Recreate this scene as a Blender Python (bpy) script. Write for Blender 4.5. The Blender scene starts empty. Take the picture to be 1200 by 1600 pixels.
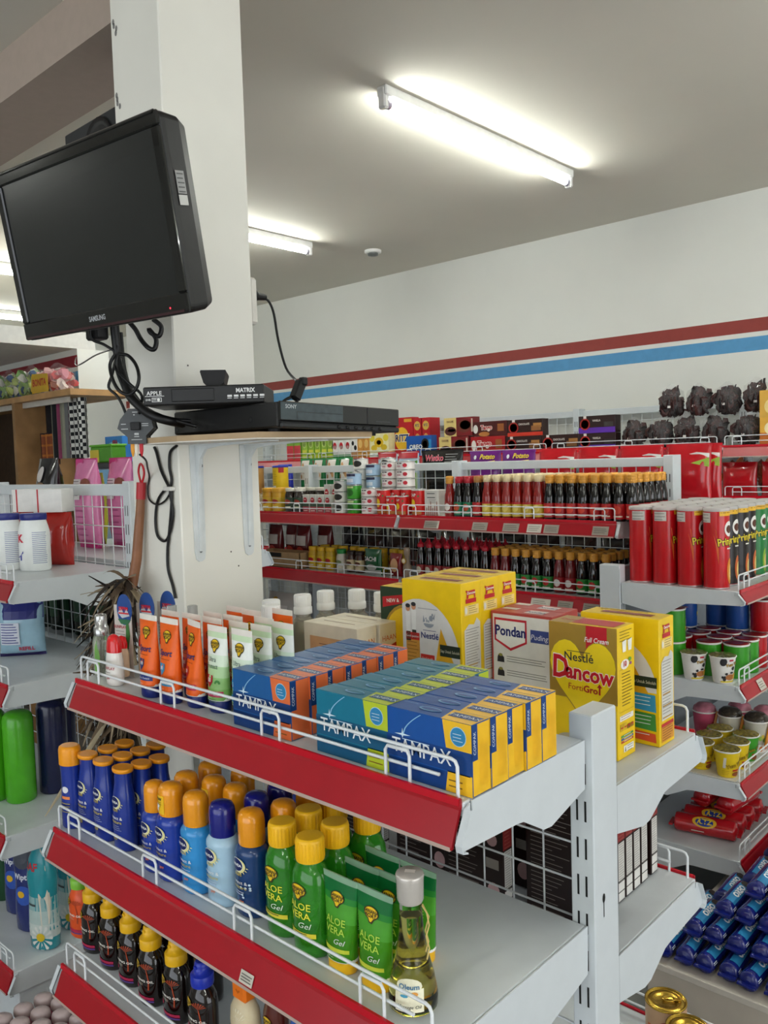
import bpy, math, random
from mathutils import Matrix, Vector
random.seed(7)
PI = math.pi
SC = bpy.context.scene
COL = SC.collection
# ------------------------------------------------------------------ camera
CAM_Z = 1.50
YAW, PITCH, ROLL = 0.7438, 0.0621, 0.0308
cd = bpy.data.cameras.new('camera'); cam = bpy.data.objects.new('camera', cd); COL.objects.link(cam)
_f = Vector((math.cos(YAW)*math.cos(PITCH), math.sin(YAW)*math.cos(PITCH), -math.sin(PITCH)))
_r = Vector((math.sin(YAW), -math.cos(YAW), 0)); _d = _f.cross(_r)
_rr = _r*math.cos(ROLL)+_d*math.sin(ROLL); _dd = _d*math.cos(ROLL)-_r*math.sin(ROLL)
m = Matrix.Identity(4)
for i in range(3):
    m[i][0] = _rr[i]; m[i][1] = -_dd[i]; m[i][2] = -_f[i]
m[0][3], m[1][3], m[2][3] = 0, 0, CAM_Z
cam.matrix_world = m
cd.sensor_fit = 'VERTICAL'; cd.sensor_height = 36; cd.lens = 36*1304.4/1600; cd.clip_start = .02
SC.camera = cam
# ------------------------------------------------------------------ light and exposure
SC.view_settings.view_transform = 'Standard'; SC.view_settings.look = 'None'
SC.view_settings.gamma = 1; SC.view_settings.use_curve_mapping = False
SC.view_settings.exposure = 0.70
W = bpy.data.worlds.new('world'); SC.world = W; W.use_nodes = True
W.node_tree.nodes['Background'].inputs[0].default_value = (.75, .85, 1, 1)
W.node_tree.nodes['Background'].inputs[1].default_value = .6
TUBE_POWER = 40.0
def area(name, loc, rot, sx, sy, power, col):
    l = bpy.data.lights.new(name, 'AREA'); l.shape = 'RECTANGLE'; l.size = sx; l.size_y = sy; l.energy = power; l.color = col
    o = bpy.data.objects.new(name, l); COL.objects.link(o); o.location = loc; o.rotation_euler = rot; return o
# daylight through the shop front behind and left of the camera
area('shopfront_daylight', (-3.3, .9, 1.35), (0, -PI/2, 0), 2.2, 5.0, 34, (.96, .98, 1))
area('side_daylight', (.6, -3.3, 1.35), (PI/2, 0, 0), 4.6, 2.2, 44, (.98, .98, .97))
# ------------------------------------------------------------------ materials
def lin(h):
    c = [int(h[i:i+2], 16)/255 for i in (0, 2, 4)]
    return [x/12.92 if x <= .04045 else ((x+.055)/1.055)**2.4 for x in c]+[1]
MATS = {}
def P(h, rough=.45, metal=0., trans=0., emis=0., coat=0., var=.06, scale=30., bump=0., alpha=1., ior=1.45):
    k = (h, rough, metal, trans, emis, coat, var, scale, bump, alpha)
    if k in MATS: return MATS[k]
    mt = bpy.data.materials.new('mat_'+h); mt.use_nodes = True
    N = mt.node_tree.nodes; L = mt.node_tree.links; b = N['Principled BSDF']
    c = lin(h)
    b.inputs['Roughness'].default_value = rough; b.inputs['Metallic'].default_value = metal
    b.inputs['Transmission Weight'].default_value = trans; b.inputs['Coat Weight'].default_value = coat
    b.inputs['IOR'].default_value = ior
    if alpha < 1: b.inputs['Alpha'].default_value = alpha
    if emis:
        b.inputs['Emission Color'].default_value = c; b.inputs['Emission Strength'].default_value = emis
    tc = N.new('ShaderNodeTexCoord'); nz = N.new('ShaderNodeTexNoise'); nz.inputs['Scale'].default_value = scale; nz.inputs['Detail'].default_value = 3
    L.new(tc.outputs['Object'], nz.inputs['Vector'])
    rp = N.new('ShaderNodeValToRGB')
    rp.color_ramp.elements[0].position = .3; rp.color_ramp.elements[1].position = .7
    rp.color_ramp.elements[0].color = [x*(1-var) for x in c[:3]]+[1]; rp.color_ramp.elements[1].color = [min(1, x*(1+var)) for x in c[:3]]+[1]
    L.new(nz.outputs['Fac'], rp.inputs['Fac']); L.new(rp.outputs['Color'], b.inputs['Base Color'])
    if bump:
        bp = N.new('ShaderNodeBump'); bp.inputs['Strength'].default_value = bump; bp.inputs['Distance'].default_value = .004
        L.new(nz.outputs['Fac'], bp.inputs['Height']); L.new(bp.outputs['Normal'], b.inputs['Normal'])
    MATS[k] = mt; return mt
# ------------------------------------------------------------------ mesh building
TXT = {}
def text_mesh(s, bold, shear):
    k = (s, bold, shear)
    if k not in TXT:
        c = bpy.data.curves.new('t', 'FONT'); c.body = s; c.size = 1; c.resolution_u = 2; c.offset = bold; c.shear = shear; c.align_x = 'CENTER'
        o = bpy.data.objects.new('t', c); COL.objects.link(o)
        dg = bpy.context.evaluated_depsgraph_get(); me = bpy.data.meshes.new_from_object(o.evaluated_get(dg))
        TXT[k] = ([(v.co.x, v.co.y) for v in me.vertices], [tuple(p.vertices) for p in me.polygons])
        bpy.data.objects.remove(o); bpy.data.curves.remove(c); bpy.data.meshes.remove(me)
    return TXT[k]
class MB:
    def __init__(s): s.v = []; s.f = []; s.mi = []; s.sm = []; s.mats = []
    def k(s, mat):
        if mat not in s.mats: s.mats.append(mat)
        return s.mats.index(mat)
    def add(s, vs, fs, mat, smooth=False, M=None):
        n = len(s.v); k = s.k(mat)
        s.v += [tuple(M @ Vector(p)) if M else tuple(p) for p in vs]
        for f in fs: s.f.append(tuple(i+n for i in f)); s.mi.append(k); s.sm.append(smooth)
        return s
    def box(s, x0, y0, z0, x1, y1, z1, mat, b=0., M=None, fm=None):
        if x0 > x1: x0, x1 = x1, x0
        if y0 > y1: y0, y1 = y1, y0
        if z0 > z1: z0, z1 = z1, z0
        if b <= 0:
            vs = [(x, y, z) for x in (x0, x1) for y in (y0, y1) for z in (z0, z1)]
            fs = {'-x': (0, 1, 3, 2), '+x': (4, 6, 7, 5), '-y': (0, 4, 5, 1), '+y': (2, 3, 7, 6), '-z': (0, 2, 6, 4), '+z': (1, 5, 7, 3)}
            if fm:
                for kk, f in fs.items(): s.add(vs, [f], fm.get(kk, mat), M=M)
            else: s.add(vs, list(fs.values()), mat, M=M)
            return s
        b = min(b, (x1-x0)/2.01, (y1-y0)/2.01, (z1-z0)/2.01)
        vs = []; idx = {}
        for sx in (0, 1):
            for sy in (0, 1):
                for sz in (0, 1):
                    for a in range(3):
                        p = [(x0, x1)[sx], (y0, y1)[sy], (z0, z1)[sz]]
                        for c, sg in ((0, sx), (1, sy), (2, sz)):
                            if c != a: p[c] += b*(1-2*sg)
                        idx[sx, sy, sz, a] = len(vs); vs.append(tuple(p))
        def I(*k): return idx[k]
        q = [((0, 0), (1, 0), (1, 1), (0, 1))][0]
        faces = []
        for a in range(3):
            for sg in (0, 1):
                f = []
                for u, w in q:
                    kk = [0, 0, 0]; kk[a] = sg; kk[(a+1) % 3] = u; kk[(a+2) % 3] = w; f.append(I(*kk, a))
                faces.append(((('-x', '+x'), ('-y', '+y'), ('-z', '+z'))[a][sg], tuple(f if sg else f[::-1])))
        for nm, f in faces: s.add(vs, [f], (fm or {}).get(nm, mat), M=M)
        ed = []
        for a in range(3):
            b1, b2 = (a+1) % 3, (a+2) % 3
            for s1 in (0, 1):
                for s2 in (0, 1):
                    k0 = [0, 0, 0]; k0[b1] = s1; k0[b2] = s2; k1 = k0[:]; k1[a] = 1
                    ed.append((I(*k0, b1), I(*k1, b1), I(*k1, b2), I(*k0, b2)) if s1 == s2 else (I(*k0, b2), I(*k1, b2), I(*k1, b1), I(*k0, b1)))
        for sx in (0, 1):
            for sy in (0, 1):
                for sz in (0, 1): ed.append((I(sx, sy, sz, 0), I(sx, sy, sz, 1), I(sx, sy, sz, 2)))
        s.add(vs, ed, mat, M=M)
        return s
    def lathe(s, prof, mat, n=20, sx=1., sy=1., M=None, cx=0., cy=0., smooth=True, cap=True):
        vs = []; fs = []
        for r, z in prof:
            for i in range(n):
                a = 2*PI*i/n; vs.append((cx+r*sx*math.cos(a), cy+r*sy*math.sin(a), z))
        for j in range(len(prof)-1):
            for i in range(n):
                i2 = (i+1) % n; fs.append((j*n+i, j*n+i2, (j+1)*n+i2, (j+1)*n+i))
        s.add(vs, fs, mat, smooth, M)
        if cap:
            s.add(vs[:n], [tuple(range(n))[::-1]], mat, False, M); s.add(vs[-n:], [tuple(range(n))], mat, False, M)
        return s
    def loft(s, rings, mat, smooth=True, cap=True, M=None):
        n = len(rings[0]); vs = [p for r in rings for p in r]; fs = []
        for j in range(len(rings)-1):
            for i in range(n):
                i2 = (i+1) % n; fs.append((j*n+i, j*n+i2, (j+1)*n+i2, (j+1)*n+i))
        s.add(vs, fs, mat, smooth, M)
        if cap:
            s.add(rings[0], [tuple(range(n))[::-1]], mat, False, M); s.add(rings[-1], [tuple(range(n))], mat, False, M)
        return s
    def tube(s, pts, r, mat, n=6, M=None, closed=False):
        P_ = [Vector(p) for p in pts]; rings = []; N = len(P_)
        t0 = (P_[1]-P_[0]).normalized(); up = Vector((0, 0, 1)) if abs(t0.z) < .9 else Vector((1, 0, 0))
        nx = t0.cross(up).normalized()
        for i in range(N):
            if closed: t = (P_[(i+1) % N]-P_[i-1])
            else: t = P_[min(i+1, N-1)]-P_[max(i-1, 0)]
            t = t.normalized() if t.length > 1e-9 else t0
            nx = nx-t*nx.dot(t)
            nx = nx.normalized() if nx.length > 1e-6 else t.orthogonal().normalized()
            by = t.cross(nx)
            rr = r[i] if isinstance(r, (list, tuple)) else r
            rings.append([P_[i]+(nx*math.cos(2*PI*j/n)+by*math.sin(2*PI*j/n))*rr for j in range(n)])
        if closed: rings.append(rings[0])
        return s.loft(rings, mat, True, not closed, M)
    def prism(s, poly, a0, a1, mat, axis='x', M=None):
        def p3(u, w, a): return {'x': (a, u, w), 'y': (u, a, w), 'z': (u, w, a)}[axis]
        n = len(poly); vs = [p3(u, w, a0) for u, w in poly]+[p3(u, w, a1) for u, w in poly]
        s.add(vs, [(i, (i+1) % n, n+(i+1) % n, n+i) for i in range(n)]+[tuple(range(n))[::-1], tuple(range(n, 2*n))], mat, False, M)
        return s
    # ---- printed marks: mp(a, b, off) gives a point on a surface
    def rect(s, mp, a0, b0, a1, b1, mat, off=.0004, na=1, nb=1):
        vs = [mp(a0+(a1-a0)*i/na, b0+(b1-b0)*j/nb, off) for j in range(nb+1) for i in range(na+1)]
        s.add(vs, [(j*(na+1)+i, j*(na+1)+i+1, (j+1)*(na+1)+i+1, (j+1)*(na+1)+i) for j in range(nb) for i in range(na)], mat); return s
    def pol(s, mp, pts, mat, off=.0004):
        s.add([mp(a, b, off) for a, b in pts], [tuple(range(len(pts)))], mat); return s
    def ell(s, mp, a, b, ra, rb, mat, off=.0006, n=18, t0=0., t1=2*PI, rings=2):
        vs = [mp(a, b, off)]; fs = []; full = abs(t1-t0-2*PI) < 1e-6; m_ = n if full else n+1
        for k in range(1, rings+1):
            for i in range(m_):
                t = t0+(t1-t0)*i/n; vs.append(mp(a+ra*k/rings*math.cos(t), b+rb*k/rings*math.sin(t), off))
        for i in range(n):
            i2 = (i+1) % m_; fs.append((0, 1+i, 1+i2))
            for k in range(1, rings): fs.append((1+(k-1)*m_+i, 1+k*m_+i, 1+k*m_+i2, 1+(k-1)*m_+i2))
        s.add(vs, fs, mat); return s
    def txt(s, mp, string, size, a, b, mat, off=.0008, bold=.0, shear=0., sx=1., al='C', rot=0.):
        vs, fs = text_mesh(string, bold, shear)
        x0 = min(v[0] for v in vs); x1 = max(v[0] for v in vs)
        sh = 0 if al == 'C' else (-x0 if al == 'L' else -x1)
        c, d = math.cos(rot), math.sin(rot); out = []
        for x, y in vs:
            x, y = (x+sh)*size*sx, y*size; out.append(mp(a+x*c-y*d, b+x*d+y*c, off))
        s.add(out, fs, mat); return s
    def lines(s, mp, a0, b0, a1, n, dy, mat, h=.0009, off=.0006, rag=.25):
        for i in range(n):
            w = (a1-a0)*(1-rag*random.random()); s.rect(mp, a0, b0-i*dy, a0+w, b0-i*dy+h, mat, off, na=3)
        return s
def plane(o, u, w):
    o, u, w = Vector(o), Vector(u).normalized(), Vector(w).normalized(); n = u.cross(w)
    return lambda a, b, off=0: tuple(o+u*a+w*b+n*off)
def front(y=0., x=0., z=0.): return plane((x, y, z), (1, 0, 0), (0, 0, 1))
def right(x=0., y=0., z=0.): return plane((x, y, z), (0, 1, 0), (0, 0, 1))
def top(z=0., x=0., y=0.): return plane((x, y, z), (1, 0, 0), (0, 1, 0))
def round_(prof, sx=1., sy=1., turn=0.):
    def rad(z):
        for (r0, z0), (r1, z1) in zip(prof, prof[1:]):
            if min(z0, z1) <= z <= max(z0, z1) and abs(z1-z0) > 1e-9: return r0+(r1-r0)*(z-z0)/(z1-z0)
        return prof[-1][0] if z > prof[-1][1] else prof[0][0]
    def mp(a, b, off=0):
        r = rad(b); t = a/max(1e-6, r*(sx+sy)/2)+turn
        return ((r*sx+off)*math.sin(t), -(r*sy+off)*math.cos(t), b)
    return mp
# ------------------------------------------------------------------ objects
def obj(name, mb, parent=None, loc=None, mat=None):
    me = bpy.data.meshes.new(name); me.from_pydata(mb.v, [], mb.f)
    for mt in mb.mats: me.materials.append(mt)
    me.polygons.foreach_set('material_index', mb.mi); me.polygons.foreach_set('use_smooth', mb.sm); me.update()
    o = bpy.data.objects.new(name, me); COL.objects.link(o)
    if parent: o.parent = parent
    if loc: o.location = loc
    return o
def tag(o, label=None, cat=None, group=None, kind=None):
    for k, v in (('label', label), ('category', cat), ('group', group), ('kind', kind)):
        if v: o[k] = v
    return o
def thing(name, label='', cat='', loc=(0, 0, 0), rz=0., group=None):
    o = bpy.data.objects.new(name, None); COL.objects.link(o); o.location = loc; o.rotation_euler = (0, 0, rz); o.empty_display_size = .02
    return tag(o, label, cat, group)
def dup(root):
    r = root.copy(); COL.objects.link(r)
    for ch in list(root.children):
        c = ch.copy(); COL.objects.link(c); c.parent = r
        for g in ch.children:
            d = g.copy(); COL.objects.link(d); d.parent = c
    return r
class Kind:
    """one product: built once, then copied"""
    def __init__(s, build): s.build = build; s.root = None
    def put(s, label, cat, x, y, z, rz=0., group=None, sc=1., tilt=None):
        if s.root is None: o = s.root = s.build()
        else:
            o = dup(s.root)
            for k in ('group',):
                if k in o.keys(): del o[k]
        o.location = (x, y, z+.0006); o.rotation_euler = (tilt[0], tilt[1], rz) if tilt else (0, 0, rz); o.scale = sc if isinstance(sc, tuple) else (sc, sc, sc)
        tag(o, label, cat, group); return o
ORD = ['first', 'second', 'third', 'fourth', 'fifth', 'sixth', 'seventh', 'eighth', 'ninth', 'tenth', 'eleventh', 'twelfth', 'thirteenth', 'fourteenth', 'fifteenth', 'sixteenth', 'seventeenth', 'eighteenth']
# facing: local -y is a product's front
FACE_L = -PI/2      # towards -X
FACE_R = 0.         # towards -Y
# ------------------------------------------------------------------ the room
WALLM = P('dedfd9', .7, var=.02, scale=3)
PILM = P('ebe9df', .6, var=.03, scale=5)
CEILM = P('d9d4c8', .85, var=.03, scale=1.5)
RED_STRIPE = P('8a332c', .6); BLUE_STRIPE = P('4f8fbd', .6)
STEEL = P('d3d9dc', .33, var=.02); STEEL_D = P('b9bfc2', .4, var=.03); WIRE = P('e6eaec', .3, var=.02)
STRIPRED = P('a3121f', .3, var=.03); STRIPRED2 = P('c00d22', .25, var=.03); BLACK = P('060606', .5); WHITE = P('f2f2ee', .4, var=.02)
def struct(name, mb): return tag(obj(name, mb), kind='structure')
XL, XR, YN, YF, ZC = -3.5, 4.25, -3.5, 7.2, 2.74
struct('floor', MB().box(XL, YN, -.05, XR, YF, 0, P('7f817e', .25, var=.05, scale=2)))
struct('ceiling', MB().box(XL-.2, YN-.2, ZC, XR+.2, YF+.2, ZC+.1, CEILM))
b = MB(); b.box(XR, YN-.2, 0, XR+.15, YF+.2, ZC, WALLM)
mpw = plane((XR, 0, 0), (0, -1, 0), (0, 0, 1))
b.rect(mpw, -YF, 2.066, -YN, 2.131, RED_STRIPE, .001); b.rect(mpw, -YF, 1.976, -YN, 2.043, BLUE_STRIPE, .001)
struct('wall_right', b)
struct('wall_back', MB().box(XL-.2, YF, 0, XR, YF+.15, ZC, P('dfe0dc', .7, var=.02, scale=3)))
# shop-front side (behind the camera): walls with big window openings
b = MB(); b.box(XL-.15, YN-.2, 0, XL, YF, .25, WALLM); b.box(XL-.15, YN-.2, 2.45, XL, YF, ZC, WALLM); b.box(XL-.15, 3.4, .25, XL, YF, 2.45, WALLM); b.box(XL-.15, YN-.2, .25, XL, -1.6, 2.45, WALLM)
struct('wall_left', b)
b = MB(); b.box(XL, YN-.15, 0, XR, YN, .25, WALLM); b.box(XL, YN-.15, 2.45, XR, YN, ZC, WALLM); b.box(2.9, YN-.15, .25, XR, YN, 2.45, WALLM); b.box(XL, YN-.15, .25, -1.7, YN, 2.45, WALLM)
struct('wall_front', b)
GLASS = P('eef4f4', .02, trans=1., var=0, ior=1.02)
def window(name, mp, w):
    b = MB()
    def bar(a0, z0, a1, z1): 
        p, q = Vector(mp(a0, z0, -.03)), Vector(mp(a1, z1, .03)); b.box(p.x, p.y, p.z, q.x, q.y, q.z, P('c9cdd0', .35, .4))
    n = 4
    for i in range(n+1): bar(w*i/n-.025, .25, w*i/n+.025, 2.45)
    bar(0, .25, w, .30); bar(0, 2.40, w, 2.45)
    o = struct(name, b); g = MB(); g.rect(mp, 0, .25, w, 2.45, GLASS, 0); obj('glass', g, o)
window('window_1', plane((XL-.075, -1.6, 0), (0, 1, 0), (0, 0, 1)), 5.0); window('window_2', plane((2.9, YN-.075, 0), (-1, 0, 0), (0, 0, 1)), 4.6)
b = MB().box(1.14, 1.753, 2.60, 1.36, YF, ZC, P('b3a396', .8, var=.03)); b.box(1.14, YN, 2.60, 1.36, 1.557, ZC, P('b3a396', .8, var=.03))
struct('trim_1', b)    # ceiling beam on the pillar line
# pillar
b = MB(); b.box(1.04, 1.56, 0, 1.262, 1.75, ZC, PILM, .003)
PM = plane((1.04, 0, 0), (0, -1, 0), (0, 0, 1)); PF = front(1.56)
for a_, z_ in ((1.735, 2.50), (1.738, 2.34)):
    for q in range(4): b.ell(PM, -a_+.004*q+random.uniform(-.006, .006), z_-.009*q, .005, .007, P('8b8985', .8), .0006, 7)
for a_, z_ in ((1.075, 1.72), (1.17, 1.30), (1.19, 1.265), (1.12, 1.15)): b.ell(PF, a_, z_, .0022, .0022, P('55504b', .8), .0006, 6)
struct('wall_pillar', b)
# bulkhead and soffit far left
b = MB(); b.box(2.31, 4.40, 1.925, 2.50, 6.6, 2.169, WALLM)
mpb = plane((2.31, 0, 0), (0, -1, 0), (0, 0, 1)); b.rect(mpb, -6.6, 2.07, -4.40, 2.135, P('8c1f2c', .6), .001); b.rect(mpb, -6.6, 1.98, -4.40, 2.046, BLUE_STRIPE, .001)
struct('wall_bulkhead', b)
struct('trim_2', MB().box(.2, 4.40, 2.169, 2.42, 6.6, 2.262, P('d6d5d0', .8)))
tag(obj('lintel_board', MB().box(2.31, 4.385, 1.895, 2.53, 4.42, 1.925, P('c8a878', .6, var=.15, scale=12))), kind='structure').name = 'trim_3'
# fluorescent battens
def make_tube():
    r = thing('fluorescent_light')
    obj('batten', MB().box(-.61, -.022, -.035, .61, .022, 0, P('e8e8e6', .4), .004), r)
    for s in (-1, 1):
        h = MB(); h.box(s*.612, -.017, -.075, s*.588, .017, -.004, P('e2e2e0', .4), .006); h.lathe([(.015, -.588), (.015, -.57)], P('b9b4c8', .3, .6), 12, M=Matrix.Translation((0, 0, -.055)) @ Matrix.Rotation(PI/2, 4, 'Y') @ (Matrix.Identity(4) if s < 0 else Matrix.Rotation(PI, 4, 'X')))
        obj('lamp_holder', h, r)
    obj('tube', MB().lathe([(.0125, -.575), (.0125, .575)], P('fbfff8', .4, emis=TUBE_POWER), 12, M=Matrix.Translation((0, 0, -.055)) @ Matrix.Rotation(PI/2, 4, 'Y')), r)
    return r
TUBE = Kind(make_tube)
TUBE.put('white fluorescent tube light on the ceiling nearest the camera, above the sauce shelves', 'ceiling light', 2.73, 1.905, ZC, 0)
TUBE.put('fluorescent tube light half hidden behind the right edge of the white pillar', 'ceiling light', 2.68, 3.53, ZC, 0)
TUBE.put('upper of two glowing tube lights at the left edge behind the television', 'ceiling light', 1.66+.22, 5.05, ZC, 0)
TUBE.put('lower of two glowing tube lights at the left edge behind the television', 'ceiling light', 2.55, 6.52, ZC, 0)
for y in (.27, -1.36): TUBE.put('fluorescent tube light on the ceiling behind the camera', 'ceiling light', 2.73, y, ZC, 0, 'tube lights behind the camera')
TUBE.put('added fluorescent tube light, brightening the ceiling far left, outside the picture', 'ceiling light', -1.1, 4.6, ZC, 0)  # unseen tube, added to lighten the left part of the ceiling
for y in (.27, -1.36): TUBE.put('fluorescent tube light on the ceiling behind the camera', 'ceiling light', -1.2, y, ZC, 0, 'tube lights behind the camera')
sd = thing('smoke_detector', 'small round white detector on the ceiling beyond the nearest tube light', 'smoke detector', (3.69, 3.42, ZC))
obj('base', MB().lathe([(.05, 0), (.05, -.012), (.04, -.016)], WHITE, 20), sd); obj('sensor_cap', MB().lathe([(.032, -.016), (.03, -.03), (.012, -.034)], P('777a78', .3, .5), 16), sd)
# ------------------------------------------------------------------ shop shelving
def make_post(par, x, h, slots=(-1, 1), key=False):
    b = MB(); b.box(x-.019, -.035, 0, x+.019, .035, h, STEEL, .002)
    z = h-.085
    while z > .1:
        for sg in slots:
            mp = plane((x, sg*.035, 0), (1, 0, 0) if sg < 0 else (-1, 0, 0), (0, 0, 1))
            for c in (-.007, .006):
                cc = c if sg < 0 else c
                b.rect(mp, cc-.0016, z-.015, cc+.0016, z+.015, BLACK, .0004)
        z -= .0545
    if key:
        mp = plane((x-.019, 0, 0), (0, -1, 0), (0, 0, 1)); b.ell(mp, -.01, .864, .004, .007, BLACK, .0004, 10); b.rect(mp, -.011, .836, -.009, .86, BLACK, .0004)
    b.rect(plane((x-.019, 0, 0), (0, -1, 0), (0, 0, 1)), .0335, .02, .0343, h-.01, P('8f979b', .5), .0003)
    obj('upright_post', b, par)
def make_mesh(par, x0, x1, z0, z1, y=0., rail=True, sp=.056):
    b = MB(); x = x0+.03
    while x < x1-.02: b.tube([(x, y, z0), (x, y, z1)], .0017, WIRE, 5); x += sp
    z = z1-.045
    while z > z0: b.tube([(x0+.02, y+.003, z), (x1-.02, y+.003, z)], .0017, WIRE, 5); z -= sp
    obj('wire_back_panel', b, par)
    if rail: obj('top_rail', MB().box(x0+.019, y-.012, z1-.01, x1-.019, y+.012, z1+.025, STEEL, .002), par)
def make_shelf(par, sg, x0, x1, z, d0, d1, loops=.27, guard=True, lx=None, drop=.055, deep=.09, strip=True, tags=(), lift=0., stripmat=None):
    Y = lambda d: sg*d
    b = MB(); b.box(x0+.002, Y(d0), z-.018, x1-.002, Y(d1), z, STEEL, .0015); b.box(x0+.02, Y(d0+.02), z-.03, x1-.02, Y(d0+.025), z-.018, STEEL_D)
    sh = obj('shelf', b, par)
    L = d1-d0
    prof = [(d0, z), (d1-.012, z), (d1-.012, z-.012), (d1-.008, z-.012), (d1-.008, z-.002), (d1+.001, z-.006), (d1+.020, z-drop+.012), (d1+.018, z-drop+.003), (d1+.008, z-drop), (d0+L*.62, z-drop-.006), (d0+L*.57, z-drop-.008), (d0+L*.40, z-deep), (d0+L*.33, z-deep-.002), (d0+.012, z-deep+.018), (d0+.002, z-deep+.02)]
    for xe, t in ((x0, -.002), (x1, .002)):
        fl = [(Y(u), w) for u, w in ((d1+.001, z-.006), (d1+.020, z-drop+.012), (d1+.018, z-drop+.003), (d1+.008, z-drop), (d1+.008, z-drop+.002), (d1+.0165, z-drop+.004), (d1+.0185, z-drop+.012), (d1-.0005, z-.007))]
        obj('shelf_bracket', MB().prism([(Y(u), w) for u, w in prof], xe, xe+t, STEEL).prism(fl, xe-abs(t) if t < 0 else xe, xe-.010 if t < 0 else xe+.012, STEEL), sh)
    if strip:
        b = MB(); pr = [(d1, z+.004), (d1+.003, z+.004), (d1+.0035, z-.005), (d1+.006, z-.008), (d1+.022, z-drop+.008), (d1+.022, z-drop+.005), (d1+.018, z-drop+.005), (d1+.0, z-.006)]
        b.prism([(Y(u), w) for u, w in pr], x0+.004, x1-.012, stripmat or STRIPRED)
        b.prism([(Y(u), w) for u, w in ((d1-.0004, z+.0045), (d1+.0036, z+.0045), (d1+.0041, z-.0045), (d1, z-.0045))], x0+.006, x1-.006, STRIPRED2)
        b.prism([(Y(u), w) for u, w in ((d1+.0225, z-drop+.0085), (d1+.0227, z-drop+.0035), (d1+.017, z-drop+.0035))], x0+.006, x1-.006, P('b9a296', .5))
        st = obj('price_strip', b, sh)
        w_ = Vector((0, Y(.006-.022), -.008+drop-.008)).normalized()
        mp = plane((0, Y(d1+.0226), z-drop+.009), (-1, 0, 0) if sg > 0 else (1, 0, 0), w_)
        for x, wd in tags:
            hh = .034 if wd > .029 else .018
            t = MB(); t.rect(mp, (-x if sg > 0 else x)-wd/2, .002, (-x if sg > 0 else x)+wd/2, hh, P('cfc9bb', .6), .0008)
            t.lines(mp, (-x if sg > 0 else x)-wd*.4, hh*.7, (-x if sg > 0 else x)+wd*.4, 3, hh*.2, P('6d6a63', .6), .0016, .0012); obj('price_tag', t, st)
    if guard:
        b = MB(); g = d1-.006; e0, e1 = x0+.014, x1-.014; r = .0023; zt = z+.046
        b.tube([(e0, Y(g), z), (e0, Y(g), zt-.008), (e0+.003, Y(g), zt-.002), (e0+.009, Y(g), zt), (e1-.009, Y(g), zt), (e1-.003, Y(g), zt-.002), (e1, Y(g), zt-.008), (e1, Y(g), z)], r, WIRE, 6)
        b.tube([(e0+.03, Y(g-.003), z+.021), (e1-.03, Y(g-.003), z+.021)], r, WIRE, 6)
        n = max(2, round((x1-x0)/loops)); xs = [e0+.055+(e1-e0-.11)*i/(n-1) for i in range(n)]
        if lx: xs = lx
        for x in xs: b.tube([(x-.02, Y(g+.003), z), (x-.02, Y(g+.003), zt-.01), (x-.016, Y(g+.003), zt-.004), (x+.016, Y(g+.003), zt-.004), (x+.02, Y(g+.003), zt-.01), (x+.02, Y(g+.003), z)], r, WIRE, 6)
        obj('wire_guard', b, sh)
    return sh
# near double-sided unit
GA = thing('gondola_shelving', 'white metal double-sided shelf unit nearest the camera, holding sun creams and tampons', 'shelving unit', (1.065, .585, 0), PI/2)
AL = .915
make_post(GA, 0, 1.135, key=True); make_post(GA, AL, 1.135)
make_mesh(GA, 0, AL, .16, 1.085, rail=False)
make_shelf(GA, 1, -.006, AL+.006, 1.10, .037, .313, lx=(.10, .346, .611, .857))
make_shelf(GA, 1, -.006, AL+.006, .83, .037, .372, tags=((.319, .028),), lx=(.10, .352, .594, .845))
make_shelf(GA, 1, -.006, AL+.006, .565, .037, .372)
make_shelf(GA, -1, -.006, AL+.006, 1.005, .037, .358)
make_shelf(GA, -1, -.006, AL+.006, .742, .037, .353)
make_shelf(GA, -1, -.006, AL+.006, .345, .037, .49)
obj('base_deck', MB().box(0, -.5, 0, AL, .42, .14, STEEL, .003), GA)
# sauce unit
BL = .985
GB = thing('gondola_shelving', 'long white metal shelf unit with red strips holding sauces and canned food', 'shelving unit', (3.0, 1.305, 0), PI/2)
for i in range(4): make_post(GB, i*BL, 1.487)
for i in range(3):
    x0 = i*BL; make_mesh(GB, x0, x0+BL, .16, 1.455)
    tg = ((.32, .06), (.78, .045)) if i == 0 else ((.06, .06), (.25, .06), (.42, .07), (.56, .07), (.80, .065))
    make_shelf(GB, 1, x0+.004, x0+BL-.004, 1.268, .04, .425, tags=tg)
    make_shelf(GB, 1, x0+.004, x0+BL-.004, 1.0, .04, .425, tags=((.3, .08),) if i == 0 else ((.1, .06), (.2, .06), (.62, .04)))
    make_shelf(GB, 1, x0+.004, x0+BL-.004, .62, .04, .425)
    make_shelf(GB, -1, x0+.004, x0+BL-.004, 1.262, .04, .42); make_shelf(GB, -1, x0+.004, x0+BL-.004, .9, .04, .42)
obj('base_deck', MB().box(0, -.5, 0, 3*BL, .5, .14, STEEL, .003), GB)
# end-cap unit with crisps
CL = .98
GC = thing('gondola_shelving', 'grey metal end shelf unit at right holding red crisp cans and noodle cups', 'shelving unit', (2.432, 1.258, 0), 0)
for i in range(2): make_post(GC, i*CL, 1.147, slots=(-1,))
obj('back_panel', MB().box(.02, .0, .14, CL-.02, .02, 1.13, P('8e9499', .5)), GC)
for z, dr in ((1.093, .04), (.817, .045), (.53, .045), (.297, .045)): make_shelf(GC, -1, -.012, CL+.01, z, .037, .398, drop=dr, deep=.085, tags=((.13, .05),) if z == .817 else ())
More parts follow.
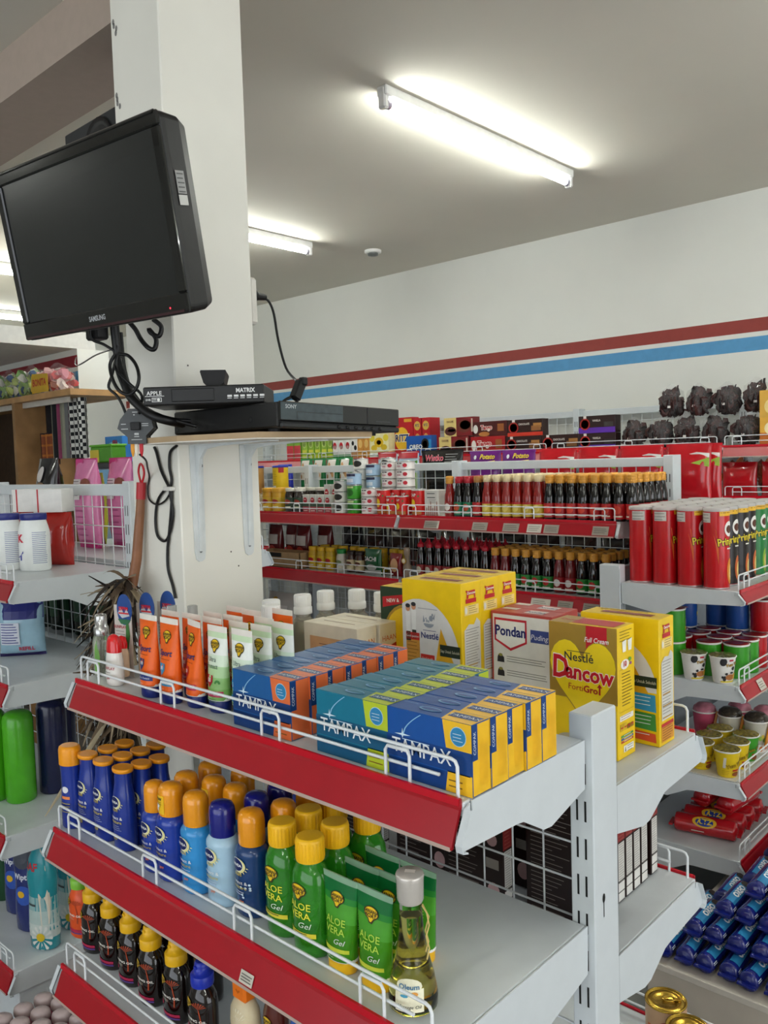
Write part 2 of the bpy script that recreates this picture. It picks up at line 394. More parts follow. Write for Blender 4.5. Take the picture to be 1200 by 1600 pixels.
# rack along the right wall
GW = thing('wall_shelving', 'white metal wall rack under the striped wall holding biscuit boxes and brown snack bags', 'shelving unit', (4.20, .55, 0), PI/2)
WL = .905
for i in range(6): make_post(GW, i*WL, 1.75, slots=(1,))
for i in range(5):
    x0 = i*WL; make_mesh(GW, x0, x0+WL, .16, 1.715)
    make_shelf(GW, 1, x0+.004, x0+WL-.004, 1.515, .04, .33); make_shelf(GW, 1, x0+.004, x0+WL-.004, 1.285, .04, .33)
    make_shelf(GW, 1, x0+.004, x0+WL-.004, .9, .04, .33)
# left unit behind the pillar
DL = .95
GD = thing('gondola_shelving', 'grey metal shelf unit with wire back at left, behind the white pillar', 'shelving unit', (1.30, 2.17, 0), PI/2)
for i in range(2): make_post(GD, i*DL, 1.462)
make_mesh(GD, 0, DL, .16, 1.428, sp=.058)
for z, d in ((1.212, .37), (.945, .40), (.555, .43)): make_shelf(GD, 1, -.006, DL, z, .037, d)
for z in (1.215, .93): make_shelf(GD, -1, -.006, DL, z, .037, .47)
make_shelf(GD, 1, -.006, DL, .19, .037, .43)
obj('base_deck', MB().box(0, -.45, 0, DL, .42, .14, STEEL, .003), GD)
tag(obj('display_plinth', MB().box(1.955, .30, 0, 3.2, .93, .195, P('b3aa9c', .5, var=.08, scale=8), .004).box(1.952, .297, .185, 3.203, .933, .203, P('c5beb2', .4), .002)), 'low beige display plinth at bottom right under the blue biscuit packs', 'plinth')
# ================================================================== goods
def T(*a): return Matrix.Translation(a)
def Rx(a): return Matrix.Rotation(a, 4, 'X')
def Rz(a): return Matrix.Rotation(a, 4, 'Z')
INK = P('2a2a2c', .6); GOLD = P('c9a227', .4); NAVY = P('10245e', .35); CREAM = P('efe6cf', .5)
# ---- tampon boxes
def tampon(acc, base, band):
    def f():
        A, B, N, LT = P(acc, .35), P(base, .28), P(band, .3), P('cfe3f0', .4)
        w, d, h = .1345, .0365, .087
        b = MB().box(-w/2, 0, 0, w/2, d, h, B, .0012, fm={'+x': A, '-x': N})
        F = front(0, -w/2)
        b.rect(F, 0, h*.30, w, h*.60, N)
        b.rect(F, 0, 0, w, h*.30, P(band, .3)); b.rect(F, 0, h*.275, w*.98, h*.29, B, .0006)
        b.pol(F, [(w*.715, h*.61), (w, h*.61), (w, h), (w*.68, h)], A, .0006)
        b.pol(F, [(w*.70, 0), (w, 0), (w, h*.29), (w*.73, h*.29)], A, .0006)
        b.ell(F, w*.855, h*.80, w*.090, w*.090, P('b9d9e6', .4), .0008); b.ell(F, w*.855, h*.80, w*.083, w*.083, P('2f86b8', .35), .001)
        b.lines(F, w*.80, h*.83, w*.91, 3, .004, LT, .0008, .0014)
        # swoosh and spark
        pts = [(w*(.20+.22*t), h*(.64+.34*t**.6)) for t in [i/8 for i in range(9)]]
        b.pol(F, pts+[(x+w*.015, y-h*.0) for x, y in pts[::-1]], P('8fc3e6', .3), .0007)
        b.pol(F, [(w*.10, h*.63), (w*.19, h*.65), (w*.20, h*.73), (w*.21, h*.65), (w*.30, h*.64), (w*.21, h*.62), (w*.20, h*.58), (w*.19, h*.62)], P('d8ecf6', .3), .0008)
        b.txt(F, 'TAMPAX', .0262, w*.42, h*.365, P('f4f6f8', .4), .001, bold=.004, sx=.92)
        b.lines(F, w*.2, h*.57, w*.62, 1, .003, LT, .0009, .0012); b.lines(F, w*.74, h*.16, w*.93, 2, .007, P('7a5210', .5), .0014, .001)
        t = top(h, -w/2, 0)
        b.pol(t, [(w*.66, 0), (w, 0), (w, d), (w*.60, d)], A, .0004)
        b.rect(t, w*.66, d*.36, w*.985, d*.78, N, .0007); b.txt(t, 'TAMPAX', .0105, w*.82, d*.45, P('dfe8ee', .4), .001, sx=1.15)
        b.ell(t, w*.42, d*.55, w*.13, d*.20, P('7fb2dc', .3), .0007, 14); b.ell(t, w*.43, d*.55, w*.115, d*.13, B, .001, 14)
        b.lines(t, w*.05, d*.75, w*.27, 1, .004, P('7fb2dc', .3), .0008, .0007)
        r = right(w/2, 0, 0)
        b.rect(r, d*.0, h*.50, d*.30, h*.99, N, .0004); b.txt(r, 'COMPAK', .0068, d*.19, h*.74, P('e8eef2', .4), .0008, rot=PI/2)
        for i in range(7): b.rect(r, d*(.42+.07*i), h*.12, d*(.42+.07*i)+.0006, h*(.7+.03*(i % 3)), P(acc, .6, var=.2), .0005)
        return obj('tampon_box', b)
    return Kind(f)
for nm, acc, base, band, x0, yL, n in (('orange', 'e2703c', '1f5c9a', '123c78', .769, .968, 7), ('lime green', 'b9c92c', '17748f', '14567a', .767, .776, 6), ('yellow', 'f2bd22', '15509c', '0f3f82', .767, .6455, 5)):
    K = tampon(acc, base, band)
    for i in range(n):
        where = 'frontmost' if i == 0 else ('backmost' if i == n-1 else ORD[i]+' from the front')
        K.put(f'blue tampon box with {nm} end, {where} in its row', 'tampon box', x0+.0372*i+random.uniform(0, .001), yL+random.uniform(-.003, .003), 1.1001, FACE_L, f'blue and {nm} tampon boxes')
# ---- squeeze tubes
def tube_prof(H, cap, rx, ry, wx):
    def at_(z):
        t = min(1, max(0, (z-cap)/(H-cap)))
        return (rx+(wx-rx)*t, max(.0011, ry*(1-t)**.75) if t < 1 else .0011)
    return at_
def squeeze(name, H, cap, rx, ry, wx, body, capm, bands=None, deco=None, crimp=P('efe9df', .3), seal=.010, clear=False):
    def f():
        r = thing(name); g = tube_prof(H, cap, rx, ry, wx); n = 24
        def ring(z):
            a, c = g(z); return [(a*math.cos(2*PI*i/n), c*math.sin(2*PI*i/n), z) for i in range(n)]
        b = MB(); zs = [cap+(H-seal-cap)*i/12 for i in range(13)]
        for z0, z1 in zip(zs, zs[1:]):
            t = (z0-cap)/(H-cap); mt = body
            if bands:
                for lim, m_ in bands:
                    if t >= lim: mt = m_
            b.loft([ring(z0), ring(z1)], mt, True, False)
        b.loft([ring(H-seal), ring(H)], crimp, False, True)
        b.loft([ring(cap-.001), ring(cap+.004)], P('f2f2ee', .35), True, True)
        def mp(a, z, off=0):
            A, c = g(z); q = max(0, 1-(a/A)**2); return (a, -(c*math.sqrt(q)+off), z)
        if deco: deco(b, mp, H)
        obj('tube_body', b, r)
        c = MB(); cr = [(rx*.93*math.cos(2*PI*i/n), ry*.93*math.sin(2*PI*i/n)) for i in range(n)]
        c.loft([[(x*s, y*s, z) for x, y in cr] for s, z in ((.94, 0), (1, .003), (1, cap-.004), (.97, cap-.0015))], capm)
        obj('cap', c, r); return r
    return Kind(f)
def banana(b, mp, cx, cz, s, ink=True):
    """the round yellow emblem with a wavy dark outline"""
    k = P('3a2a12', .6)
    b.ell(mp, cx, cz+s*.1, s*.98, s*.80, k, .0008, 20); b.ell(mp, cx, cz+s*.12, s*.86, s*.68, P('f0c51e', .4), .001, 20)
    b.pol(mp, [(cx-s*.5, cz-s*.45), (cx+s*.55, cz-s*.45), (cx+s*.2, cz-s*1.15), (cx-s*.2, cz-s*1.1)], k, .0009)
    b.pol(mp, [(cx-s*.34, cz-s*.5), (cx+s*.36, cz-s*.5), (cx+s*.1, cz-s*.95), (cx-s*.1, cz-s*.92)], P('f0c51e', .4), .0011)
    b.txt(mp, 'BANANA', s*.60, cx, cz+s*.10, k, .0014, bold=.03, sx=.78); b.txt(mp, 'BOAT', s*.66, cx, cz-s*.42, k, .0014, bold=.03, sx=.85)
def sport(spf, sh, bar):
    def d(b, mp, H):
        banana(b, mp, .002, H-.031, .0115)
        b.txt(mp, 'Sport', .015, -.001, H-.066, P('1b2a6b', .4), .001, bold=.02, shear=.25)
        s = .0085; cx, cz = -.008, H-.089
        b.pol(mp, [(cx-s, cz+s), (cx+s, cz+s), (cx+s, cz-s*.3), (cx, cz-s*1.5), (cx-s, cz-s*.3)], P(sh, .4), .0008)
        b.txt(mp, spf, .0085, cx, cz-.002, P('f4f4f0', .4), .0013, bold=.02)
        b.rect(mp, -.024, H-.119, .02, H-.109, P(bar, .4), .0008, na=8); b.txt(mp, 'Anti Sun Protect', .0052, -.002, H-.116, P('f0f0f0', .5), .0012)
        b.lines(mp, -.02, H-.073, .012, 1, .003, P('8a3a10', .6), .0008, .0008)
    return d
def ultra(spf, sh, bar):
    def d(b, mp, H):
        banana(b, mp, .001, H-.032, .0115)
        for i, t in enumerate(('Ultra', 'Protect')): b.txt(mp, t, .0115, -.004, H-.060-.0115*i, P('3c5c58', .5), .001, sx=.85)
        s = .0085; cx, cz = -.008, H-.092
        b.pol(mp, [(cx-s, cz+s), (cx+s, cz+s), (cx+s, cz-s*.3), (cx, cz-s*1.5), (cx-s, cz-s*.3)], P(sh, .4), .0008)
        b.txt(mp, spf, .0095, cx, cz-.003, P('f4f4f0', .4), .0013, bold=.02)
        for k in range(5):
            t = PI*(.1+.2*k); b.ell(mp, .011+.004*math.cos(t), cz-.004+.004*math.sin(t), .0022, .0022, P('3f8a3a', .5), .0009, 6)
        b.rect(mp, -.024, H-.119, .021, H-.109, P(bar, .4), .0008, na=8); b.txt(mp, 'Anti Sun Protect', .0052, -.002, H-.116, P('f0f0f0', .5), .0012)
        b.lines(mp, -.02, H-.124, .012, 2, .004, P('5f7f50', .6), .0008, .0008)
    return d
ORA = P('ef6412', .35); CAPN = P('14266e', .3)
GRB = [(0, P('7fb85e', .35)), (.15, P('93c477', .35)), (.3, P('b3d6a0', .35)), (.45, P('dcecd5', .35)), (.6, P('f0f4ec', .35)), (.78, P('cfe6bf', .35)), (.9, P('8cc766', .35))]
def orange_tube(spf, sh, bar): return squeeze('sunscreen_tube', .151, .022, .0235, .0165, .0275, ORA, CAPN, None, sport(spf, sh, bar))
def green_tube(spf, sh, bar): return squeeze('sunscreen_tube', .147, .022, .0235, .0165, .0265, P('f0f4ec', .35), CAPN, GRB, ultra(spf, sh, bar))
K110, K30, K50 = orange_tube('110', '16296b', '1b2f7a'), orange_tube('30', '2f8fc0', '2d93c2'), orange_tube('50', 'b5152b', 'b5174a')
G50, G30 = green_tube('50', 'b5152b', 'b0184a'), green_tube('30', '2f8fc0', '2d93c2')
GS = 'sunscreen tubes on the top shelf'
K110.put('orange sunscreen tube with 110 on a navy shield, far left of the front row', 'sunscreen', .757, 1.247, 1.1, FACE_L, GS)
K30.put('orange sunscreen tube with a light blue 30 shield, second from left in front', 'sunscreen', .758, 1.186, 1.1, FACE_L, GS)
K50.put('orange sunscreen tube with a red shield, turned sideways beside the green tubes', 'sunscreen', .770, 1.133, 1.1, FACE_L-.22, GS)
G50.put('green and white sunscreen tube with red 50 shield in the front row', 'sunscreen', .776, 1.079, 1.1, FACE_L, GS)
G30.put('green and white sunscreen tube with light blue 30 shield beside the tampon boxes', 'sunscreen', .780, 1.022, 1.1, FACE_L, GS)
for k, x, y, t in ((K30, .800, 1.247, 'behind the navy 110 tube'), (K50, .804, 1.190, 'behind the light blue 30 tube'), (K50, .802, 1.128, 'behind the tube turned sideways'), (K30, .832, 1.168, 'third row, left'), (K110, .834, 1.115, 'third row, right'), (K30, .889, 1.179, 'back row, left, at the pillar foot'), (K50, .883, 1.128, 'back row, middle, at the pillar foot'), (K30, .918, 1.118-.03, 'back row, right, standing highest')):
    k.put('orange sunscreen tube with white crimp, '+t, 'sunscreen', x, y, 1.1, FACE_L, GS)
for k, x, y, t in ((G50, .817, 1.078, 'directly behind the red 50 one'), (G30, .820, 1.025, 'directly behind the light blue 30 one'), (G50, .863, 1.070, 'third row, left'), (G30, .852, 1.010, 'third row, right, showing its emblem')):
    k.put('green and white sunscreen tube, '+t, 'sunscreen', x, y, 1.1, FACE_L, GS)
# ---- sun lotion bottles (blue, flat orange disc caps)
BLU = P('16318f', .28, coat=.3); ORC = P('ef9a12', .32)
def sun_logo(b, mp, cx, cz, s, word='sun'):
    b.ell(mp, cx+s*.28, cz-s*.1, s*1.1, s*1.15, P('e7df9a', .45), .0006, 20); b.ell(mp, cx, cz, s*1.08, s*1.08, P('f1f1ea', .4), .0009, 20); b.ell(mp, cx, cz, s, s, P('0e1f5c', .3), .0011, 20)
    b.txt(mp, 'NIVEA', s*.62, cx, cz-s*.22, P('f6f6f4', .4), .0015, bold=.025)
    b.txt(mp, word, s*1.0, cx+s*.1, cz-s*1.75, P('c9b23a', .4), .0009, bold=.01)
    for q in range(4):
        t = -.3-.35*q; b.pol(mp, [(cx+s*.28+s*1.25*math.cos(t), cz+s*1.25*math.sin(t)), (cx+s*.28+s*1.6*math.cos(t+.06), cz+s*1.6*math.sin(t+.06)), (cx+s*.28+s*1.25*math.cos(t+.16), cz+s*1.25*math.sin(t+.16))], P('e7df9a', .45), .0007)
def lotion():
    r = thing('lotion_bottle'); pr = [(.0245, 0), (.027, .004), (.0275, .03), (.027, .07), (.0255, .10), (.0235, .115), (.0205, .130), (.0195, .153), (.0195, .156)]
    b = MB().lathe(pr, BLU, 24, 1.05, .72); mp = round_(pr, 1.05, .72)
    sun_logo(b, mp, -.002, .098, .0105)
    for i, (t, c) in enumerate((('protect &', 'f0f0ee'), ('moisture', 'd8c24a'))): b.txt(mp, t, .0088, -.002, .064-.008*i, P(c, .5), .0009, bold=.01)
    b.lines(mp, -.014, .050, .014, 3, .004, P('aeb8dc', .5), .001, .0008); b.txt(mp, '20', .013, -.003, .022, P('d8c24a', .5), .0009, bold=.01)
    obj('bottle_body', b, r)
    obj('cap', MB().lathe([(.0196, .156), (.0222, .157), (.0228, .161), (.0222, .1645), (.019, .1655), (.0185, .1648)], ORC, 24, 1.05, .80), r)
    return r
LOT = Kind(lotion)
for (x, y), lab in zip([(.707, 1.386), (.709, 1.335), (.711, 1.274), (.746, 1.386), (.743, 1.330), (.743, 1.268), (.781, 1.388), (.777, 1.328), (.777, 1.266), (.812, 1.332)],
    [f'{a}, {r}' for r in ('front row', 'second row', 'third row') for a in ('left', 'middle', 'right')]+['alone in the back row']):
    LOT.put(f'navy blue sun lotion bottle with flat orange cap, {lab}', 'sun lotion', x, y, .83, FACE_L, 'blue sun lotion bottles with flat caps')
def tall_lotion():
    r = thing('lotion_bottle'); pr = [(.020, 0), (.0235, .004), (.0235, .05), (.021, .09), (.0215, .120), (.023, .137)]
    b = MB().lathe(pr, BLU, 22, 1, .8); mp = round_(pr, 1, .8)
    b.ell(mp, .002, .085, .007, .007, P('e6e6ea', .4), .0008); b.rect(mp, -.006, .065, .012, .071, P('ef8a4a', .4), .0008, 4); b.lines(mp, -.012, .055, .014, 4, .006, P('b9a94a', .5), .0014, .0008)
    obj('bottle_body', b, r); obj('cap', MB().lathe([(.0235, .137), (.0235, .168), (.022, .174), (.018, .177)], ORC, 22, 1, .85), r); return r
Kind(tall_lotion).put('tall blue lotion bottle with deep orange screw cap at the left end of its shelf', 'sun lotion', .694, 1.427, .83, FACE_L+.2)
# ---- sun sprays (dome caps)
def spray(body, cap, sticker=False, word='sun', rough=.25, trans=0., amber=False):
    def f():
        r = thing('sun_spray_bottle'); BD = P(body, rough, coat=.4, trans=trans); pr = [(.022, 0), (.0255, .004), (.026, .02)]
        for i in range(7):  # finger-grip waves
            z = .022+i*.011; pr += [(.0262, z+.003), (.0248, z+.0085)]
        pr += [(.0262, .103), (.0255, .110), (.0215, .1165), (.0185, .119)]
        b = MB().lathe(pr, BD, 26, 1, .86); mp0 = round_([(.0264, 0), (.0264, .108), (.0255, .112)], 1, .86)
        sun_logo(b, mp0, -.003, .090, .0105, word)
        for i, (t, c) in enumerate((('protect &', 'f0f0ee'), ('moisture', 'd8c24a'))): b.txt(mp0, t, .0078, -.002, .058-.008*i, P(c, .5), .0009)
        b.lines(mp0, -.013, .044, .011, 2, .004, P('c8d4ee', .5), .001, .0008); b.txt(mp0, 'SPF', .006, .003, .026, P('e2793a', .5), .0009, bold=.02)
        if amber:
            for k in range(7): b.ell(mp0, random.uniform(0, .02), random.uniform(.03, .06), .002, .002, P('cfe6f5', .2), .0008, 7)
        obj('bottle_body', b, r)
        cp = [(.0192, .119), (.0198, .121), (.0198, .158), (.0188, .167), (.0155, .1735), (.009, .1765), (.001, .1772)]
        c = MB().lathe(cp, P(cap, .25, coat=.5), 22, 1, .9)
        if sticker:
            m2 = round_(cp, 1, .9); c.rect(m2, -.017, .124, .007, .158, P('f6c21c', .4), .0006, 5, 2); c.txt(m2, 'NEW', .0078, -.006, .149, INK, .0012, bold=.02)
            c.lines(m2, -.014, .145, .004, 3, .0035, INK, .0008, .001)
            c.pol(m2, [(-.012, .128), (-.004, .128), (-.004, .136), (-.001, .137), (-.002, .141), (-.006, .142), (-.010, .142), (-.014, .141), (-.015, .137), (-.012, .136)], P('f4f4f0', .4), .0012)
        obj('cap', c, r); return r
    return Kind(f)
SB, SBN, SL, SW, SD = spray('1a3aa0', 'ef9a12'), spray('1a3aa0', 'ef9a12', True), spray('2f8fd0', 'ef9a12'), spray('a9cbe0', '12177a'), spray('123a6e', 'ef9a12', amber=True)
GG = 'sun sprays with dome caps'
for k, x, y, lab in ((SB, .704, 1.166, 'dark blue sun spray with orange dome cap, leftmost of the front row'), (SBN, .706, 1.122, 'dark blue sun spray with NEW sticker on its orange cap, front row'), (SL, .709, 1.060, 'bright blue ribbed sun spray with orange dome cap, middle of front row'),
    (SW, .713, .999, 'pale blue after-sun spray with navy dome cap, front row'), (SD, .722, .942, 'glossy dark teal sun spray with orange cap beside the green gel'),
    (SB, .748, 1.142, 'dark blue sun spray, leftmost of the second row'), (SBN, .765, 1.090, 'dark blue sun spray with NEW sticker on its cap, second row'), (SL, .766, 1.036, 'bright blue sun spray behind the pale blue one'), (SW, .766, .984, 'pale blue spray with navy cap behind the front navy-capped one'), (SD, .772, .929, 'dark teal spray with orange cap in the second row'),
    (SB, .800, 1.150, 'dark blue sun spray at the left of the third row'), (SL, .818, 1.085, 'sun spray with orange cap in the third row, under the red strip'), (SW, .816, .990, 'navy-capped spray in the third row'), (SD, .826, .934, 'teal spray with orange cap, third row, behind the gel bottles')):
    k.put(lab, 'sun spray', x, y, .83, FACE_L+random.uniform(-.06, .06), GG)
SBN.put('sun spray with NEW sticker on an orange cap, in the back row', 'sun spray', .868, 1.045, .83, FACE_L, GG)
# ---- aloe vera gel
GEL = P('3fae2a', .12, trans=.55, coat=.3); YEL = P('f3bb16', .35)
def aloe_print(b, mp, z, s=1.):
    banana(b, mp, -.001, z+.048*s, .0125*s)
    b.txt(mp, 'ALOE', .0155*s, 0, z+.020*s, P('e8dc3c', .45), .001, bold=.01, sx=.85); b.txt(mp, 'VERA', .0155*s, 0, z+.006*s, P('e8dc3c', .45), .001, bold=.01, sx=.85); b.txt(mp, 'Gel', .0125*s, .006*s, z-.008*s, P('f4f6ee', .4), .001, shear=.3)
def aloe():
    r = thing('aloe_gel_bottle'); pr = [(.024, 0), (.0275, .004), (.0285, .02), (.0285, .105), (.027, .122), (.021, .137), (.0165, .141), (.0165, .146)]
    b = MB().lathe(pr, GEL, 26, 1, .78); mp = round_(pr, 1, .78)
    aloe_print(b, mp, .055); b.rect(mp, -.022, .033, .022, .040, P('e3d13a', .45), .0008, 8); b.lines(mp, -.018, .0375, .016, 1, .003, INK, .0012, .0012)
    obj('bottle_body', b, r)
    c = MB().lathe([(.0185, .144), (.0188, .146), (.0188, .176), (.0178, .1795), (.016, .1805)], YEL, 24)
    for i in range(24):
        t = 2*PI*i/24; c.box(.0186, -.0006, .147, .0192, .0006, .174, YEL, M=Rz(t))
    obj('cap', c, r); return r
ALO = Kind(aloe)
for x, y, t in ((.719, .870, 'front row, beside the blue sprays'), (.712, .806, 'front row, nearest the shelf edge'), (.770, .872, 'second row, left'), (.763, .811, 'second row, right'), (.816, .868, 'third row, left'), (.821, .806, 'third row, right')):
    ALO.put('clear green aloe gel bottle with yellow cap, '+t, 'aloe gel', x, y, .83, FACE_L, 'green aloe gel bottles')
def aloe_tube():
    G1, G2, G3 = P('4fa81e', .2, trans=.35), P('2f9a3a', .22, trans=.3), P('157a3c', .25, trans=.25)
    def deco(b, mp, H):
        banana(b, mp, 0, H-.033, .012)
        b.txt(mp, 'ALOE', .0155, -.001, H-.072, P('b9d94a', .45), .001, bold=.005, sx=.85); b.txt(mp, 'VERA', .0155, -.001, H-.086, P('b9d94a', .45), .001, bold=.005, sx=.85); b.txt(mp, 'Gel', .0115, .006, H-.100, P('f4f6ee', .4), .001, shear=.3)
        b.rect(mp, -.02, H-.112, .02, H-.106, P('c9d23a', .45), .0008, 8)
    return squeeze('aloe_gel_tube', .146, .020, .0225, .016, .030, G1, YEL, [(0, G1), (.45, P('5cb83a', .2, trans=.3)), (.62, G2), (.7, G3)], deco, P('9fc7a8', .25, trans=.3), .009)
AT = aloe_tube()
for x, y, t in ((.709, .747, 'front row, left'), (.710, .689, 'front row, right, near the oil bottle'), (.750, .749, 'second row, left'), (.752, .698, 'second row, right'), (.790, .750, 'back row, left'), (.789, .686, 'back row, right, behind the oil bottle')):
    AT.put('green squeeze tube of aloe gel, '+t, 'aloe gel', x, y, .83, FACE_L, 'green aloe gel tubes')
# ---- massage oil
oil = thing('oil_bottle', 'clear bell-shaped bottle of pale yellow massage oil with pearl cap', 'oil bottle', (.712, .632, .83), FACE_L+.55)
pr = [(.026, 0), (.0305, .004), (.031, .018), (.027, .045), (.020, .075), (.0155, .105), (.0140, .135), (.0140, .150)]
GLS = P('fbfbf0', .02, trans=1., var=0, ior=1.3)
obj('bottle_body', MB().lathe(pr, GLS, 28), oil)
obj('oil_filling', MB().lathe([(.0245, .003), (.0285, .006), (.0292, .018), (.0255, .045), (.0188, .072), (.0145, .1), (.0128, .128)], P('f2e88a', .02, trans=1., var=0, ior=1.36), 24), oil)
b = MB(); mp = round_(pr); b.rect(mp, -.018, .010, .018, .040, P('f3efd2', .5), .0008, 8, 4); b.ell(mp, 0, .043, .016, .010, P('f3efd2', .5), .0008, 14); b.txt(mp, 'Oleum', .009, 0, .040, P('2f6f9a', .5), .0014, bold=.02); b.txt(mp, 'Massage Oil', .006, 0, .016, INK, .0014, shear=.2); b.ell(mp, .006, .034, .005, .003, P('e8a24a', .5), .0013, 8); b.ell(mp, -.006, .031, .005, .002, P('4aa0c0', .5), .0013, 8)
obj('label_sticker', b, oil)
c = MB().lathe([(.0150, .146), (.0165, .150), (.0172, .178), (.0178, .183), (.0165, .186), (.002, .187)], P('cfc8c0', .22, .35, coat=.5), 24); c.rect(top(.1872), -.006, -.004, .007, .004, P('e6ddd6', .4), .0003)
obj('cap', c, oil)
obj('raffia_tie', MB().tube([(.0145, -.003, .142), (.021, -.008, .135), (.024, -.011, .12), (.020, -.012, .105), (.024, -.014, .09), (.021, -.015, .075)], .0011, P('c9b06a', .7), 5).tube([(.0145, 0, .142), (.023, -.005, .128), (.019, -.010, .112), (.023, -.012, .098), (.0195, -.014, .085)], .0011, P('c9b06a', .7), 5), oil)
# ---- lower shelf: tanning oils
DOIL = P('140a08', .08, coat=.6, trans=.25)
def tan_oil(body, nozzle, lab2=True, cream=None):
    def f():
        r = thing('tanning_oil_bottle'); pr = [(.022, 0), (.025, .004), (.0255, .02), (.0255, .085), (.024, .098), (.019, .112), (.0135, .119), (.0130, .122)]
        b = MB().lathe(pr, body, 24, 1, .75); mp = round_(pr, 1, .75)
        banana(b, mp, -.010, .088, .0095)
        for q in range(7):
            t = .4+.35*q; b.pol(mp, [(.010, .083), (.010+.013*math.cos(t), .083+.013*math.sin(t)), (.010+.012*math.cos(t+.18), .083+.012*math.sin(t+.18))], P('a8401e', .5), .0008)
        b.pol(mp, [(.010, .083), (.013, .06), (.012, .04), (.0145, .04), (.0150, .06), (.0115, .083)], P('a8401e', .5), .0008)
        b.txt(mp, 'TANNING OIL', .0072, -.001, .056, P('f0ede2', .5), .001, bold=.02); b.lines(mp, -.016, .051, .01, 2, .003, P('c9c2ae', .5), .0008, .001)
        b.ell(mp, -.012, .040, .004, .005, P('d0305a', .5), .0009, 10); b.rect(mp, -.02, .018, .021, .024, P('b0204a', .5), .0008, 6); b.rect(mp, -.02, .013, .021, .0165, P('5a3a86', .5), .0008, 6)
        obj('bottle_body', b, r)
        obj('spray_nozzle', MB().lathe([(.0165, .120), (.0168, .122), (.0168, .141), (.016, .1425), (.0125, .143), (.0105, .158), (.0100, .165), (.0085, .167)], nozzle, 20).box(-.003, -.0125, .155, .003, -.008, .161, nozzle, .001), r)
        return r
    return Kind(f)
KT = tan_oil(DOIL, P('e9b312', .35)); KTB = tan_oil(P('1c1210', .08, coat=.5, trans=.3), P('1a2fa8', .3)); KTO = tan_oil(P('d9501a', .35), P('7fc03a', .3))
KTO.put('orange bottle with lime green spray nozzle at left end of the lowest visible shelf', 'sun spray', .742, 1.512, .565, FACE_L)
for i, (x, y) in enumerate([(.732, 1.445), (.728, 1.372), (.725, 1.300), (.719, 1.226), (.722, 1.155)]):
    KT.put(f'dark tanning oil bottle with yellow spray nozzle, {ORD[i]} from left', 'tanning oil', x, y, .565, FACE_L, 'dark tanning oils with yellow nozzles')
    KT.put(f'dark tanning oil bottle in the back row behind the {ORD[i]} yellow-nozzled one', 'tanning oil', x+.065, y+.004, .565, FACE_L, 'dark tanning oils with yellow nozzles')
KTB.put('dark tanning oil bottle with blue spray nozzle', 'tanning oil', .716, 1.074, .565, FACE_L)
r = thing('lotion_bottle', 'cream shell-ribbed lotion bottle with big square orange cap under the red strip', 'sun lotion', (.745, 1.006, .565), FACE_L)
pr = [(.020, 0), (.026, .006), (.030, .03), (.032, .05), (.030, .072), (.022, .086), (.015, .090)]
b = MB().lathe(pr, P('d8c9a4', .4), 26, 1, .7); mp = round_(pr, 1, .7)
for q in range(9):
    t = -.9+.225*q; b.pol(mp, [(.002*math.sin(t), .055), (.024*math.sin(t)-.001, .055+.024*math.cos(t)), (.024*math.sin(t)+.001, .055+.024*math.cos(t))], P('efe6cc', .4), .0012)
b.ell(mp, 0, .036, .014, .016, P('ee6a1a', .4), .001); obj('bottle_body', b, r)
obj('cap', MB().box(-.018, -.014, .088, .018, .014, .124, P('f07818', .35), .004).pol(front(-.0141), [(-.006, .106), (0, .101), (.006, .106), (.004, .108), (0, .105), (-.004, .108)], P('c85f10', .4)), r)
def small_lot(body, cap):
    def f():
        r = thing('lotion_bottle'); pr = [(.022, 0), (.025, .004), (.025, .08), (.020, .095), (.0185, .112)]
        b = MB().lathe(pr, body, 22, 1, .75); mp = round_(pr, 1, .75); banana(b, mp, -.002, .07, .011); b.lines(mp, -.016, .05, .014, 4, .006, P('e8dcc0', .5), .0012, .0009); obj('bottle_body', b, r)
        obj('cap', MB().lathe([(.0188, .112), (.0192, .113), (.0192, .124), (.0175, .126)], ORC, 20, 1, .85), r); return r
    return Kind(f)
small_lot(P('5a1f10', .2, coat=.4), 0).put('red-brown tanning lotion bottle with orange cap near the bottom edge', 'sun lotion', .762, .953, .565, FACE_L)
small_lot(P('2a62b8', .25), 0).put('blue sun lotion bottle with orange cap at the bottom edge of the view', 'sun lotion', .756, .888, .565, FACE_L)
# ---- far left of the top shelf
r = thing('spray_bottle', 'clear spray bottle with silver pump at the far left of the top shelf', 'spray bottle', (.781, 1.452, 1.10), FACE_L)
pr = [(.015, 0), (.0175, .003), (.0175, .070), (.0145, .082), (.009, .086)]
obj('bottle_body', MB().lathe(pr, P('dfe8d8', .06, trans=.85, var=0), 20), r)
b = MB(); b.pol(round_(pr), [(.002, .01), (.012, .012), (.014, .04), (.008, .075), (.004, .06)], P('6fa84a', .5), .0008); b.lines(round_(pr), -.012, .06, 0, 6, .006, P('5a5f4a', .5), .001, .0008); obj('printed_leaf', b, r)
obj('pump', MB().lathe([(.0135, .082), (.014, .084), (.014, .100), (.0115, .102), (.0115, .122), (.0105, .126), (.004, .127)], P('b9b9b7', .25, .9), 20), r)
r = thing('lotion_bottle', 'small white sunscreen bottle with rounded red cap beside the price end', 'sunscreen', (.757, 1.365, 1.10), FACE_L, )
r['label'] = 'small white sunscreen bottle with rounded red cap near the left end of the top shelf'
pr = [(.018, 0), (.0225, .004), (.024, .02), (.022, .05), (.0192, .064)]
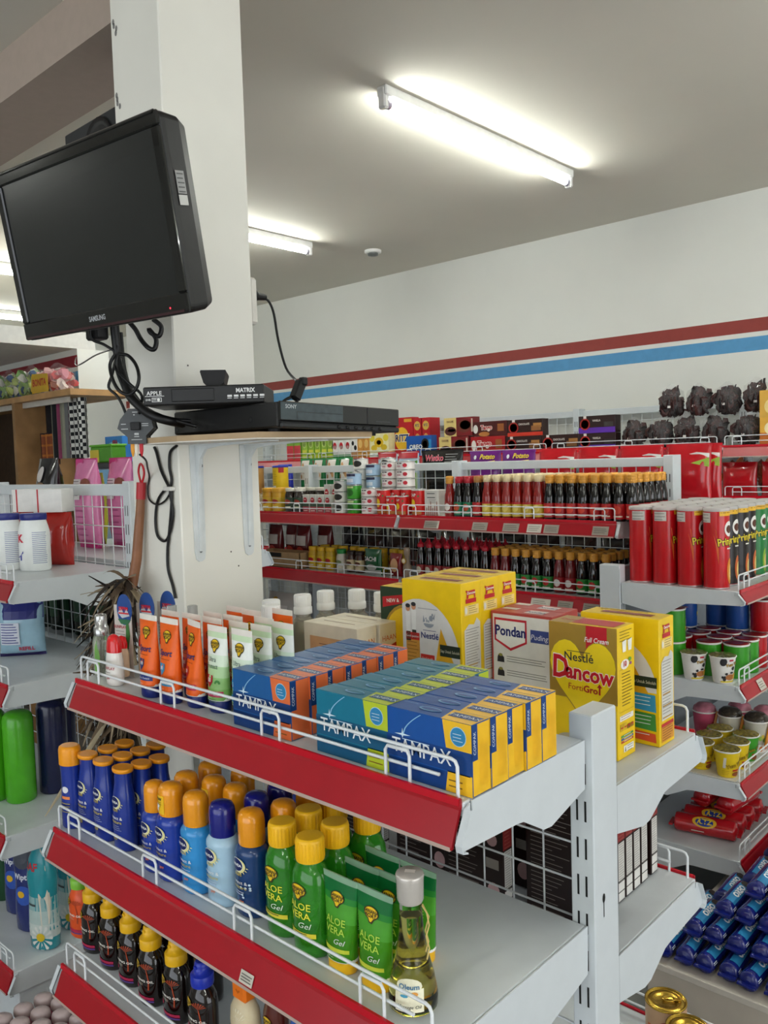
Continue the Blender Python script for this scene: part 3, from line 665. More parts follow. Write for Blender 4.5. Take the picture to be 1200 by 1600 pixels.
b = MB().lathe(pr, P('efebe4', .3), 22, 1, .65); mp = round_(pr, 1, .65); b.txt(mp, 'SUNPLAY', .0075, 0, .032, P('b02838', .5), .0009, bold=.01); b.lines(mp, -.010, .026, .010, 1, .004, P('6a6462', .5), .001, .0008); b.txt(mp, 'SPF', .0065, 0, .013, P('b02838', .5), .0009, bold=.02); obj('bottle_body', b, r)
obj('cap', MB().lathe([(.0195, .064), (.0195, .072), (.0175, .085), (.013, .094), (.005, .098), (.0005, .0985)], P('d8181c', .2, coat=.5), 22, 1, .68), r)
def sun_card():
    r = thing('blister_pack'); w, h = .05, .17
    b = MB().box(-w/2, 0, 0, w/2, .0012, h*.86, P('cfc6be', .35)); F = front(0)
    n = 24; pts = [(.006+.021*math.cos(2*PI*i/n), h-.032+.032*math.sin(2*PI*i/n)) for i in range(n)]
    b.prism(pts, -.001, .0008, P('2d4f92', .3), 'y'); F2 = front(-.001)
    b.pol(F2, [(-.013, h-.052), (.025, h-.052), (.014, h-.062), (-.004, h-.062)], P('35704a', .4)); b.pol(F2, [(-.012, h-.040), (-.004, h-.028), (.006, h-.04), (.014, h-.03), (.022, h-.044), (.0, h-.05)], P('c8cfd2', .4))
    b.txt(F2, 'SPF99', .011, .005, h-.034, P('d8202c', .4), .001, bold=.03); b.rect(F2, -.009, h-.041, .02, h-.038, P('d8202c', .4), .0012)
    b.txt(F, 'SUNPLAY', .0085, -.008, h*.58, P('b02838', .5), .0008, bold=.01); b.lines(F, -.022, h*.54, .006, 5, .0065, P('8a8580', .5), .0012, .0006)
    b.pol(F, [(.006, h*.30), (.014, h*.34), (.020, h*.5), (.016, h*.68), (.010, h*.72), (.008, h*.5)], P('3f7a38', .5), .001); obj('backing_card', b, r)
    obj('bottle', MB().lathe([(.014, .004), (.0165, .008), (.0165, .05), (.013, .062)], P('e9c9a8', .4), 18, 1, .6, T(.008, -.012, 0)).lathe([(.0135, .062), (.0135, .072), (.010, .084), (.001, .087)], P('d8181c', .2), 18, 1, .62, T(.008, -.012, 0)), r)
    return r
SCARD = Kind(sun_card)
for i, (x, y) in enumerate([(.800, 1.405), (.835, 1.385), (.868, 1.366)]): SCARD.put(f'sunscreen pack with blue SPF 99 card, {("front", "middle", "rear")[i]} of three', 'sunscreen pack', x, y, 1.10, FACE_L+.15, 'SPF 99 carded packs')
CLT = Kind(lambda: obj('clear_tube', MB().lathe([(.012, 0), (.0125, .002), (.0125, .125), (.0095, .128), (.0095, .146), (.008, .147)], P('e9ebe6', .12, trans=.6), 18)))
for i, (x, y) in enumerate([(.851, 1.32), (.872, 1.285)]): CLT.put(f'translucent capped bottle behind the orange tubes, {("left", "right")[i]} of the pair', 'bottle', x, y, 1.10, 0, 'translucent bottles behind the orange tubes')
# ---- back of the top shelf: bottles with white caps, food colouring boxes
def water():
    r = thing('clear_bottle'); pr = [(.026, 0), (.030, .004), (.030, .09), (.029, .094), (.030, .1), (.030, .125), (.024, .142), (.0165, .150), (.0165, .158)]
    obj('bottle_body', MB().lathe(pr, P('e6e2d2', .05, trans=.8, var=0), 22), r); obj('filling', MB().lathe([(.0275, .003), (.0285, .006), (.0285, .124), (.02, .142)], P('c9c2a2', .15, trans=.55, var=0), 18), r)
    c = MB().lathe([(.0205, .158), (.021, .160), (.021, .172), (.0195, .173), (.0195, .176), (.0195, .198), (.018, .2005)], WHITE, 22)
    for i in range(22): c.box(.0193, -.0006, .178, .0199, .0006, .197, WHITE, M=Rz(2*PI*i/22))
    obj('cap', c, r); return r
WB = Kind(water)
for i, (x, y) in enumerate([(1.104, 1.345), (1.148, 1.396), (1.235, 1.392), (1.300, 1.386), (1.350, 1.335), (1.354, 1.258)]):
    WB.put(f'clear bottle of pale liquid with ribbed white cap, {ORD[i]} from left behind the tampons', 'bottle', x, y, 1.005, 0, 'clear bottles with white caps')
def carton(name, w, d, h, base, deco, fm=None):
    def f():
        b = MB().box(-w/2, 0, 0, w/2, d, h, base, .001, fm=fm); deco(b, front(0, -w/2), right(w/2), top(h, -w/2), w, d, h); return obj(name, b)
    return Kind(f)
def d_whip(b, F, R, t, w, d, h):
    b.rect(F, w*.12, h*.1, w*.86, h*.82, P('dba878', .5)); b.rect(F, w*.12, 0, w*.86, h*.12, P('b7a0c8', .5), .0006); b.lines(F, w*.3, h*.72, w*.7, 3, .009, P('8a5a3a', .5), .0016, .0008); b.lines(F, w*.2, h*.5, w*.75, 3, .008, P('8a5a3a', .5), .0012, .0008)
    b.txt(R, 'HAAN', .016, d*.5, h*.76, P('d8701c', .5), .0006, bold=.0); b.pol(R, [(d*.1, h*.42), (d*.9, h*.50), (d*.9, h*.72), (d*.1, h*.64)], P('b01e20', .4), .0006); b.txt(R, 'Wippy', .0165, d*.5, h*.5, P('f6f2ea', .5), .0012, bold=.02, sx=.9, rot=.12); b.ell(R, d*.5, h*.25, d*.4, h*.16, P('dd8a24', .4), .0008); b.lines(t, w*.2, d*.5, w*.8, 1, .004, P('8a5a3a', .5), .003, .0006)
WH = carton('dessert_mix_box', .160, .058, .155, CREAM, d_whip)
WH.put('cream dessert mix box nearer the tampons, with orange panel on its long side', 'food box', 1.185, 1.255, 1.005, FACE_L, 'cream dessert mix boxes')
WH.put('cream dessert mix box behind the other one, beside the milk powder boxes', 'food box', 1.247, 1.250, 1.005, FACE_L, 'cream dessert mix boxes')
# ---- milk powder boxes
MY = P('f0c80e', .32); MRED = P('c01722', .35); MGOLD = P('b08a35', .3, .3)
def cow(b, mp, x, y, s):
    b.pol(mp, [(x-s, y), (x-s*.9, y+s*.75), (x-s*1.15, y+s*.85), (x-s*1.1, y+s*1.1), (x-s*.7, y+s*.95), (x+s*.8, y+s), (x+s*.85, y), (x+s*.6, y), (x+s*.55, y+s*.4), (x-s*.55, y+s*.4), (x-s*.65, y)], MRED, .0008); b.rect(mp, x-s*1.2, y-s*.6, x+s, y-s*.05, MRED, .0007)
    b.txt(mp, 'Dancow', s*.5, x-s*.05, y+s*.52, P('fbf6e8', .4), .0014, bold=.02)
def d_milk_front(b, F, R, t, w, d, h):
    b.rect(F, 0, h*.42, w, h, MGOLD); b.pol(F, [(w*.56, h*.70), (w*.86, h*.70), (w*.86, h), (w*.56, h)], MRED, .0006); b.txt(F, 'Full Cream', .0115, w*.71, h*.875, P('f6eee6', .4), .001, bold=.01, shear=.2, sx=.85)
    def heart(s):
        o = []
        for i in range(40):
            a = 2*PI*i/40; o.append((w*.5+s*w*.030*16*math.sin(a)**3, h*.605+s*h*.0225*(13*math.cos(a)-5*math.cos(2*a)-2*math.cos(3*a)-math.cos(4*a))))
        return o
    b.pol(F, heart(1.04), P('a8862c', .35), .0008); b.pol(F, heart(1.0), P('f0cf18', .32), .001)
    b.txt(F, 'Nestlé', .0205, w*.45, h*.715, INK, .0014, bold=.01); b.rect(F, w*.28, h*.787, w*.62, h*.792, INK, .0014)
    for k, (c, bo, of) in enumerate((('f8f0e0', .06, .0014), ('c41420', .03, .0018))):
        b.txt(F, 'D', .052, w*.17, h*.575, P(c, .35), of, bold=bo, sx=.8, rot=-.05); b.txt(F, 'ancow', .036, w*.60, h*.572, P(c, .35), of, bold=bo, sx=.9, rot=-.04)
    b.txt(F, 'Forti', .0145, w*.40, h*.490, P('b01a20', .4), .0014, rot=-.04); b.txt(F, 'Gro', .0155, w*.62, h*.485, P('b01a20', .4), .0014, bold=.03, rot=-.04); b.pol(F, [(w*.74, h*.48), (w*.765, h*.48), (w*.765, h*.535), (w*.79, h*.535), (w*.753, h*.565), (w*.715, h*.535), (w*.74, h*.535)], P('b01a20', .4), .0014)
    b.ell(F, w*.3, h*.08, w*.2, h*.06, P('b9ad92', .4), .0008)
    milk_side(b, R, d, h, True); b.rect(t, w*.30, d*.15, w*.92, d*.85, MRED, .0006); b.rect(t, 0, 0, w*.3, d, MGOLD, .0005); b.txt(t, 'Dancow', .014, w*.26, d*.4, MRED, .001, bold=.02)
def milk_side(b, R, d, h, a):
    if a:
        b.lines(R, d*.14, h*.965, d*.86, 4, .005, P('7a6410', .5), .001, .0005)
        for q in (.30, .62): b.pol(R, [(d*q, h*.81), (d*(q+.18), h*.81), (d*(q+.22), h*.90), (d*(q-.03), h*.89)], P('f0efe6', .3), .0008)
        b.ell(R, d*.42, h*.715, d*.24, h*.038, P('f4efe6', .4), .0006, 14); b.txt(R, '10', .0125, d*.40, h*.70, P('c41420', .4), .0012, bold=.03); b.ell(R, d*.70, h*.742, d*.09, h*.016, P('6aa83a', .4), .0012, 10); b.ell(R, d*.74, h*.71, d*.06, h*.012, P('8a4a9a', .4), .0012, 10)
        for i, q in enumerate(((.1, .36, .9, .362), (.1, .68, .3, .682), (.9, .36, .905, .68), (.1, .36, .105, .68))): b.rect(R, d*q[0], h*q[1], d*q[2], h*q[3], P('a5780e', .5), .0005)
        b.lines(R, d*.24, h*.645, d*.84, 11, .0052, P('6a560c', .5), .0013, .0006); b.rect(R, d*.1, h*.292, d*.88, h*.332, P('f3efe4', .4), .0006); b.lines(R, d*.15, h*.322, d*.8, 2, .004, P('8a5a4a', .5), .0008, .001)
        for i, c in enumerate(('c9a21a', 'd8b22a', '8a5a1a', 'a0742a')): b.rect(R, d*(.12+.2*i), h*.215, d*(.29+.2*i), h*(.27 if i < 2 else .25), P(c, .4), .0006); b.rect(R, d*(.14+.2*i), h*.235, d*(.27+.2*i), h*.245, MRED, .0009)
        for i, c in enumerate(('3f8f4a', '2a4f9a', 'b8341e')): b.rect(R, d*.16, h*(.165-.022*i), d*.86, h*(.18-.022*i), P(c, .4), .0006); b.lines(R, d*.3, h*(.1745-.022*i), d*.8, 1, .01, P('efe8d8', .5), .001, .001)
        b.rect(R, d*.30, h*.045, d*.88, h*.095, P('f2efe6', .4), .0006); b.lines(R, d*.5, h*.083, d*.84, 3, .004, P('6a6a64', .5), .0008, .001); b.tri = None
        b.pol(R, [(d*.36, h*.05), (d*.42, h*.05), (d*.39, h*.09)], INK, .001)
    else:
        cow(b, R, d*.5, h*.885, d*.24); b.rect(R, d*.14, h*.765, d*.86, h*.835, P('f3d888', .4), .0006); b.lines(R, d*.34, h*.825, d*.8, 4, .004, P('8a6a2a', .5), .0009, .001); b.ell(R, d*.22, h*.80, d*.06, h*.025, P('e9e6dc', .4), .001, 10)
        b.pol(R, [(d*.12, h*.20), (d*.92, h*.20), (d*.92, h*.70), (d*.75, h*.735), (d*.6, h*.69), (d*.35, h*.70), (d*.12, h*.66)], P('d6d4cc', .4), .0006)
        b.lines(R, d*.18, h*.66, d*.86, 18, .0052, P('8f8b84', .5), .0012, .0009); b.lines(R, d*.18, h*.40, d*.86, 3, .02, P('b58a3a', .5), .002, .001); b.rect(R, d*.1, h*.03, d*.92, h*.165, P('d8932e', .4), .0006); b.rect(R, d*.1, h*.15, d*.92, h*.175, MRED, .0008); b.lines(R, d*.15, h*.14, d*.85, 6, .0042, P('8a4a1a', .5), .0012, .001)
def d_milk_back(b, F, R, t, w, d, h):
    n = 20; arc = [(w*(.30+.68*math.cos(PI*i/n/1.0)*.98), h*(.42+.44*math.sin(PI*i/n))) for i in range(n+1)]
    b.pol(F, [(max(0, min(w, x)), y) for x, y in arc], P('d9d7d2', .4), .0005)
    b.lines(F, w*.28, h*.79, w*.62, 1, .004, P('9a9aa0', .5), .0013, .0008); b.txt(F, 'Nestlé', .0165, w*.47, h*.575, P('1c2c6a', .5), .001, bold=.02); b.rect(F, w*.36, h*.632, w*.58, h*.636, P('1c2c6a', .5), .001)
    # nest emblem: a ring of twigs with a few leaves
    NG = P('8d949c', .5); b.ell(F, w*.46, h*.685, w*.085, h*.030, NG, .0009, 14, PI, 2*PI)
    for x_, y_, ra, rb in ((.50, .725, .034, .022), (.525, .752, .016, .011), (.43, .705, .014, .012), (.415, .722, .011, .008), (.46, .702, .012, .010)): b.ell(F, w*x_, h*y_, w*ra, h*rb, NG, .0009, 10)
    b.pol(F, [(w*.53, h*.73), (w*.57, h*.765), (w*.555, h*.715)], NG, .0009); b.pol(F, [(w*.36, h*.69), (w*.40, h*.70), (w*.37, h*.745)], NG, .0009)
    b.pol(F, [(w*.56, h*.40), (w*.66, h*.66), (w*.86, h*.42), (w*.86, h*.36), (w*.58, h*.36)], P('d9a41a', .4), .0007)
    b.rect(F, w*.64, h*.46, w*.97, h*.545, P('1f2f22', .4), .001); b.txt(F, 'Siap Untuk Sekolah', .0078, w*.805, h*.49, P('d8d4b8', .5), .0014, sx=.75)
    for x0, y0, y1 in ((.06, .22, .60), (.31, .20, .45)):
        b.rect(F, w*x0, h*y0, w*(x0+.235), h*y1, P('c9923a', .4), .0008); b.rect(F, w*x0, h*(y1-.05), w*(x0+.235), h*(y1+.005), P('c02a22', .4), .001); b.lines(F, w*(x0+.02), h*(y1-.07), w*(x0+.22), 9, h*.027, P('8a5a1e', .5), .0013, .0011)
    b.txt(F, 'Good question', .0062, w*.177, h*.57, P('f4ece0', .5), .0016, sx=.85); b.txt(F, 'Good to talk', .0062, w*.427, h*.418, P('f4ece0', .5), .0016, sx=.85)
    for c, z0 in (('2f93bd', .28), ('3d8f3f', .13), ('d8502a', .04)):
        b.pol(F, [(w*.64, h*z0), (w*.96, h*(z0-.01)), (w*.95, h*(z0+.125 if z0 > .1 else z0+.06)), (w*.63, h*(z0+.13 if z0 > .1 else z0+.07))], P(c, .4), .001); b.lines(F, w*.70, h*(z0+.1 if z0 > .1 else z0+.045), w*.92, 3 if z0 > .1 else 1, h*.03, P('dfe8e6', .5), .0012, .0014)
    # two pupils in white shirts printed beside the emblem
    for x_, z_ in ((.105, .70), (.205, .715)):
        b.pol(F, [(w*(x_-.035), h*(z_-.09)), (w*(x_+.035), h*(z_-.09)), (w*(x_+.045), h*(z_+.06)), (w*(x_-.045), h*(z_+.06))], P('e9e9e4', .4), .001); b.pol(F, [(w*(x_-.04), h*(z_-.16)), (w*(x_+.04), h*(z_-.16)), (w*(x_+.035), h*(z_-.09)), (w*(x_-.035), h*(z_-.09))], P('1f2a1c', .4), .001)
        b.ell(F, w*x_, h*(z_+.085), .0058, .0068, P('c98f6a', .5), .0012, 12); b.ell(F, w*x_, h*(z_+.102), .0062, .0042, INK, .0014, 12)
    b.lines(F, w*.1, h*.15, w*.5, 2, .006, P('b08a10', .5), .001, .0008)
    milk_side(b, R, d, h, False); b.rect(t, w*.2, d*.3, w*.85, d*.62, P('8a3a22', .5), .0006); b.lines(t, w*.1, d*.8, w*.9, 1, .004, P('8a5a22', .5), .003, .0006)
MF = carton('milk_powder_box', .124, .060, .215, MY, d_milk_front); MBK = carton('milk_powder_box', .145, .062, .262, MY, d_milk_back)
MSM = carton('milk_powder_box', .145, .057, .216, MY, d_milk_back)
MF.put('yellow and gold milk powder box with heart panel, right behind the white post', 'milk powder box', 1.211, .682, 1.005, FACE_L, None)
MSM.put('yellow milk powder box at the right edge, rear of the heart-fronted box', 'milk powder box', 1.311, .668, 1.005, FACE_L, None)
for i in range(3): MBK.put(f'tall yellow milk powder box behind the tampons, {("front", "middle", "rear")[i]} of the row of three', 'milk powder box', 1.217+.0645*i, 1.006+.003*i, 1.005, FACE_L, 'tall yellow milk powder boxes')
def d_milk_green(b, F, R, t, w, d, h):
    b.rect(F, 0, h*.5, w, h, P('1f3a22', .4)); b.ell(F, w*.55, h*.52, w*.5, h*.33, P('b08a28', .4), .0006, 24); b.ell(F, w*.55, h*.52, w*.46, h*.30, P('f0c818', .35), .0008, 24); b.pol(F, [(w*.05, h*.80), (w*.5, h*.86), (w*.5, h*.94), (w*.05, h*.9)], MRED, .001); b.txt(F, 'NEW &', .011, w*.28, h*.86, P('f6f0e6', .5), .0014, bold=.02, rot=.1)
    b.txt(F, 'Nestlé', .024, w*.72, h*.54, INK, .0012, bold=.01); b.txt(F, 'Dancow', .040, w*.55, h*.36, P('c41420', .4), .0014, bold=.04, sx=.72); b.txt(F, 'FortiGro', .018, w*.62, h*.22, P('6a3a1a', .4), .0012); b.lines(t, w*.1, d*.5, w*.8, 1, .004, MRED, .004, .0006)
carton('milk_powder_box', .13, .06, .226, MY, d_milk_green).put('yellow and dark green milk powder box partly hidden at left of the tall yellow ones', 'milk powder box', 1.298, 1.147, 1.005, FACE_L)
# ---- cake mix boxes
def d_pond(b, F, R, t, w, d, h):
    b.rect(F, w*.035, 0.004, w*.965, h*.975, P('e3e2da', .4)); hx = [(w*.06, h*.72), (w*.33, h*.63), (w*.60, h*.72), (w*.60, h*.94), (w*.06, h*.94)]
    b.pol(F, hx, P('c41a30', .4), .0006); cx, cy = w*.33, h*.80; b.pol(F, [(cx+(x-cx)*.9, cy+(y-cy)*.84) for x, y in hx], P('f0efe8', .4), .0008); b.txt(F, 'Pondan', .0265, cx, h*.775, P('16226a', .4), .0012, bold=.03, sx=.88)
    b.rect(F, w*.66, h*.74, w*.95, h*.86, P('3a4a8a', .4), .0007); b.txt(F, 'Puding', .014, w*.80, h*.77, P('e9e9f2', .4), .0012, shear=.2)
    for i in range(4):
        z = h*(.54-.135*i)
        if i < 3: b.pol(F, [(w*.10, z-.006), (w*.22, z-.006), (w*.215, z+.004), (w*.18, z+.008), (w*.12, z+.008), (w*.105, z+.003)], INK, .0007); b.ell(F, w*.16, z+.008, w*.035, .003, P('8f8a40', .5), .001, 10)
        else: b.tri = 0; b.pol(F, [(w*.10, z-.004), (w*.2, z+.008), (w*.21, z+.006), (w*.12, z-.006)], INK, .0007)
        b.lines(F, w*.26, z+.006, w*.92, 3, .0045, P('77766f', .5), .0012, .0007)
    b.rect(t, w*.05, d*.55, w*.3, d*.9, P('d8cfc6', .5), .0006); b.rect(t, w*.5, d*.2, w*.8, d*.75, P('e6d8d2', .5), .0006); b.txt(t, 'Pondan', .014, w*.65, d*.35, P('16226a', .4), .001, bold=.02)
    b.rect(R, d*.1, h*.1, d*.9, h*.9, P('e3e2da', .4))
PO = carton('dessert_mix_box', .135, .050, .199, P('b5423a', .4), d_pond)
PO.put('white and red dessert mix box with hexagonal logo panel, nearer of two', 'food box', 1.310, .866, 1.005, FACE_L, 'white and red dessert mix boxes')
PO.put('white and red dessert mix box standing behind the one with the logo panel', 'food box', 1.361, .870, 1.005, FACE_L, 'white and red dessert mix boxes')
# ---- dark brown boxes on the right-hand lower shelf
def d_brown(b, F, R, t, w, d, h):
    DB = P('8a8078', .6)
    b.lines(F, w*.08, h*.92, w*.7, 24, .0075, DB, .0012, .0006, .5); b.ell(F, w*.82, h*.62, w*.09, h*.06, P('c9a0a0', .5), .0007, 12); b.ell(F, w*.80, h*.86, w*.07, h*.06, P('7a5f50', .5), .0007, 12); b.ell(F, w*.84, h*.16, w*.10, h*.08, P('d8b0b0', .5), .0007, 14); b.rect(F, w*.72, h*.36, w*.93, h*.45, P('9c948c', .5), .0006)
    b.rect(R, 0, h*.55, d, h, P('8a2422', .5)); b.lines(R, d*.15, h*.95, d*.85, 13, .0062, P('a85a50', .6), .0012, .0006)
    b.rect(R, d*.10, h*.20, d*.90, h*.535, P('d6d3cc', .5), .0005); b.lines(R, d*.16, h*.52, d*.84, 16, .0042, P('8a8680', .6), .0009, .0009); b.rect(R, d*.10, h*.10, d*.90, h*.18, P('dedcd6', .5), .0005); b.rect(R, d*.10, h*.015, d*.90, h*.09, P('dedcd6', .5), .0005)
BR = carton('chocolate_powder_box', .125, .0265, .192, P('24130f', .4), d_brown)
for i, x in enumerate((1.252, 1.281, 1.310, 1.339, 1.379)):
    BR.put(f'slim dark brown box with white table on its end, {ORD[i]} from the post', 'food box', x, .708, .742, FACE_L, 'slim dark brown boxes')
for i, (x, y) in enumerate([(1.155, .70), (1.11, .84), (1.14, .98), (1.11, 1.12), (1.14, 1.26), (1.2, .84), (1.2, 1.0)]):
    BR.put(f'dark brown box seen through the wire back panel, {ORD[i]} counting away from the post', 'food box', x, y, .742, FACE_L, 'dark boxes seen through the wire back')
# ---- gold tins at the bottom right
def tin(r_, h, body, lid, deco=None, nm='food_tin'):
    def f():
        r = thing(nm); pr = [(r_, .002), (r_*1.02, 0), (r_*1.02, .003), (r_, .004), (r_, h-.004)]
        b = MB().lathe(pr, body, 24)
        if deco: deco(b, round_([(r_, 0), (r_, h)]), r_, h)
        obj('tin_body', b, r); t_ = MB().lathe([(r_, h-.004), (r_*1.03, h-.003), (r_*1.03, h), (r_*.96, h), (r_*.93, h-.003), (r_*.86, h-.003), (r_*.82, h-.0015), (r_*.6, h-.0015), (r_*.56, h-.003), (.001, h-.003)], lid, 26)
        obj('lid', t_, r)
        if r_ > .03:
            q = MB().tube([(r_*.15+r_*.30*math.cos(t), r_*.2*math.sin(t), h+.0015) for t in [2*PI*i/16 for i in range(16)]], .0016, lid, 6, closed=True); q.box(r_*.38, -.004, h-.002, r_*.75, .004, h+.001, lid, .001); obj('ring_pull', q, r)
        return r
    return Kind(f)
GLD = P('b8963a', .22, .9)
def d_tin(b, mp, r_, h): b.rect(mp, -.05, h*.1, .06, h*.62, P('d0662a', .4), .0006, 10); b.ell(mp, 0, h*.66, .025, h*.12, P('a8241c', .4), .0008); b.rect(mp, -.02, h*.05, .03, h*.2, P('8a5a20', .4), .0009, 6)
TN = tin(.040, .10, P('c9a27c', .4), GLD, d_tin)
for i, (x, y) in enumerate([(1.505, .672), (1.455, .60+.008)]):
    TN.put(f'gold-lidded food tin with ring pull at bottom right, {("rear", "front")[i]} of two', 'food tin', x-.012, y, .345, FACE_R-.9, 'gold-lidded tins', sc=.96)

# settle the front goods behind the wire guards
for o in [o for o in COL.objects if o.parent is None and 'label' in o.keys()]:
    n = o.name.split('.')[0]; x, y, z = o.location
    if x < 1.0 and y < 1.6 and n not in ('tampon_box', 'gondola_shelving', 'fluorescent_light'):
        for z0, k, hh in ((.83, 1.04, .67), (1.10, 1.03, .40), (.565, 1.04, .935)):
            if abs(z-z0) < .002:
                h = {'lotion_bottle': .165, 'sun_spray_bottle': .177, 'aloe_gel_bottle': .1805, 'aloe_gel_tube': .146, 'oil_bottle': .187, 'tanning_oil_bottle': .167, 'sunscreen_tube': .150}.get(n, .13)
                w = {'lotion_bottle': .93, 'sun_spray_bottle': 1.10, 'aloe_gel_bottle': 1.06, 'aloe_gel_tube': 1.08, 'tanning_oil_bottle': 1.12, 'sunscreen_tube': 1.0}.get(n, 1.0)
                sz = (hh-(hh-h)*k)/h; sz = 1.0 if z0 == .565 and n == 'lotion_bottle' else sz; o.location = (x*k, y*k, z0+.0006); o.scale = (w, w, sz)
                if 'leftmost of the front row' in o['label'] and n == 'sun_spray_bottle': o.scale = (.96, .96, sz*.95)
# ================================================================== television and boxes on the pillar
BLK = P('0c0c0d', .12, coat=.6, var=.02); BLK2 = P('161617', .42, var=.04); BLKS = P('101012', .55)
tv = thing('television', 'black flat screen television tilted down on the white pillar', 'television', (.778, 1.430, 1.9165))
n_ = Vector((-.98121853, -.08727309, -.17202794)); u_ = Vector((.0457, -.4978, -.0078)).normalized(); w_ = u_.cross(n_)*-1
w_ = n_.cross(u_); tv.rotation_euler = Matrix((( u_.x, -n_.x, w_.x), (u_.y, -n_.y, w_.y), (u_.z, -n_.z, w_.z))).to_euler()
W2, H2 = .253, .159
def rrect(a, c, r, n=5, sag=0.):
    pts = []
    for sx, sz, t0 in ((1, 1, 0), (-1, 1, PI/2), (-1, -1, PI), (1, -1, 1.5*PI)):
        for i in range(n+1):
            t = t0+PI/2*i/n; pts.append((sx*(a-r)+r*math.cos(t), sz*(c-r)+r*math.sin(t)))
    return pts
def shell(b, layers, mat): b.loft([[(x, y, z) for x, z in rrect(a, c, r)] for a, c, r, y in layers], mat, False)
b = MB(); shell(b, [(W2-.012, H2-.012, .010, .060), (W2-.002, H2-.004, .012, .040), (W2, H2, .013, .010), (W2, H2, .013, .001), (W2-.003, H2-.003, .011, -.001)], BLK2); obj('housing', b, tv)
b = MB()
for x0, z0, x1, z1 in ((-W2+.001, H2-.024, W2-.001, H2-.001), (-W2+.001, -H2+.001, W2-.001, -H2+.034), (-W2+.001, -H2+.034, -W2+.021, H2-.024), (W2-.021, -H2+.034, W2-.001, H2-.024)): b.box(x0, -.006, z0, x1, .002, z1, BLK, .0025)
b.tube([(-W2+.008, -.0035, H2-.0035), (W2-.008, -.0035, H2-.0035)], .0042, BLK, 10); F = front(-.006); b.txt(F, 'SAMSUNG', .013, .0, -H2+.014, P('b9bcc0', .3, .4), .0006, bold=.03, sx=.85); b.ell(F, W2-.045, -H2+.012, .0018, .0018, P('ff2a3a', .4, emis=2), .0006, 8); b.rect(F, -W2+.01, -H2+.002, W2-.01, -H2+.006, P('3a1a20', .15, coat=.5), .0006)
obj('bezel', b, tv)
obj('screen', MB().box(-W2+.0195, -.002, -H2+.032, W2-.0195, .003, H2-.022, P('1a1c1c', .22, coat=.25, var=.02)), tv)
b = MB(); R_ = right(W2-.0004, 0, 0); b.rect(R_, .012, .03, .030, .066, P('9a9a98', .5), .002); b.rect(R_, .012, .012, .030, .028, P('c9c9c4', .5), .002); b.lines(R_, .014, .06, .028, 5, .007, P('5a5a5a', .5), .002, .0025); obj('side_sticker', b, tv)
b = MB(); b.box(-.06, .055, -.06, .06, .075, .06, BLK2, .003); b.box(-.02, .07, -.02, .02, .225, .02, BLK2, .003); b.box(-.05, .215, -.09, .05, .232, .05, BLK2, .003); obj('wall_arm', b, tv)
# speaker high behind the television
sp = thing('loudspeaker', 'black loudspeaker hung under the ceiling beam behind the television', 'loudspeaker', (1.23, 1.98, 2.6))
obj('cabinet', MB().box(-.11, -.15, -.36, .11, .16, -.215, P('2b2c2e', .6), .004), sp); obj('speaker_cone', MB().lathe([(.065, 0), (.068, .004), (.055, .002), (.02, -.01), (.002, -.004)], P('151516', .5), 24, M=T(-.112, -.02, -.29) @ Matrix.Rotation(-PI/2, 4, 'Y')), sp); obj('hanger', MB().box(-.02, -.02, -.22, .02, .02, 0, BLK2), sp)
# wooden board on two steel brackets
bd = thing('wall_shelf', 'thin wooden wall shelf on two white brackets carrying the video boxes', 'wall shelf', (0, 0, 0))
bb = MB(); bb.prism([(.945, 1.556), (.945, 1.42), (1.0, 1.235), (1.28, 1.205), (1.30, 1.28), (1.30, 1.50), (1.29, 1.556)], 1.5495, 1.5605, P('b39a78', .7, var=.12, scale=14), 'z'); bb.prism([(.946, 1.556), (.946, 1.42), (1.001, 1.236), (1.279, 1.207), (1.299, 1.28), (1.299, 1.50), (1.289, 1.556)], 1.547, 1.5497, P('dcd8cf', .6, var=.08, scale=12), 'z'); obj('board', bb, bd)
for x in (1.085, 1.222):
    b = MB(); BW = P('d9dede', .35)
    b.prism([(x-.017, 1.547), (x+.017, 1.547), (x+.014, 1.31), (x+.011, 1.292), (x+.004, 1.287), (x-.004, 1.287), (x-.011, 1.292), (x-.014, 1.31)], 1.5565, 1.5595, BW, 'y')
    b.prism([(x-.017, 1.5565), (x+.017, 1.5565), (x+.012, 1.29), (x-.012, 1.29)], 1.5445, 1.547, BW, 'z')
    b.prism([(1.5565, 1.546), (1.5565, 1.31), (1.553, 1.31), (1.5475, 1.48), (1.540, 1.515), (1.52, 1.536), (1.47, 1.541), (1.30, 1.546)], x-.0035, x+.0035, BW, 'x')
    br = obj('shelf_bracket', b, bd); sc = MB()
    for z in (1.31, 1.505): sc.ell(front(1.5565), x, z, .0038, .0038, P('7d8182', .35, .7), .0012, 10)
    sc.ell(front(1.5565), x+.012, 1.50, .003, .004, P('7d8182', .35, .7), .0012, 8); obj('screw', sc, br)
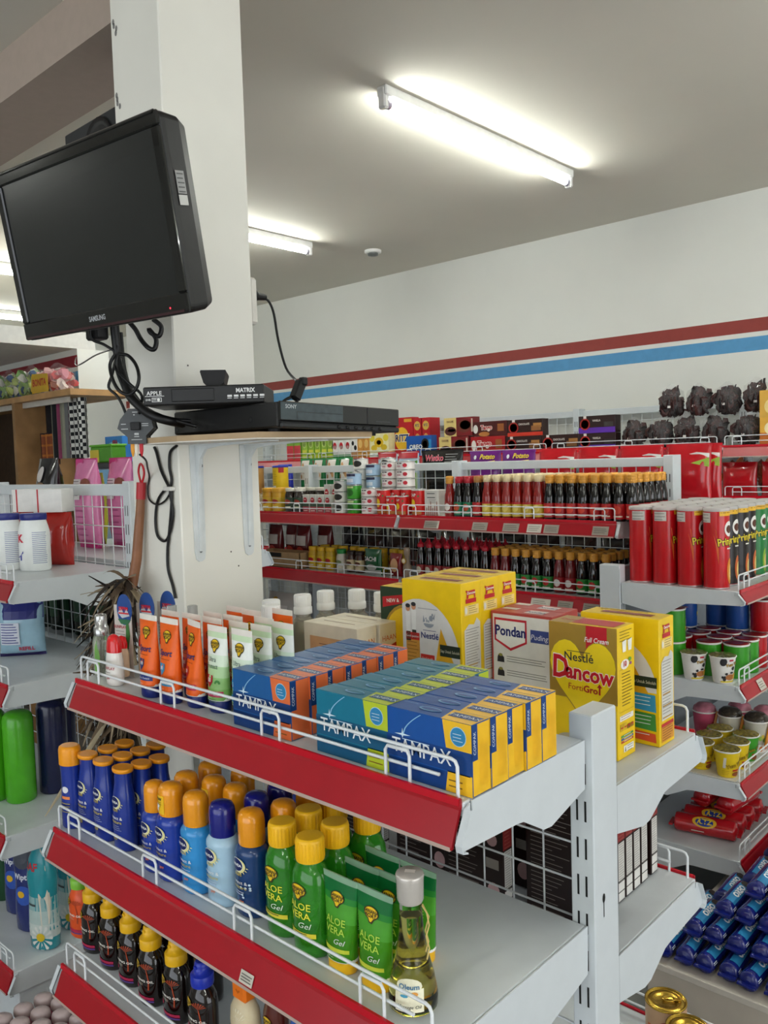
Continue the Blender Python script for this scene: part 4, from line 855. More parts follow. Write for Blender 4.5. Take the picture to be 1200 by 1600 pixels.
# disc player
dv = thing('disc_player', 'slim black disc player with painted grey reflection on display, lower box on the wall shelf', 'disc player', (1.022, 1.20, 1.5635)); dv.rotation_euler = (0, .026, 0)
b = MB(); b.box(0, .004, .004, .336, .345, .052, BLK2, .003)
L_ = plane((0, .345, 0), (0, -1, 0), (0, 0, 1))
for i in range(10): b.rect(L_, .03+.006*i, .020, .0325+.006*i, .040, BLACK, .0004)
for y, z in ((.012, .014), (.262, .022)): b.ell(L_, y, z, .007, .007, BLKS, .0004, 14); b.ell(L_, y, z, .0035, .0035, P('3a3a3c', .3, .5), .0009, 10)
obj('case', b, dv)
b = MB(); b.box(0, -.003, .016, .336, .004, .053, BLK, .002); b.box(.002, -.006, .003, .334, .003, .014, P('26282a', .35), .003); F = front(-.003)
b.rect(F, .002, .019, .165, .051, P('3c474b', .12, coat=.6, var=.15, scale=60)); b.rect(F, .042, .019, .043, .034, BLKS, .0008); b.rect(F, .042, .034, .165, .0348, BLKS, .0008); b.txt(F, 'SONY', .0105, .027, .040, P('aeb4b6', .35), .001, bold=.02); b.rect(F, .236, .018, .238, .052, P('2c2c30', .2), .0006); b.lines(F, .26, .024, .31, 1, .004, P('55585a', .5), .0008, .0008)  # grey of the display imitates a reflection in the glossy black front
obj('front_panel', b, dv)
for i in range(6): obj('button', MB().lathe([(.0038, 0), (.0036, .003), (.002, .0036)], P('0a0a0a', .3), 12, M=T(.150+.024*i, -.006, .009) @ Rx(PI/2)), dv)
for x, y in ((.03, .05), (.30, .05), (.03, .30), (.30, .30)): obj('foot', MB().lathe([(.012, -.002), (.012, .006)], BLKS, 14, M=T(x, y, 0)), dv)
# set-top box laid across it
a_ = math.atan2(-.172, .159)
sb = thing('set_top_box', 'small black receiver box with white front buttons, upper box on the wall shelf', 'set-top box', (.885, 1.4375, 1.6185), a_)
w = .234; b = MB(); b.box(0, 0, 0, w, .15, .036, BLK2, .0025); F = front(0); b.box(.055, -.002, .006, .138, .001, .031, BLK2, .002)
WH_ = P('e6e6e4', .5)
b.txt(F, 'APPLE', .011, .022, .020, WH_, .0006, bold=.01); b.rect(F, .004, .0175, .041, .0185, WH_, .0006); b.txt(F, 'DVB', .005, .010, .0095, WH_, .0006, bold=.02); b.rect(F, .017, .007, .036, .015, WH_, .0006); b.rect(F, .018, .008, .035, .014, BLK2, .001); b.ell(F, .030, .011, .003, .0028, WH_, .0012, 10); b.lines(F, .019, .012, .026, 2, .002, WH_, .0008, .0014)
b.txt(F, 'MATRIX', .0115, .198, .021, WH_, .0006, bold=.03, sx=.88)
obj('case', b, sb)
for i in range(6): obj('button', MB().box(.163+.0125*i, -.0015, .0125, .172+.0125*i, .001, .0165, WH_, .0005).lines(front(-.0005), .163+.0125*i, .0095, .1715+.0125*i, 1, .002, WH_, .0012, .0006, 0), sb)
b = MB(); b.prism([(-.022, .016), (-.021, .018), (.021, .018), (.022, .016), (.017, .004), (.010, 0), (-.010, 0), (-.017, .004)], 0, .10, BLKS, 'y')
tag(obj('webcam_pod', b), 'small black trapezoid pod lying on top of the receiver box', 'sensor', None)
o = bpy.data.objects['webcam_pod']; o.name = 'sensor_pod'; o.location = (.995, 1.36, 1.6553); o.rotation_euler = (0, 0, a_+.12); o.scale = (1.15, 1, 1.75)
# video switch with plugs
av = thing('video_switch', 'grey six-sided video selector switch hanging on cables left of the wall shelf', 'video switch', (.935, 1.545, 1.585), a_)
b = MB(); hx = [(-.014, .036), (.016, .036), (.030, .022), (.036, -.004), (.020, -.020), (.020, -.036), (-.018, -.036), (-.018, -.022), (-.038, -.004), (-.032, .014)]
b.prism(hx, -.012, .014, P('4a4d4f', .5), 'y'); b.prism([(x*1.02, z*1.02) for x, z in hx], .014, .022, BLKS, 'y'); F = front(-.012)
for x0, z0, x1, z1 in ((-.006, .028, .010, .0295), (-.004, .022, -.001, .0245), (-.030, .004, -.020, .0055), (-.030, -.006, -.016, -.0045), (.012, .000, .026, .0015), (.012, .004, .026, .0055), (-.010, -.028, .012, -.0268), (-.004, -.022, .006, -.0205)): b.rect(F, x0, z0, x1, z1, P('c3c6c6', .5), .0005)
b.txt(F, '000', .006, .001, -.018, P('dfe1e0', .5), .0006, bold=.03); obj('case', b, av); obj('selector_knob', MB().box(-.009, -.020, -.008, .010, -.011, .008, BLKS, .001), av)
for i, (x, c) in enumerate(((-.012, 'e39a2a'), (-.004, 'e9e3d2'), (.006, 'c81f2c'))): obj('phono_plug', MB().lathe([(.0042, 0), (.0042, -.014), (.003, -.02), (.0015, -.026)], P(c, .4), 12, M=T(x, 0, -.036)), av)
CBL = P('0b0b0c', .45)
def smooth(pts, n=5):
    out = []; Q = [Vector(p) for p in pts]; Q = [Q[0]]+Q+[Q[-1]]
    for i in range(1, len(Q)-2):
        for k in range(n):
            t = k/n; a, b, c, d = Q[i-1], Q[i], Q[i+1], Q[i+2]
            out.append(.5*((2*b)+(c-a)*t+(2*a-5*b+4*c-d)*t*t+(3*b-a-3*c+d)*t**3))
    out.append(Q[-2]); return out
def cable(nm, label, pts, r=.0028, extra=(), cat='cable'):
    b = MB().tube(smooth(pts), r, CBL, 7)
    for e, rr in extra: b.tube(smooth(e), rr, CBL, 7)
    return tag(obj(nm, b), label, cat)
cable('cable_bundle', 'thick black cable bundle running from under the television to the boxes', [(.905, 1.565, 1.80), (.914, 1.574, 1.746), (.916, 1.568, 1.706), (.916, 1.551, 1.672), (.917, 1.532, 1.642), (.926, 1.505, 1.617), (.935, 1.480, 1.602), (.955, 1.462, 1.593), (.995, 1.470, 1.588)], .0095,
  (([(.91, 1.56, 1.75), (.906, 1.566, 1.71), (.909, 1.552, 1.67), (.918, 1.53, 1.63), (.945, 1.478, 1.60), (1.0, 1.45, 1.592)], .004), ([(.925, 1.575, 1.78), (.926, 1.568, 1.70), (.928, 1.54, 1.65), (.94, 1.49, 1.61), (1.0, 1.43, 1.58)], .004)))
cable('cable_loop', 'loose round loop of black cable hanging around the thick bundle', [(.900, 1.558, 1.732), (.892, 1.566, 1.711), (.888, 1.552, 1.681), (.890, 1.533, 1.656), (.902, 1.519, 1.647), (.913, 1.508, 1.658), (.919, 1.504, 1.681), (.922, 1.518, 1.708), (.918, 1.539, 1.728), (.906, 1.552, 1.732)], .0036,
  (([(.911, 1.576, 1.726), (.904, 1.581, 1.693), (.897, 1.585, 1.667), (.907, 1.573, 1.65), (.913, 1.565, 1.633), (.916, 1.556, 1.612)], .003), ([(.911, 1.576, 1.726), (.902, 1.560, 1.70), (.913, 1.53, 1.67), (.93, 1.515, 1.645), (.93, 1.53, 1.61)], .003)))
cable('cable_coil', 'small coil of black cable tied under the right side of the television', [(.925, 1.545, 1.80), (.935, 1.535, 1.782), (.942, 1.528, 1.762), (.946, 1.508, 1.743), (.954, 1.498, 1.74), (.958, 1.497, 1.76), (.950, 1.508, 1.780), (.952, 1.505, 1.773), (.963, 1.494, 1.766), (.967, 1.49, 1.785), (.955, 1.50, 1.80)], .005)
obj('x', MB()) if False else None
tag(obj('power_adapter', MB().box(.875, 1.585, 1.765, .905, 1.63, 1.795, BLKS, .004).tube(smooth([(.885, 1.60, 1.80), (.872, 1.60, 1.79), (.874, 1.60, 1.765), (.893, 1.59, 1.755), (.908, 1.572, 1.74)]), .003, CBL, 7)), 'black power adapter with cable hanging under the television, left of the bundle', 'power adapter')
cable('phono_cable', 'thin black cable drooping from the coloured plugs down the pillar', [(.934, 1.54, 1.527), (.96, 1.56, 1.515), (1.0, 1.62, 1.50), (1.034, 1.669, 1.479), (1.035, 1.679, 1.454), (1.035, 1.676, 1.428), (1.035, 1.646, 1.416), (1.035, 1.611, 1.425), (1.035, 1.585, 1.447)], .0022)
cable('power_cable', 'looped black power cord clipped to the left face of the pillar', [(1.035, 1.556, 1.545), (1.035, 1.582, 1.532), (1.035, 1.588, 1.499), (1.035, 1.582, 1.471), (1.035, 1.590, 1.443), (1.035, 1.583, 1.40), (1.035, 1.597, 1.357), (1.035, 1.619, 1.335), (1.035, 1.647, 1.344), (1.035, 1.654, 1.377), (1.035, 1.643, 1.421), (1.035, 1.617, 1.445), (1.035, 1.588, 1.455), (1.034, 1.585, 1.42), (1.035, 1.602, 1.35), (1.035, 1.611, 1.314), (1.035, 1.612, 1.271), (1.035, 1.597, 1.236), (1.035, 1.589, 1.208)], .0032, (([(1.034, 1.643, 1.545), (1.035, 1.636, 1.531), (1.035, 1.621, 1.492), (1.035, 1.593, 1.455)], .0034),))
tag(obj('cable_clip', MB().box(1.026, 1.575, 1.447, 1.0405, 1.607, 1.456, P('d8d6d0', .4), .002)), 'small white clip holding the power cord on the pillar', 'cable clip')
so = thing('power_socket', 'white double wall socket on the right side of the pillar', 'power socket', (1.2622, 1.602, 1.885)); obj('socket_plate', MB().box(0, -.035, -.055, .024, .035, .055, P('d9d5cc', .4), .006), so); obj('socket_face', MB().lathe([(.024, 0), (.024, .004), (.019, .004), (.018, 0)], P('8f8377', .5), 20, M=T(.024, 0, -.022) @ Matrix.Rotation(PI/2, 4, 'Y')), so)
pg = thing('power_plug', 'black plug with curved cord in the wall socket on the pillar', 'plug', (1.287, 1.602, 1.905)); obj('plug_body', MB().lathe([(.016, 0), (.016, .016), (.010, .024), (.007, .05)], BLKS, 16, M=Matrix.Rotation(PI/2, 4, 'Y') @ Rz(0)), pg)
obj('cord', MB().tube([Vector(p)-Vector((1.287, 1.602, 1.905)) for p in smooth([(1.33, 1.602, 1.905), (1.345, 1.598, 1.895), (1.352, 1.59, 1.865), (1.350, 1.575, 1.80), (1.350, 1.55, 1.73), (1.310, 1.47, 1.69), (1.262, 1.415, 1.674)])], .0032, CBL, 7), pg)
tag(obj('cord_connector', MB().box(-.010, -.010, -.012, .012, .010, .034, BLKS, .003, T(1.250, 1.405, 1.652) @ Matrix.Rotation(.5, 4, 'Y')).box(-.008, -.009, 0, .008, .009, .018, BLKS, .003, T(1.268, 1.400, 1.672)).tube(smooth([(1.245, 1.408, 1.648), (1.225, 1.412, 1.640), (1.214, 1.412, 1.630), (1.225, 1.408, 1.622), (1.243, 1.405, 1.628), (1.250, 1.40, 1.64)]), .0035, CBL, 7)), 'bulky black cord connector resting on the disc player', 'connector')
cable('thin_wire', 'thin black wire strung across from the cable bundle to the far wall', [(.912, 1.57, 1.747), (1.131, 2.054, 1.800), (1.36, 2.6, 1.84), (2.30, 4.395, 2.12)], .0022)
# feather duster in the gap beside the pillar
fd = thing('feather_duster', 'brown feather duster with wooden handle standing against the pillar', 'feather duster', (1.0, 1.80, 1.2))
h = [(.028, -.105, .26), (.025, -.10, .20), (.016, -.09, .09), (.004, -.085, .03)]
obj('handle', MB().tube(h, [.009, .010, .0115, .012], P('8a5a3a', .4, var=.15), 12), fd)
obj('handle_tape', MB().tube([(.028, -.1055, .266), (.0265, -.1025, .228)], .0105, P('b32a30', .4), 12).tube([(.006, -.081, .045), (.001, -.084, .015)], .0135, P('b8433a', .5), 12), fd)
obj('hanging_loop', MB().tube(smooth([(.027, -.110, .265), (.024, -.126, .285), (.024, -.122, .302), (.026, -.108, .308), (.027, -.098, .29), (.028, -.104, .265)]), .0026, P('c0202c', .4), 7), fd)
b = MB(); rf = random.Random(3); FM = [P(c, .85) for c in ('3a2e24', '5a4a3a', '1e1814', '857660', '2b211a', '6b5a46', '9a8a70')]
def feather(o, dr, L, wd, mat, droop):
    o = Vector(o); dr = Vector(dr).normalized(); sd_ = dr.cross(Vector((0, 0, 1))).normalized(); tw = rf.uniform(-.8, .8); up = sd_.cross(dr); sd_ = sd_*math.cos(tw)+up*math.sin(tw); vs = []; fs = []
    for i in range(6):
        t = i/5; p = o+dr*L*t+Vector((0, 0, -droop*L*t*t)); ww = wd*math.sin(PI*min(.97, .12+.88*t))**.8
        vs += [p-sd_*ww, p+up*.0015, p+sd_*ww]
    for i in range(5):
        k = i*3; fs += [(k, k+1, k+4, k+3), (k+1, k+2, k+5, k+4)]
    b.add(vs, fs, mat, True)
for i in range(800):
    z = rf.uniform(-.34, .05); a = rf.uniform(0, 2*PI); el = rf.uniform(-1.1, .5) if z < -.05 else rf.uniform(-.6, .9)
    dx, dy = math.cos(a), math.sin(a); dr = (dx*math.cos(el), dy*math.cos(el), math.sin(el))
    L = rf.uniform(.05, .13)
    if dx > 0: L *= .35
    if dy < 0 and z < .0: L *= .75
    feather((-.012+z*.05, -.085, z), dr, L, rf.uniform(.004, .010), rf.choice(FM), rf.uniform(.1, 1.3))
feather((-.07, -.085, -.26), (-.62, -.25, -.45), .25, .006, P('b5a88c', .7), .0)
feather((-.05, -.1, -.13), (-.5, -.4, -.5), .16, .004, P('b5a88c', .7), .1); feather((-.02, -.10, .0), (-.9, -.2, .05), .15, .008, P('a5977c', .7), .5)
obj('feathers', b, fd)['kind'] = 'stuff'
# ================================================================== crisp cans and noodle cups on the end unit
def can(r_, h, body, lid, deco, lidm=None, nm='crisp_can'):
    def f():
        r = thing(nm); b = MB().lathe([(r_*.99, 0), (r_, .002), (r_, h-.008)], body, 28); deco(b, round_([(r_, 0), (r_, h)]), r_, h)
        b.lathe([(r_*1.005, .001), (r_*1.005, .004)], P('c9c9c9', .3, .7), 28, cap=False); obj('can_body', b, r)
        obj('lid', MB().lathe([(r_*1.02, h-.011), (r_*1.04, h-.009), (r_*1.04, h-.001), (r_*.98, h), (r_*.93, h-.003), (r_*.3, h-.0035), (.001, h-.0035)], lid, 28), r); return r
    return Kind(f)
CREDM = P('c2121b', .28, coat=.3)
def d_crisp(bg, ft):
    def d(b, mp, r_, h):
        if bg: b.rect(mp, -r_*.62, .004, r_*1.2, h-.012, P(bg, .3), .0004, 12, 2)
        b.pol(mp, [(-r_*1.5, h*.88), (-r_*.9, h*.60), (-r_*.62, h*.30), (-r_*.62, h*.5), (-r_*.80, h*.72), (-r_*1.35, h*.88)], P('d8622a', .3), .0006) if not bg else None
        b.rect(mp, -r_*.55, h*.90, r_*1.0, h*.955, P('e9b52a', .4), .0008, 8); b.lines(mp, -r_*.45, h*.935, r_*.8, 1, .003, P('7a4a10', .5), .002, .0012)
        # plain oval badge in place of the printed face
        b.ell(mp, r_*.35, h*.74, r_*.50, h*.095, P('f1efe9', .35), .0008, 22); b.ell(mp, r_*.35, h*.735, r_*.34, h*.05, P('5a2e1c', .4), .0011, 18)
        for k, (c, bo, of) in enumerate((('1a1210', .07, .001), ('e8d02a', .02, .0014))): b.txt(mp, 'Pringles', .030, r_*.35, h*.55, P(c, .4), of, bold=bo, sx=.82, rot=.12)
        b.lines(mp, r_*.1, h*.49, r_*.9, 1, .003, P('e9e4d8', .5), .004, .0012); b.ell(mp, r_*.5, h*.22, r_*.42, h*.16, P(ft, .35), .0008, 20); b.ell(mp, r_*.60, h*.20, r_*.3, h*.10, P('f0cf7a', .35), .001, 16)
        b.rect(mp, -r_*2.35, h*.82, -r_*1.25, h*.94, P('c9c5bd', .5), .0006, 6); b.lines(mp, -r_*2.3, h*.91, -r_*1.3, 3, .009, P('5a5852', .5), .0014, .001)
        b.rect(mp, -r_*3.0, h*.02, r_*3, h*.024, P('e0555a', .4), .0006, 30)
    return d
CLID = P('e6e2de', .12, trans=.35)
CR = can(.0365, .238, CREDM, CLID, d_crisp(None, 'e08a2a')); CB = can(.0365, .238, P('1b1312', .28, coat=.3), CLID, d_crisp('1b1312', 'c8622a')); CG = can(.0365, .238, P('2a3f2e', .28, coat=.3), CLID, d_crisp('1f7a3a', '8fb83a'))
cyl = [1.180, 1.100, 1.020, .939]
for c in range(7):
    for r_ in range(4):
        K = CR if (c == 0 or r_ < 2 and c < 2 or r_ == 0 and c < 3) else (CG if c >= 4 else CB)
        if c == 0: lab = f'tall red crisp can on the top right shelf end, {ORD[r_]} from the back panel'
        else: lab = f'tall crisp can, {ORD[c]} column behind the end cans, {ORD[r_]} from the back panel'
        K.put(lab, 'crisp can', 2.478+.0765*c-.005*r_, cyl[r_]+(.004 if c % 2 else 0), 1.093, FACE_R+((.40, .2, -.30, -.42)[r_] if c == 0 else -.45), 'tall crisp cans')
# small crisp cans
def d_small(b, mp, r_, h):
    b.ell(mp, r_*.5, h*.62, r_*.42, h*.16, P('f1efe9', .35), .0008, 18); b.ell(mp, r_*.5, h*.61, r_*.27, h*.09, P('4a2a1c', .4), .0011, 16); b.txt(mp, 'Pringles', .017, r_*.5, h*.36, P('e8d02a', .4), .0012, bold=.02, sx=.8, rot=.1)
FOIL = P('9a2326', .28, .4, var=.3, scale=90); FOILB = P('1f4f8a', .25, .5, var=.4, scale=90)
def scan(col, foil, h=.100):
    def f():
        r = thing('snack_can'); r_ = .0365; b = MB().lathe([(r_*.97, 0), (r_, .003), (r_, h-.004)], P(col, .3, coat=.3), 26); d_small(b, round_([(r_, 0), (r_, h)]), r_, h); obj('can_body', b, r)
        q = MB().lathe([(r_, h-.005), (r_*1.05, h-.003), (r_*1.05, h), (r_*.97, h+.0005)], P('e9e6e2', .3), 26, cap=False); q.lathe([(r_*.98, h-.001), (r_*.98, h), (r_*.5, h+.0015), (.001, h)], foil, 26); q.box(r_*.6, -.009, h-.001, r_*1.3, .009, h, foil, M=Rz(-.7)); obj('foil_lid', q, r); return r
    return Kind(f)
SG, SR, SBL = scan('37961f', FOIL), scan('b8141c', FOIL), scan('1f4f9a', FOILB)
G_ = 'small crisp cans on the second shelf of the end unit'
for k, x, y, z, t in ((SG, 2.472, 1.077, .817, 'green, under the stacked one'), (SG, 2.472, 1.077, .9185, 'green, stacked on top of another'), (SG, 2.522, .986, .817, 'green, behind the two spotted cups'), (SG, 2.537, .909, .817, 'green, right of the spotted cups'), (SG, 2.616, .909, .817, 'green, against the wire guard'),
    (SR, 2.555, 1.092, .817, 'red foil top, second row left'), (SR, 2.634, 1.064, .817, 'red foil top, second row middle'), (SR, 2.606, .986, .817, 'red foil top, second row right'), (SR, 2.640, 1.142, .817, 'red foil top, third row left'), (SR, 2.714, 1.063, .817, 'red foil top, third row middle'), (SR, 2.686, .986, .817, 'red foil top, third row right'), (SR, 2.695, .909, .817, 'red, beside the wire guard at the right edge'),
    (SBL, 2.720, 1.141, .817, 'blue lid, fourth row left'), (SBL, 2.794, 1.063, .817, 'blue lid, fourth row middle'), (SBL, 2.766, .986, .817, 'blue lid, fourth row right'), (SBL, 2.775, .909, .817, 'blue lid, at the right edge'), (SBL, 2.720, 1.141, .9185, 'blue lid, stacked on the left one'), (SBL, 2.794, 1.063, .9185, 'blue lid, stacked on the middle one'), (SBL, 2.766, .986, .9185, 'blue lid, stacked on the right one'), (SR, 2.767, .909, .9185, 'red, stacked at the right edge')):
    k.put('small crisp can, '+t, 'crisp can', x, y, z, FACE_R+.1, G_)
def cup(body, lidm, deco, h=.080, r0=.026, r1=.0365, nm='noodle_cup', straw=None, dome=None):
    def f():
        r = thing(nm); pr = [(r0, 0), (r0+.001, .003), (r0+.0015, .004), (r1, h-.004)]
        b = MB().lathe(pr, body, 26); deco(b, round_(pr), h); obj('cup_body', b, r)
        q = MB().lathe([(r1, h-.005), (r1*1.06, h-.003), (r1*1.07, h-.001), (r1*1.0, h)], P('eceae4', .3), 26, cap=False)
        if dome: q.lathe([(r1, h), (r1*.92, h+.012), (r1*.6, h+.022), (.001, h+.025)], dome, 22)
        else:
            n = 26; vs = [(r1*1.04*math.cos(2*PI*i/n)*(1+.05*math.sin(7*i)), r1*1.04*math.sin(2*PI*i/n)*(1+.05*math.cos(5*i)), h+.0008+.0015*math.sin(3*i)) for i in range(n)]; q.add(vs+[(0, 0, h+.002)], [(i, (i+1) % n, n) for i in range(n)], lidm)
            q.add([(r1*.9, -.012, h+.001), (r1*1.28, -.006, h-.006), (r1*1.22, .009, h-.004), (r1*.9, .012, h+.001)], [(0, 1, 2, 3)], lidm)
        obj('lid', q, r)
        if straw: obj('spoon', MB().tube([(-.022, -r1*.98, h*.25), (.002, -r1*1.16, h*1.02)], .0045, P(straw, .4), 8), r)
        return r
    return Kind(f)
def d_cow(b, mp, h):
    rr = random.Random(5)
    for a, z, ra, rb in ((-.028, .066, .010, .012), (-.016, .030, .004, .004), (-.020, .016, .005, .008), (.004, .046, .006, .006), (.0, .033, .006, .003), (.022, .05, .005, .006), (.030, .07, .005, .008), (-.026, .02, .003, .004)): b.ell(mp, a, z*h/.08, ra, rb, INK, .0008, 12)
    b.txt(mp, 'Yum Yum', .012, .004, .055, P('1a1410', .5), .0012, bold=.06, rot=.15); b.txt(mp, 'Yum Yum', .012, .004, .055, P('d8a82a', .4), .0016, bold=.01, rot=.15); b.rect(mp, -.012, .068, .002, .073, P('b81c3a', .4), .0009, 3); b.ell(mp, -.004, .020, .014, .009, P('b0703a', .5), .001, 14); b.ell(mp, .012, .022, .007, .010, P('dca93a', .4), .0012, 10); b.rect(mp, -.03, .004, .03, .009, P('d9c43a', .4), .0007, 8)
def d_yel(b, mp, h):
    b.txt(mp, 'Yum Yum', .015, .006, .035, P('241a10', .5), .001, bold=.05, rot=.22); b.txt(mp, 'Yum Yum', .015, .006, .035, P('e8b81a', .4), .0014, bold=-.005, rot=.22); b.rect(mp, -.006, .020, .016, .025, P('b8281c', .4), .001, 4); b.ell(mp, .006, .011, .013, .007, P('8a4a20', .5), .001, 12); b.rect(mp, -.034, .030, -.026, .062, P('d6d2c0', .5), .0009, 3); b.lines(mp, -.036, .02, -.012, 3, .005, P('a87a12', .5), .001, .0009)
def d_fruit(b, mp, h):
    for i in range(9): b.ell(mp, -.026+.0065*i, .052+.006*math.sin(i*2.1), .006, .008, P(('8fae4a', 'c8b24a', '6f8f3a')[i % 3], .4), .0006, 10)
    b.rect(mp, -.034, .006, .034, .032, P('e9e2dc', .4), .0006, 12); b.txt(mp, 'Fruit', .014, .004, .014, P('c8322a', .4), .001, bold=.03); b.ell(mp, -.022, .018, .006, .009, P('d87a2a', .4), .001, 10)
LIDY = P('b5a24a', .25, .5, var=.45, scale=120); LIDC = P('a39a62', .22, .6, var=.45, scale=120)
CW = cup(P('eeece6', .35), LIDC, d_cow)
CW.put('black and white spotted noodle cup nearer the wire guard', 'noodle cup', 2.450, .918, .817, FACE_R-.35, 'spotted noodle cups'); CW.put('black and white spotted noodle cup, left of the pair', 'noodle cup', 2.440, 1.000, .817, FACE_R-.35, 'spotted noodle cups')
CY = cup(P('e2c21c', .35), LIDY, d_yel); CYG = cup(P('3f9a2a', .35), LIDY, d_yel)
obj('tray_liner', MB().box(2.425, .874, .5315, 2.80, 1.12, .5335, P('d9d6cc', .5))); tag(bpy.data.objects['tray_liner'], 'pale paper liner under the yellow noodle cups', 'paper')
for k, x, y, t in ((CY, 2.480, .996, 'front row, left, barcode side out'), (CY, 2.464, .912, 'front row, right, nearest the wire guard'), (CY, 2.562, 1.002, 'second row, left'), (CY, 2.548, .914, 'second row, right'), (CYG, 2.632, .914, 'green, behind the right-hand yellow ones'), (CY, 2.643, .998, 'third row, left'), (CYG, 2.50, 1.082, 'half hidden by the milk powder box')):
    k.put('yellow noodle cup, '+t if k is CY else t.replace('green, ', 'green noodle cup ', 1) if t[:5] == 'green' else 'green noodle cup, '+t, 'noodle cup', x, y, .5336, FACE_R-.5, 'noodle cups on the third shelf')
DOME = P('4a4238', .12, trans=.35, var=.5, scale=60)
FC = cup(P('d8d4c4', .25, trans=.2), None, d_fruit, .105, .028, .0375, 'fruit_cup', 'dd8a24', DOME); FP = cup(P('d65a78', .25, trans=.2), None, d_fruit, .105, .028, .0375, 'fruit_cup', 'd89a5a', P('d88a9a', .2, trans=.3, var=.3))
for k, x, y, t in ((FC, 2.625, .985-.0, 'left of the pair with orange spoons') if False else (FC, 2.726, .998, 'with orange spoon, left'), (FC, 2.722, .914, 'with orange spoon, right, above the yellow noodle cups'), (FP, 2.726, 1.082, 'pink, in the shadow at left'), (FP, 2.806, .914, 'pink lid, at the right edge'), (FP, 2.81, .998, 'pink, back row')):
    k.put('dessert cup, '+t, 'dessert cup', x, y, .531, FACE_R-.1, 'dessert cups with spoons')
# biscuit rolls
def roll(L, r_, col, deco, turn=0., nm='biscuit_pack'):
    def f():
        n = 18; rings = []; rr = random.Random(9)
        for t, k in ((0, .25), (.012, .55), (.03, .95), (.06, 1), (.3, .99), (.5, 1.01), (.7, 1), (.94, 1), (.97, .93), (.988, .5), (1, .3)):
            rings.append([((t-.5)*L, r_*k*math.cos(2*PI*i/n)*(1+.02*rr.random()), r_+r_*k*math.sin(2*PI*i/n)*(1+.02*rr.random())) for i in range(n)])
        b = MB().loft(rings, P(col, .16, coat=.6), True); 
        for e in (-1, 1): b.box(e*L/2, -r_*.9, r_*.75, e*(L/2+.012), r_*.9, r_*.95, P(col, .2, coat=.5))
        mp = lambda a, z, off=0: (a, -(r_*1.02+off)*math.cos(z/r_+turn), r_+(r_*1.02+off)*math.sin(z/r_+turn))
        deco(b, mp, L, r_); return obj(nm, b)
    return Kind(f)
def d_ritz(b, mp, L, r_):
    b.ell(mp, 0, r_*.55, L*.19, r_*.62, P('e8b52a', .4), .0006, 26, rings=4); b.ell(mp, 0, r_*.52, L*.14, r_*.42, P('1f3f9a', .4), .0012, 22, rings=3); b.txt(mp, 'RITZ', r_*.72, 0, r_*.34, P('f3d33a', .4), .0018, bold=.04)
    b.rect(mp, -L*.2, -r_*.55, L*.0, -r_*.45, P('e9d8c8', .5), .0008, 4)
def d_oreo(b, mp, L, r_):
    b.rect(mp, -L*.36, r_*.05, L*.40, r_*1.1, P('2a7fb0', .35), .0006, 6, 4); b.txt(mp, 'OREO', r_*.85, L*.06, r_*.30, P('f2f3f5', .35), .0012, bold=.05, sx=1.1); b.ell(mp, L*.37, r_*.6, r_*.5, r_*.45, P('20140f', .5), .001, 14, rings=3); b.lines(mp, -L*.46, -r_*.2, -L*.3, 2, .004, P('d8dff0', .5), .002, .0008)
RT = roll(.19, .029, 'b5121c', d_ritz, .2); OR = roll(.148, .0235, '141f6e', d_oreo, .55)
for x, y, z, rz, t in ((2.535, 1.005, .297, -PI/2+.18, 'front one at the shelf end'), (2.61, 1.005, .297, -PI/2+.18, 'second, behind the front one'), (2.685, 1.005, .297, -PI/2+.18, 'third along the shelf'), (2.76, 1.005, .297, -PI/2+.18, 'fourth along the shelf'), (2.665, .95, .3585, -.12, 'stacked on top, nearer the wire guard'), (2.68, 1.03, .3585, -.12, 'stacked on top, farther back')):
    RT.put('red cracker roll pack, '+t, 'biscuit pack', x, y, z, rz, 'red cracker packs')
rr = random.Random(21)
for lay, zz in enumerate((.2035, .2525, .3015, .3505)):
    for i in range(6-lay):
        for j in range(10-2*lay):
            x = 2.052+.186*i+.05*lay+rr.uniform(-.004, .004); y = .41+.0545*j+.0545*lay*.9+rr.uniform(-.0008, .0008)
            if x+.10 > 2.40 and y > .790: continue
            OR.put(f'blue sandwich biscuit pack in the bottom right heap, {("bottom", "second", "third", "top")[lay]} layer, {ORD[i]} along, {ORD[j]} across', 'biscuit pack', x, y, zz, rr.uniform(-.06, .06), 'heap of blue biscuit packs')
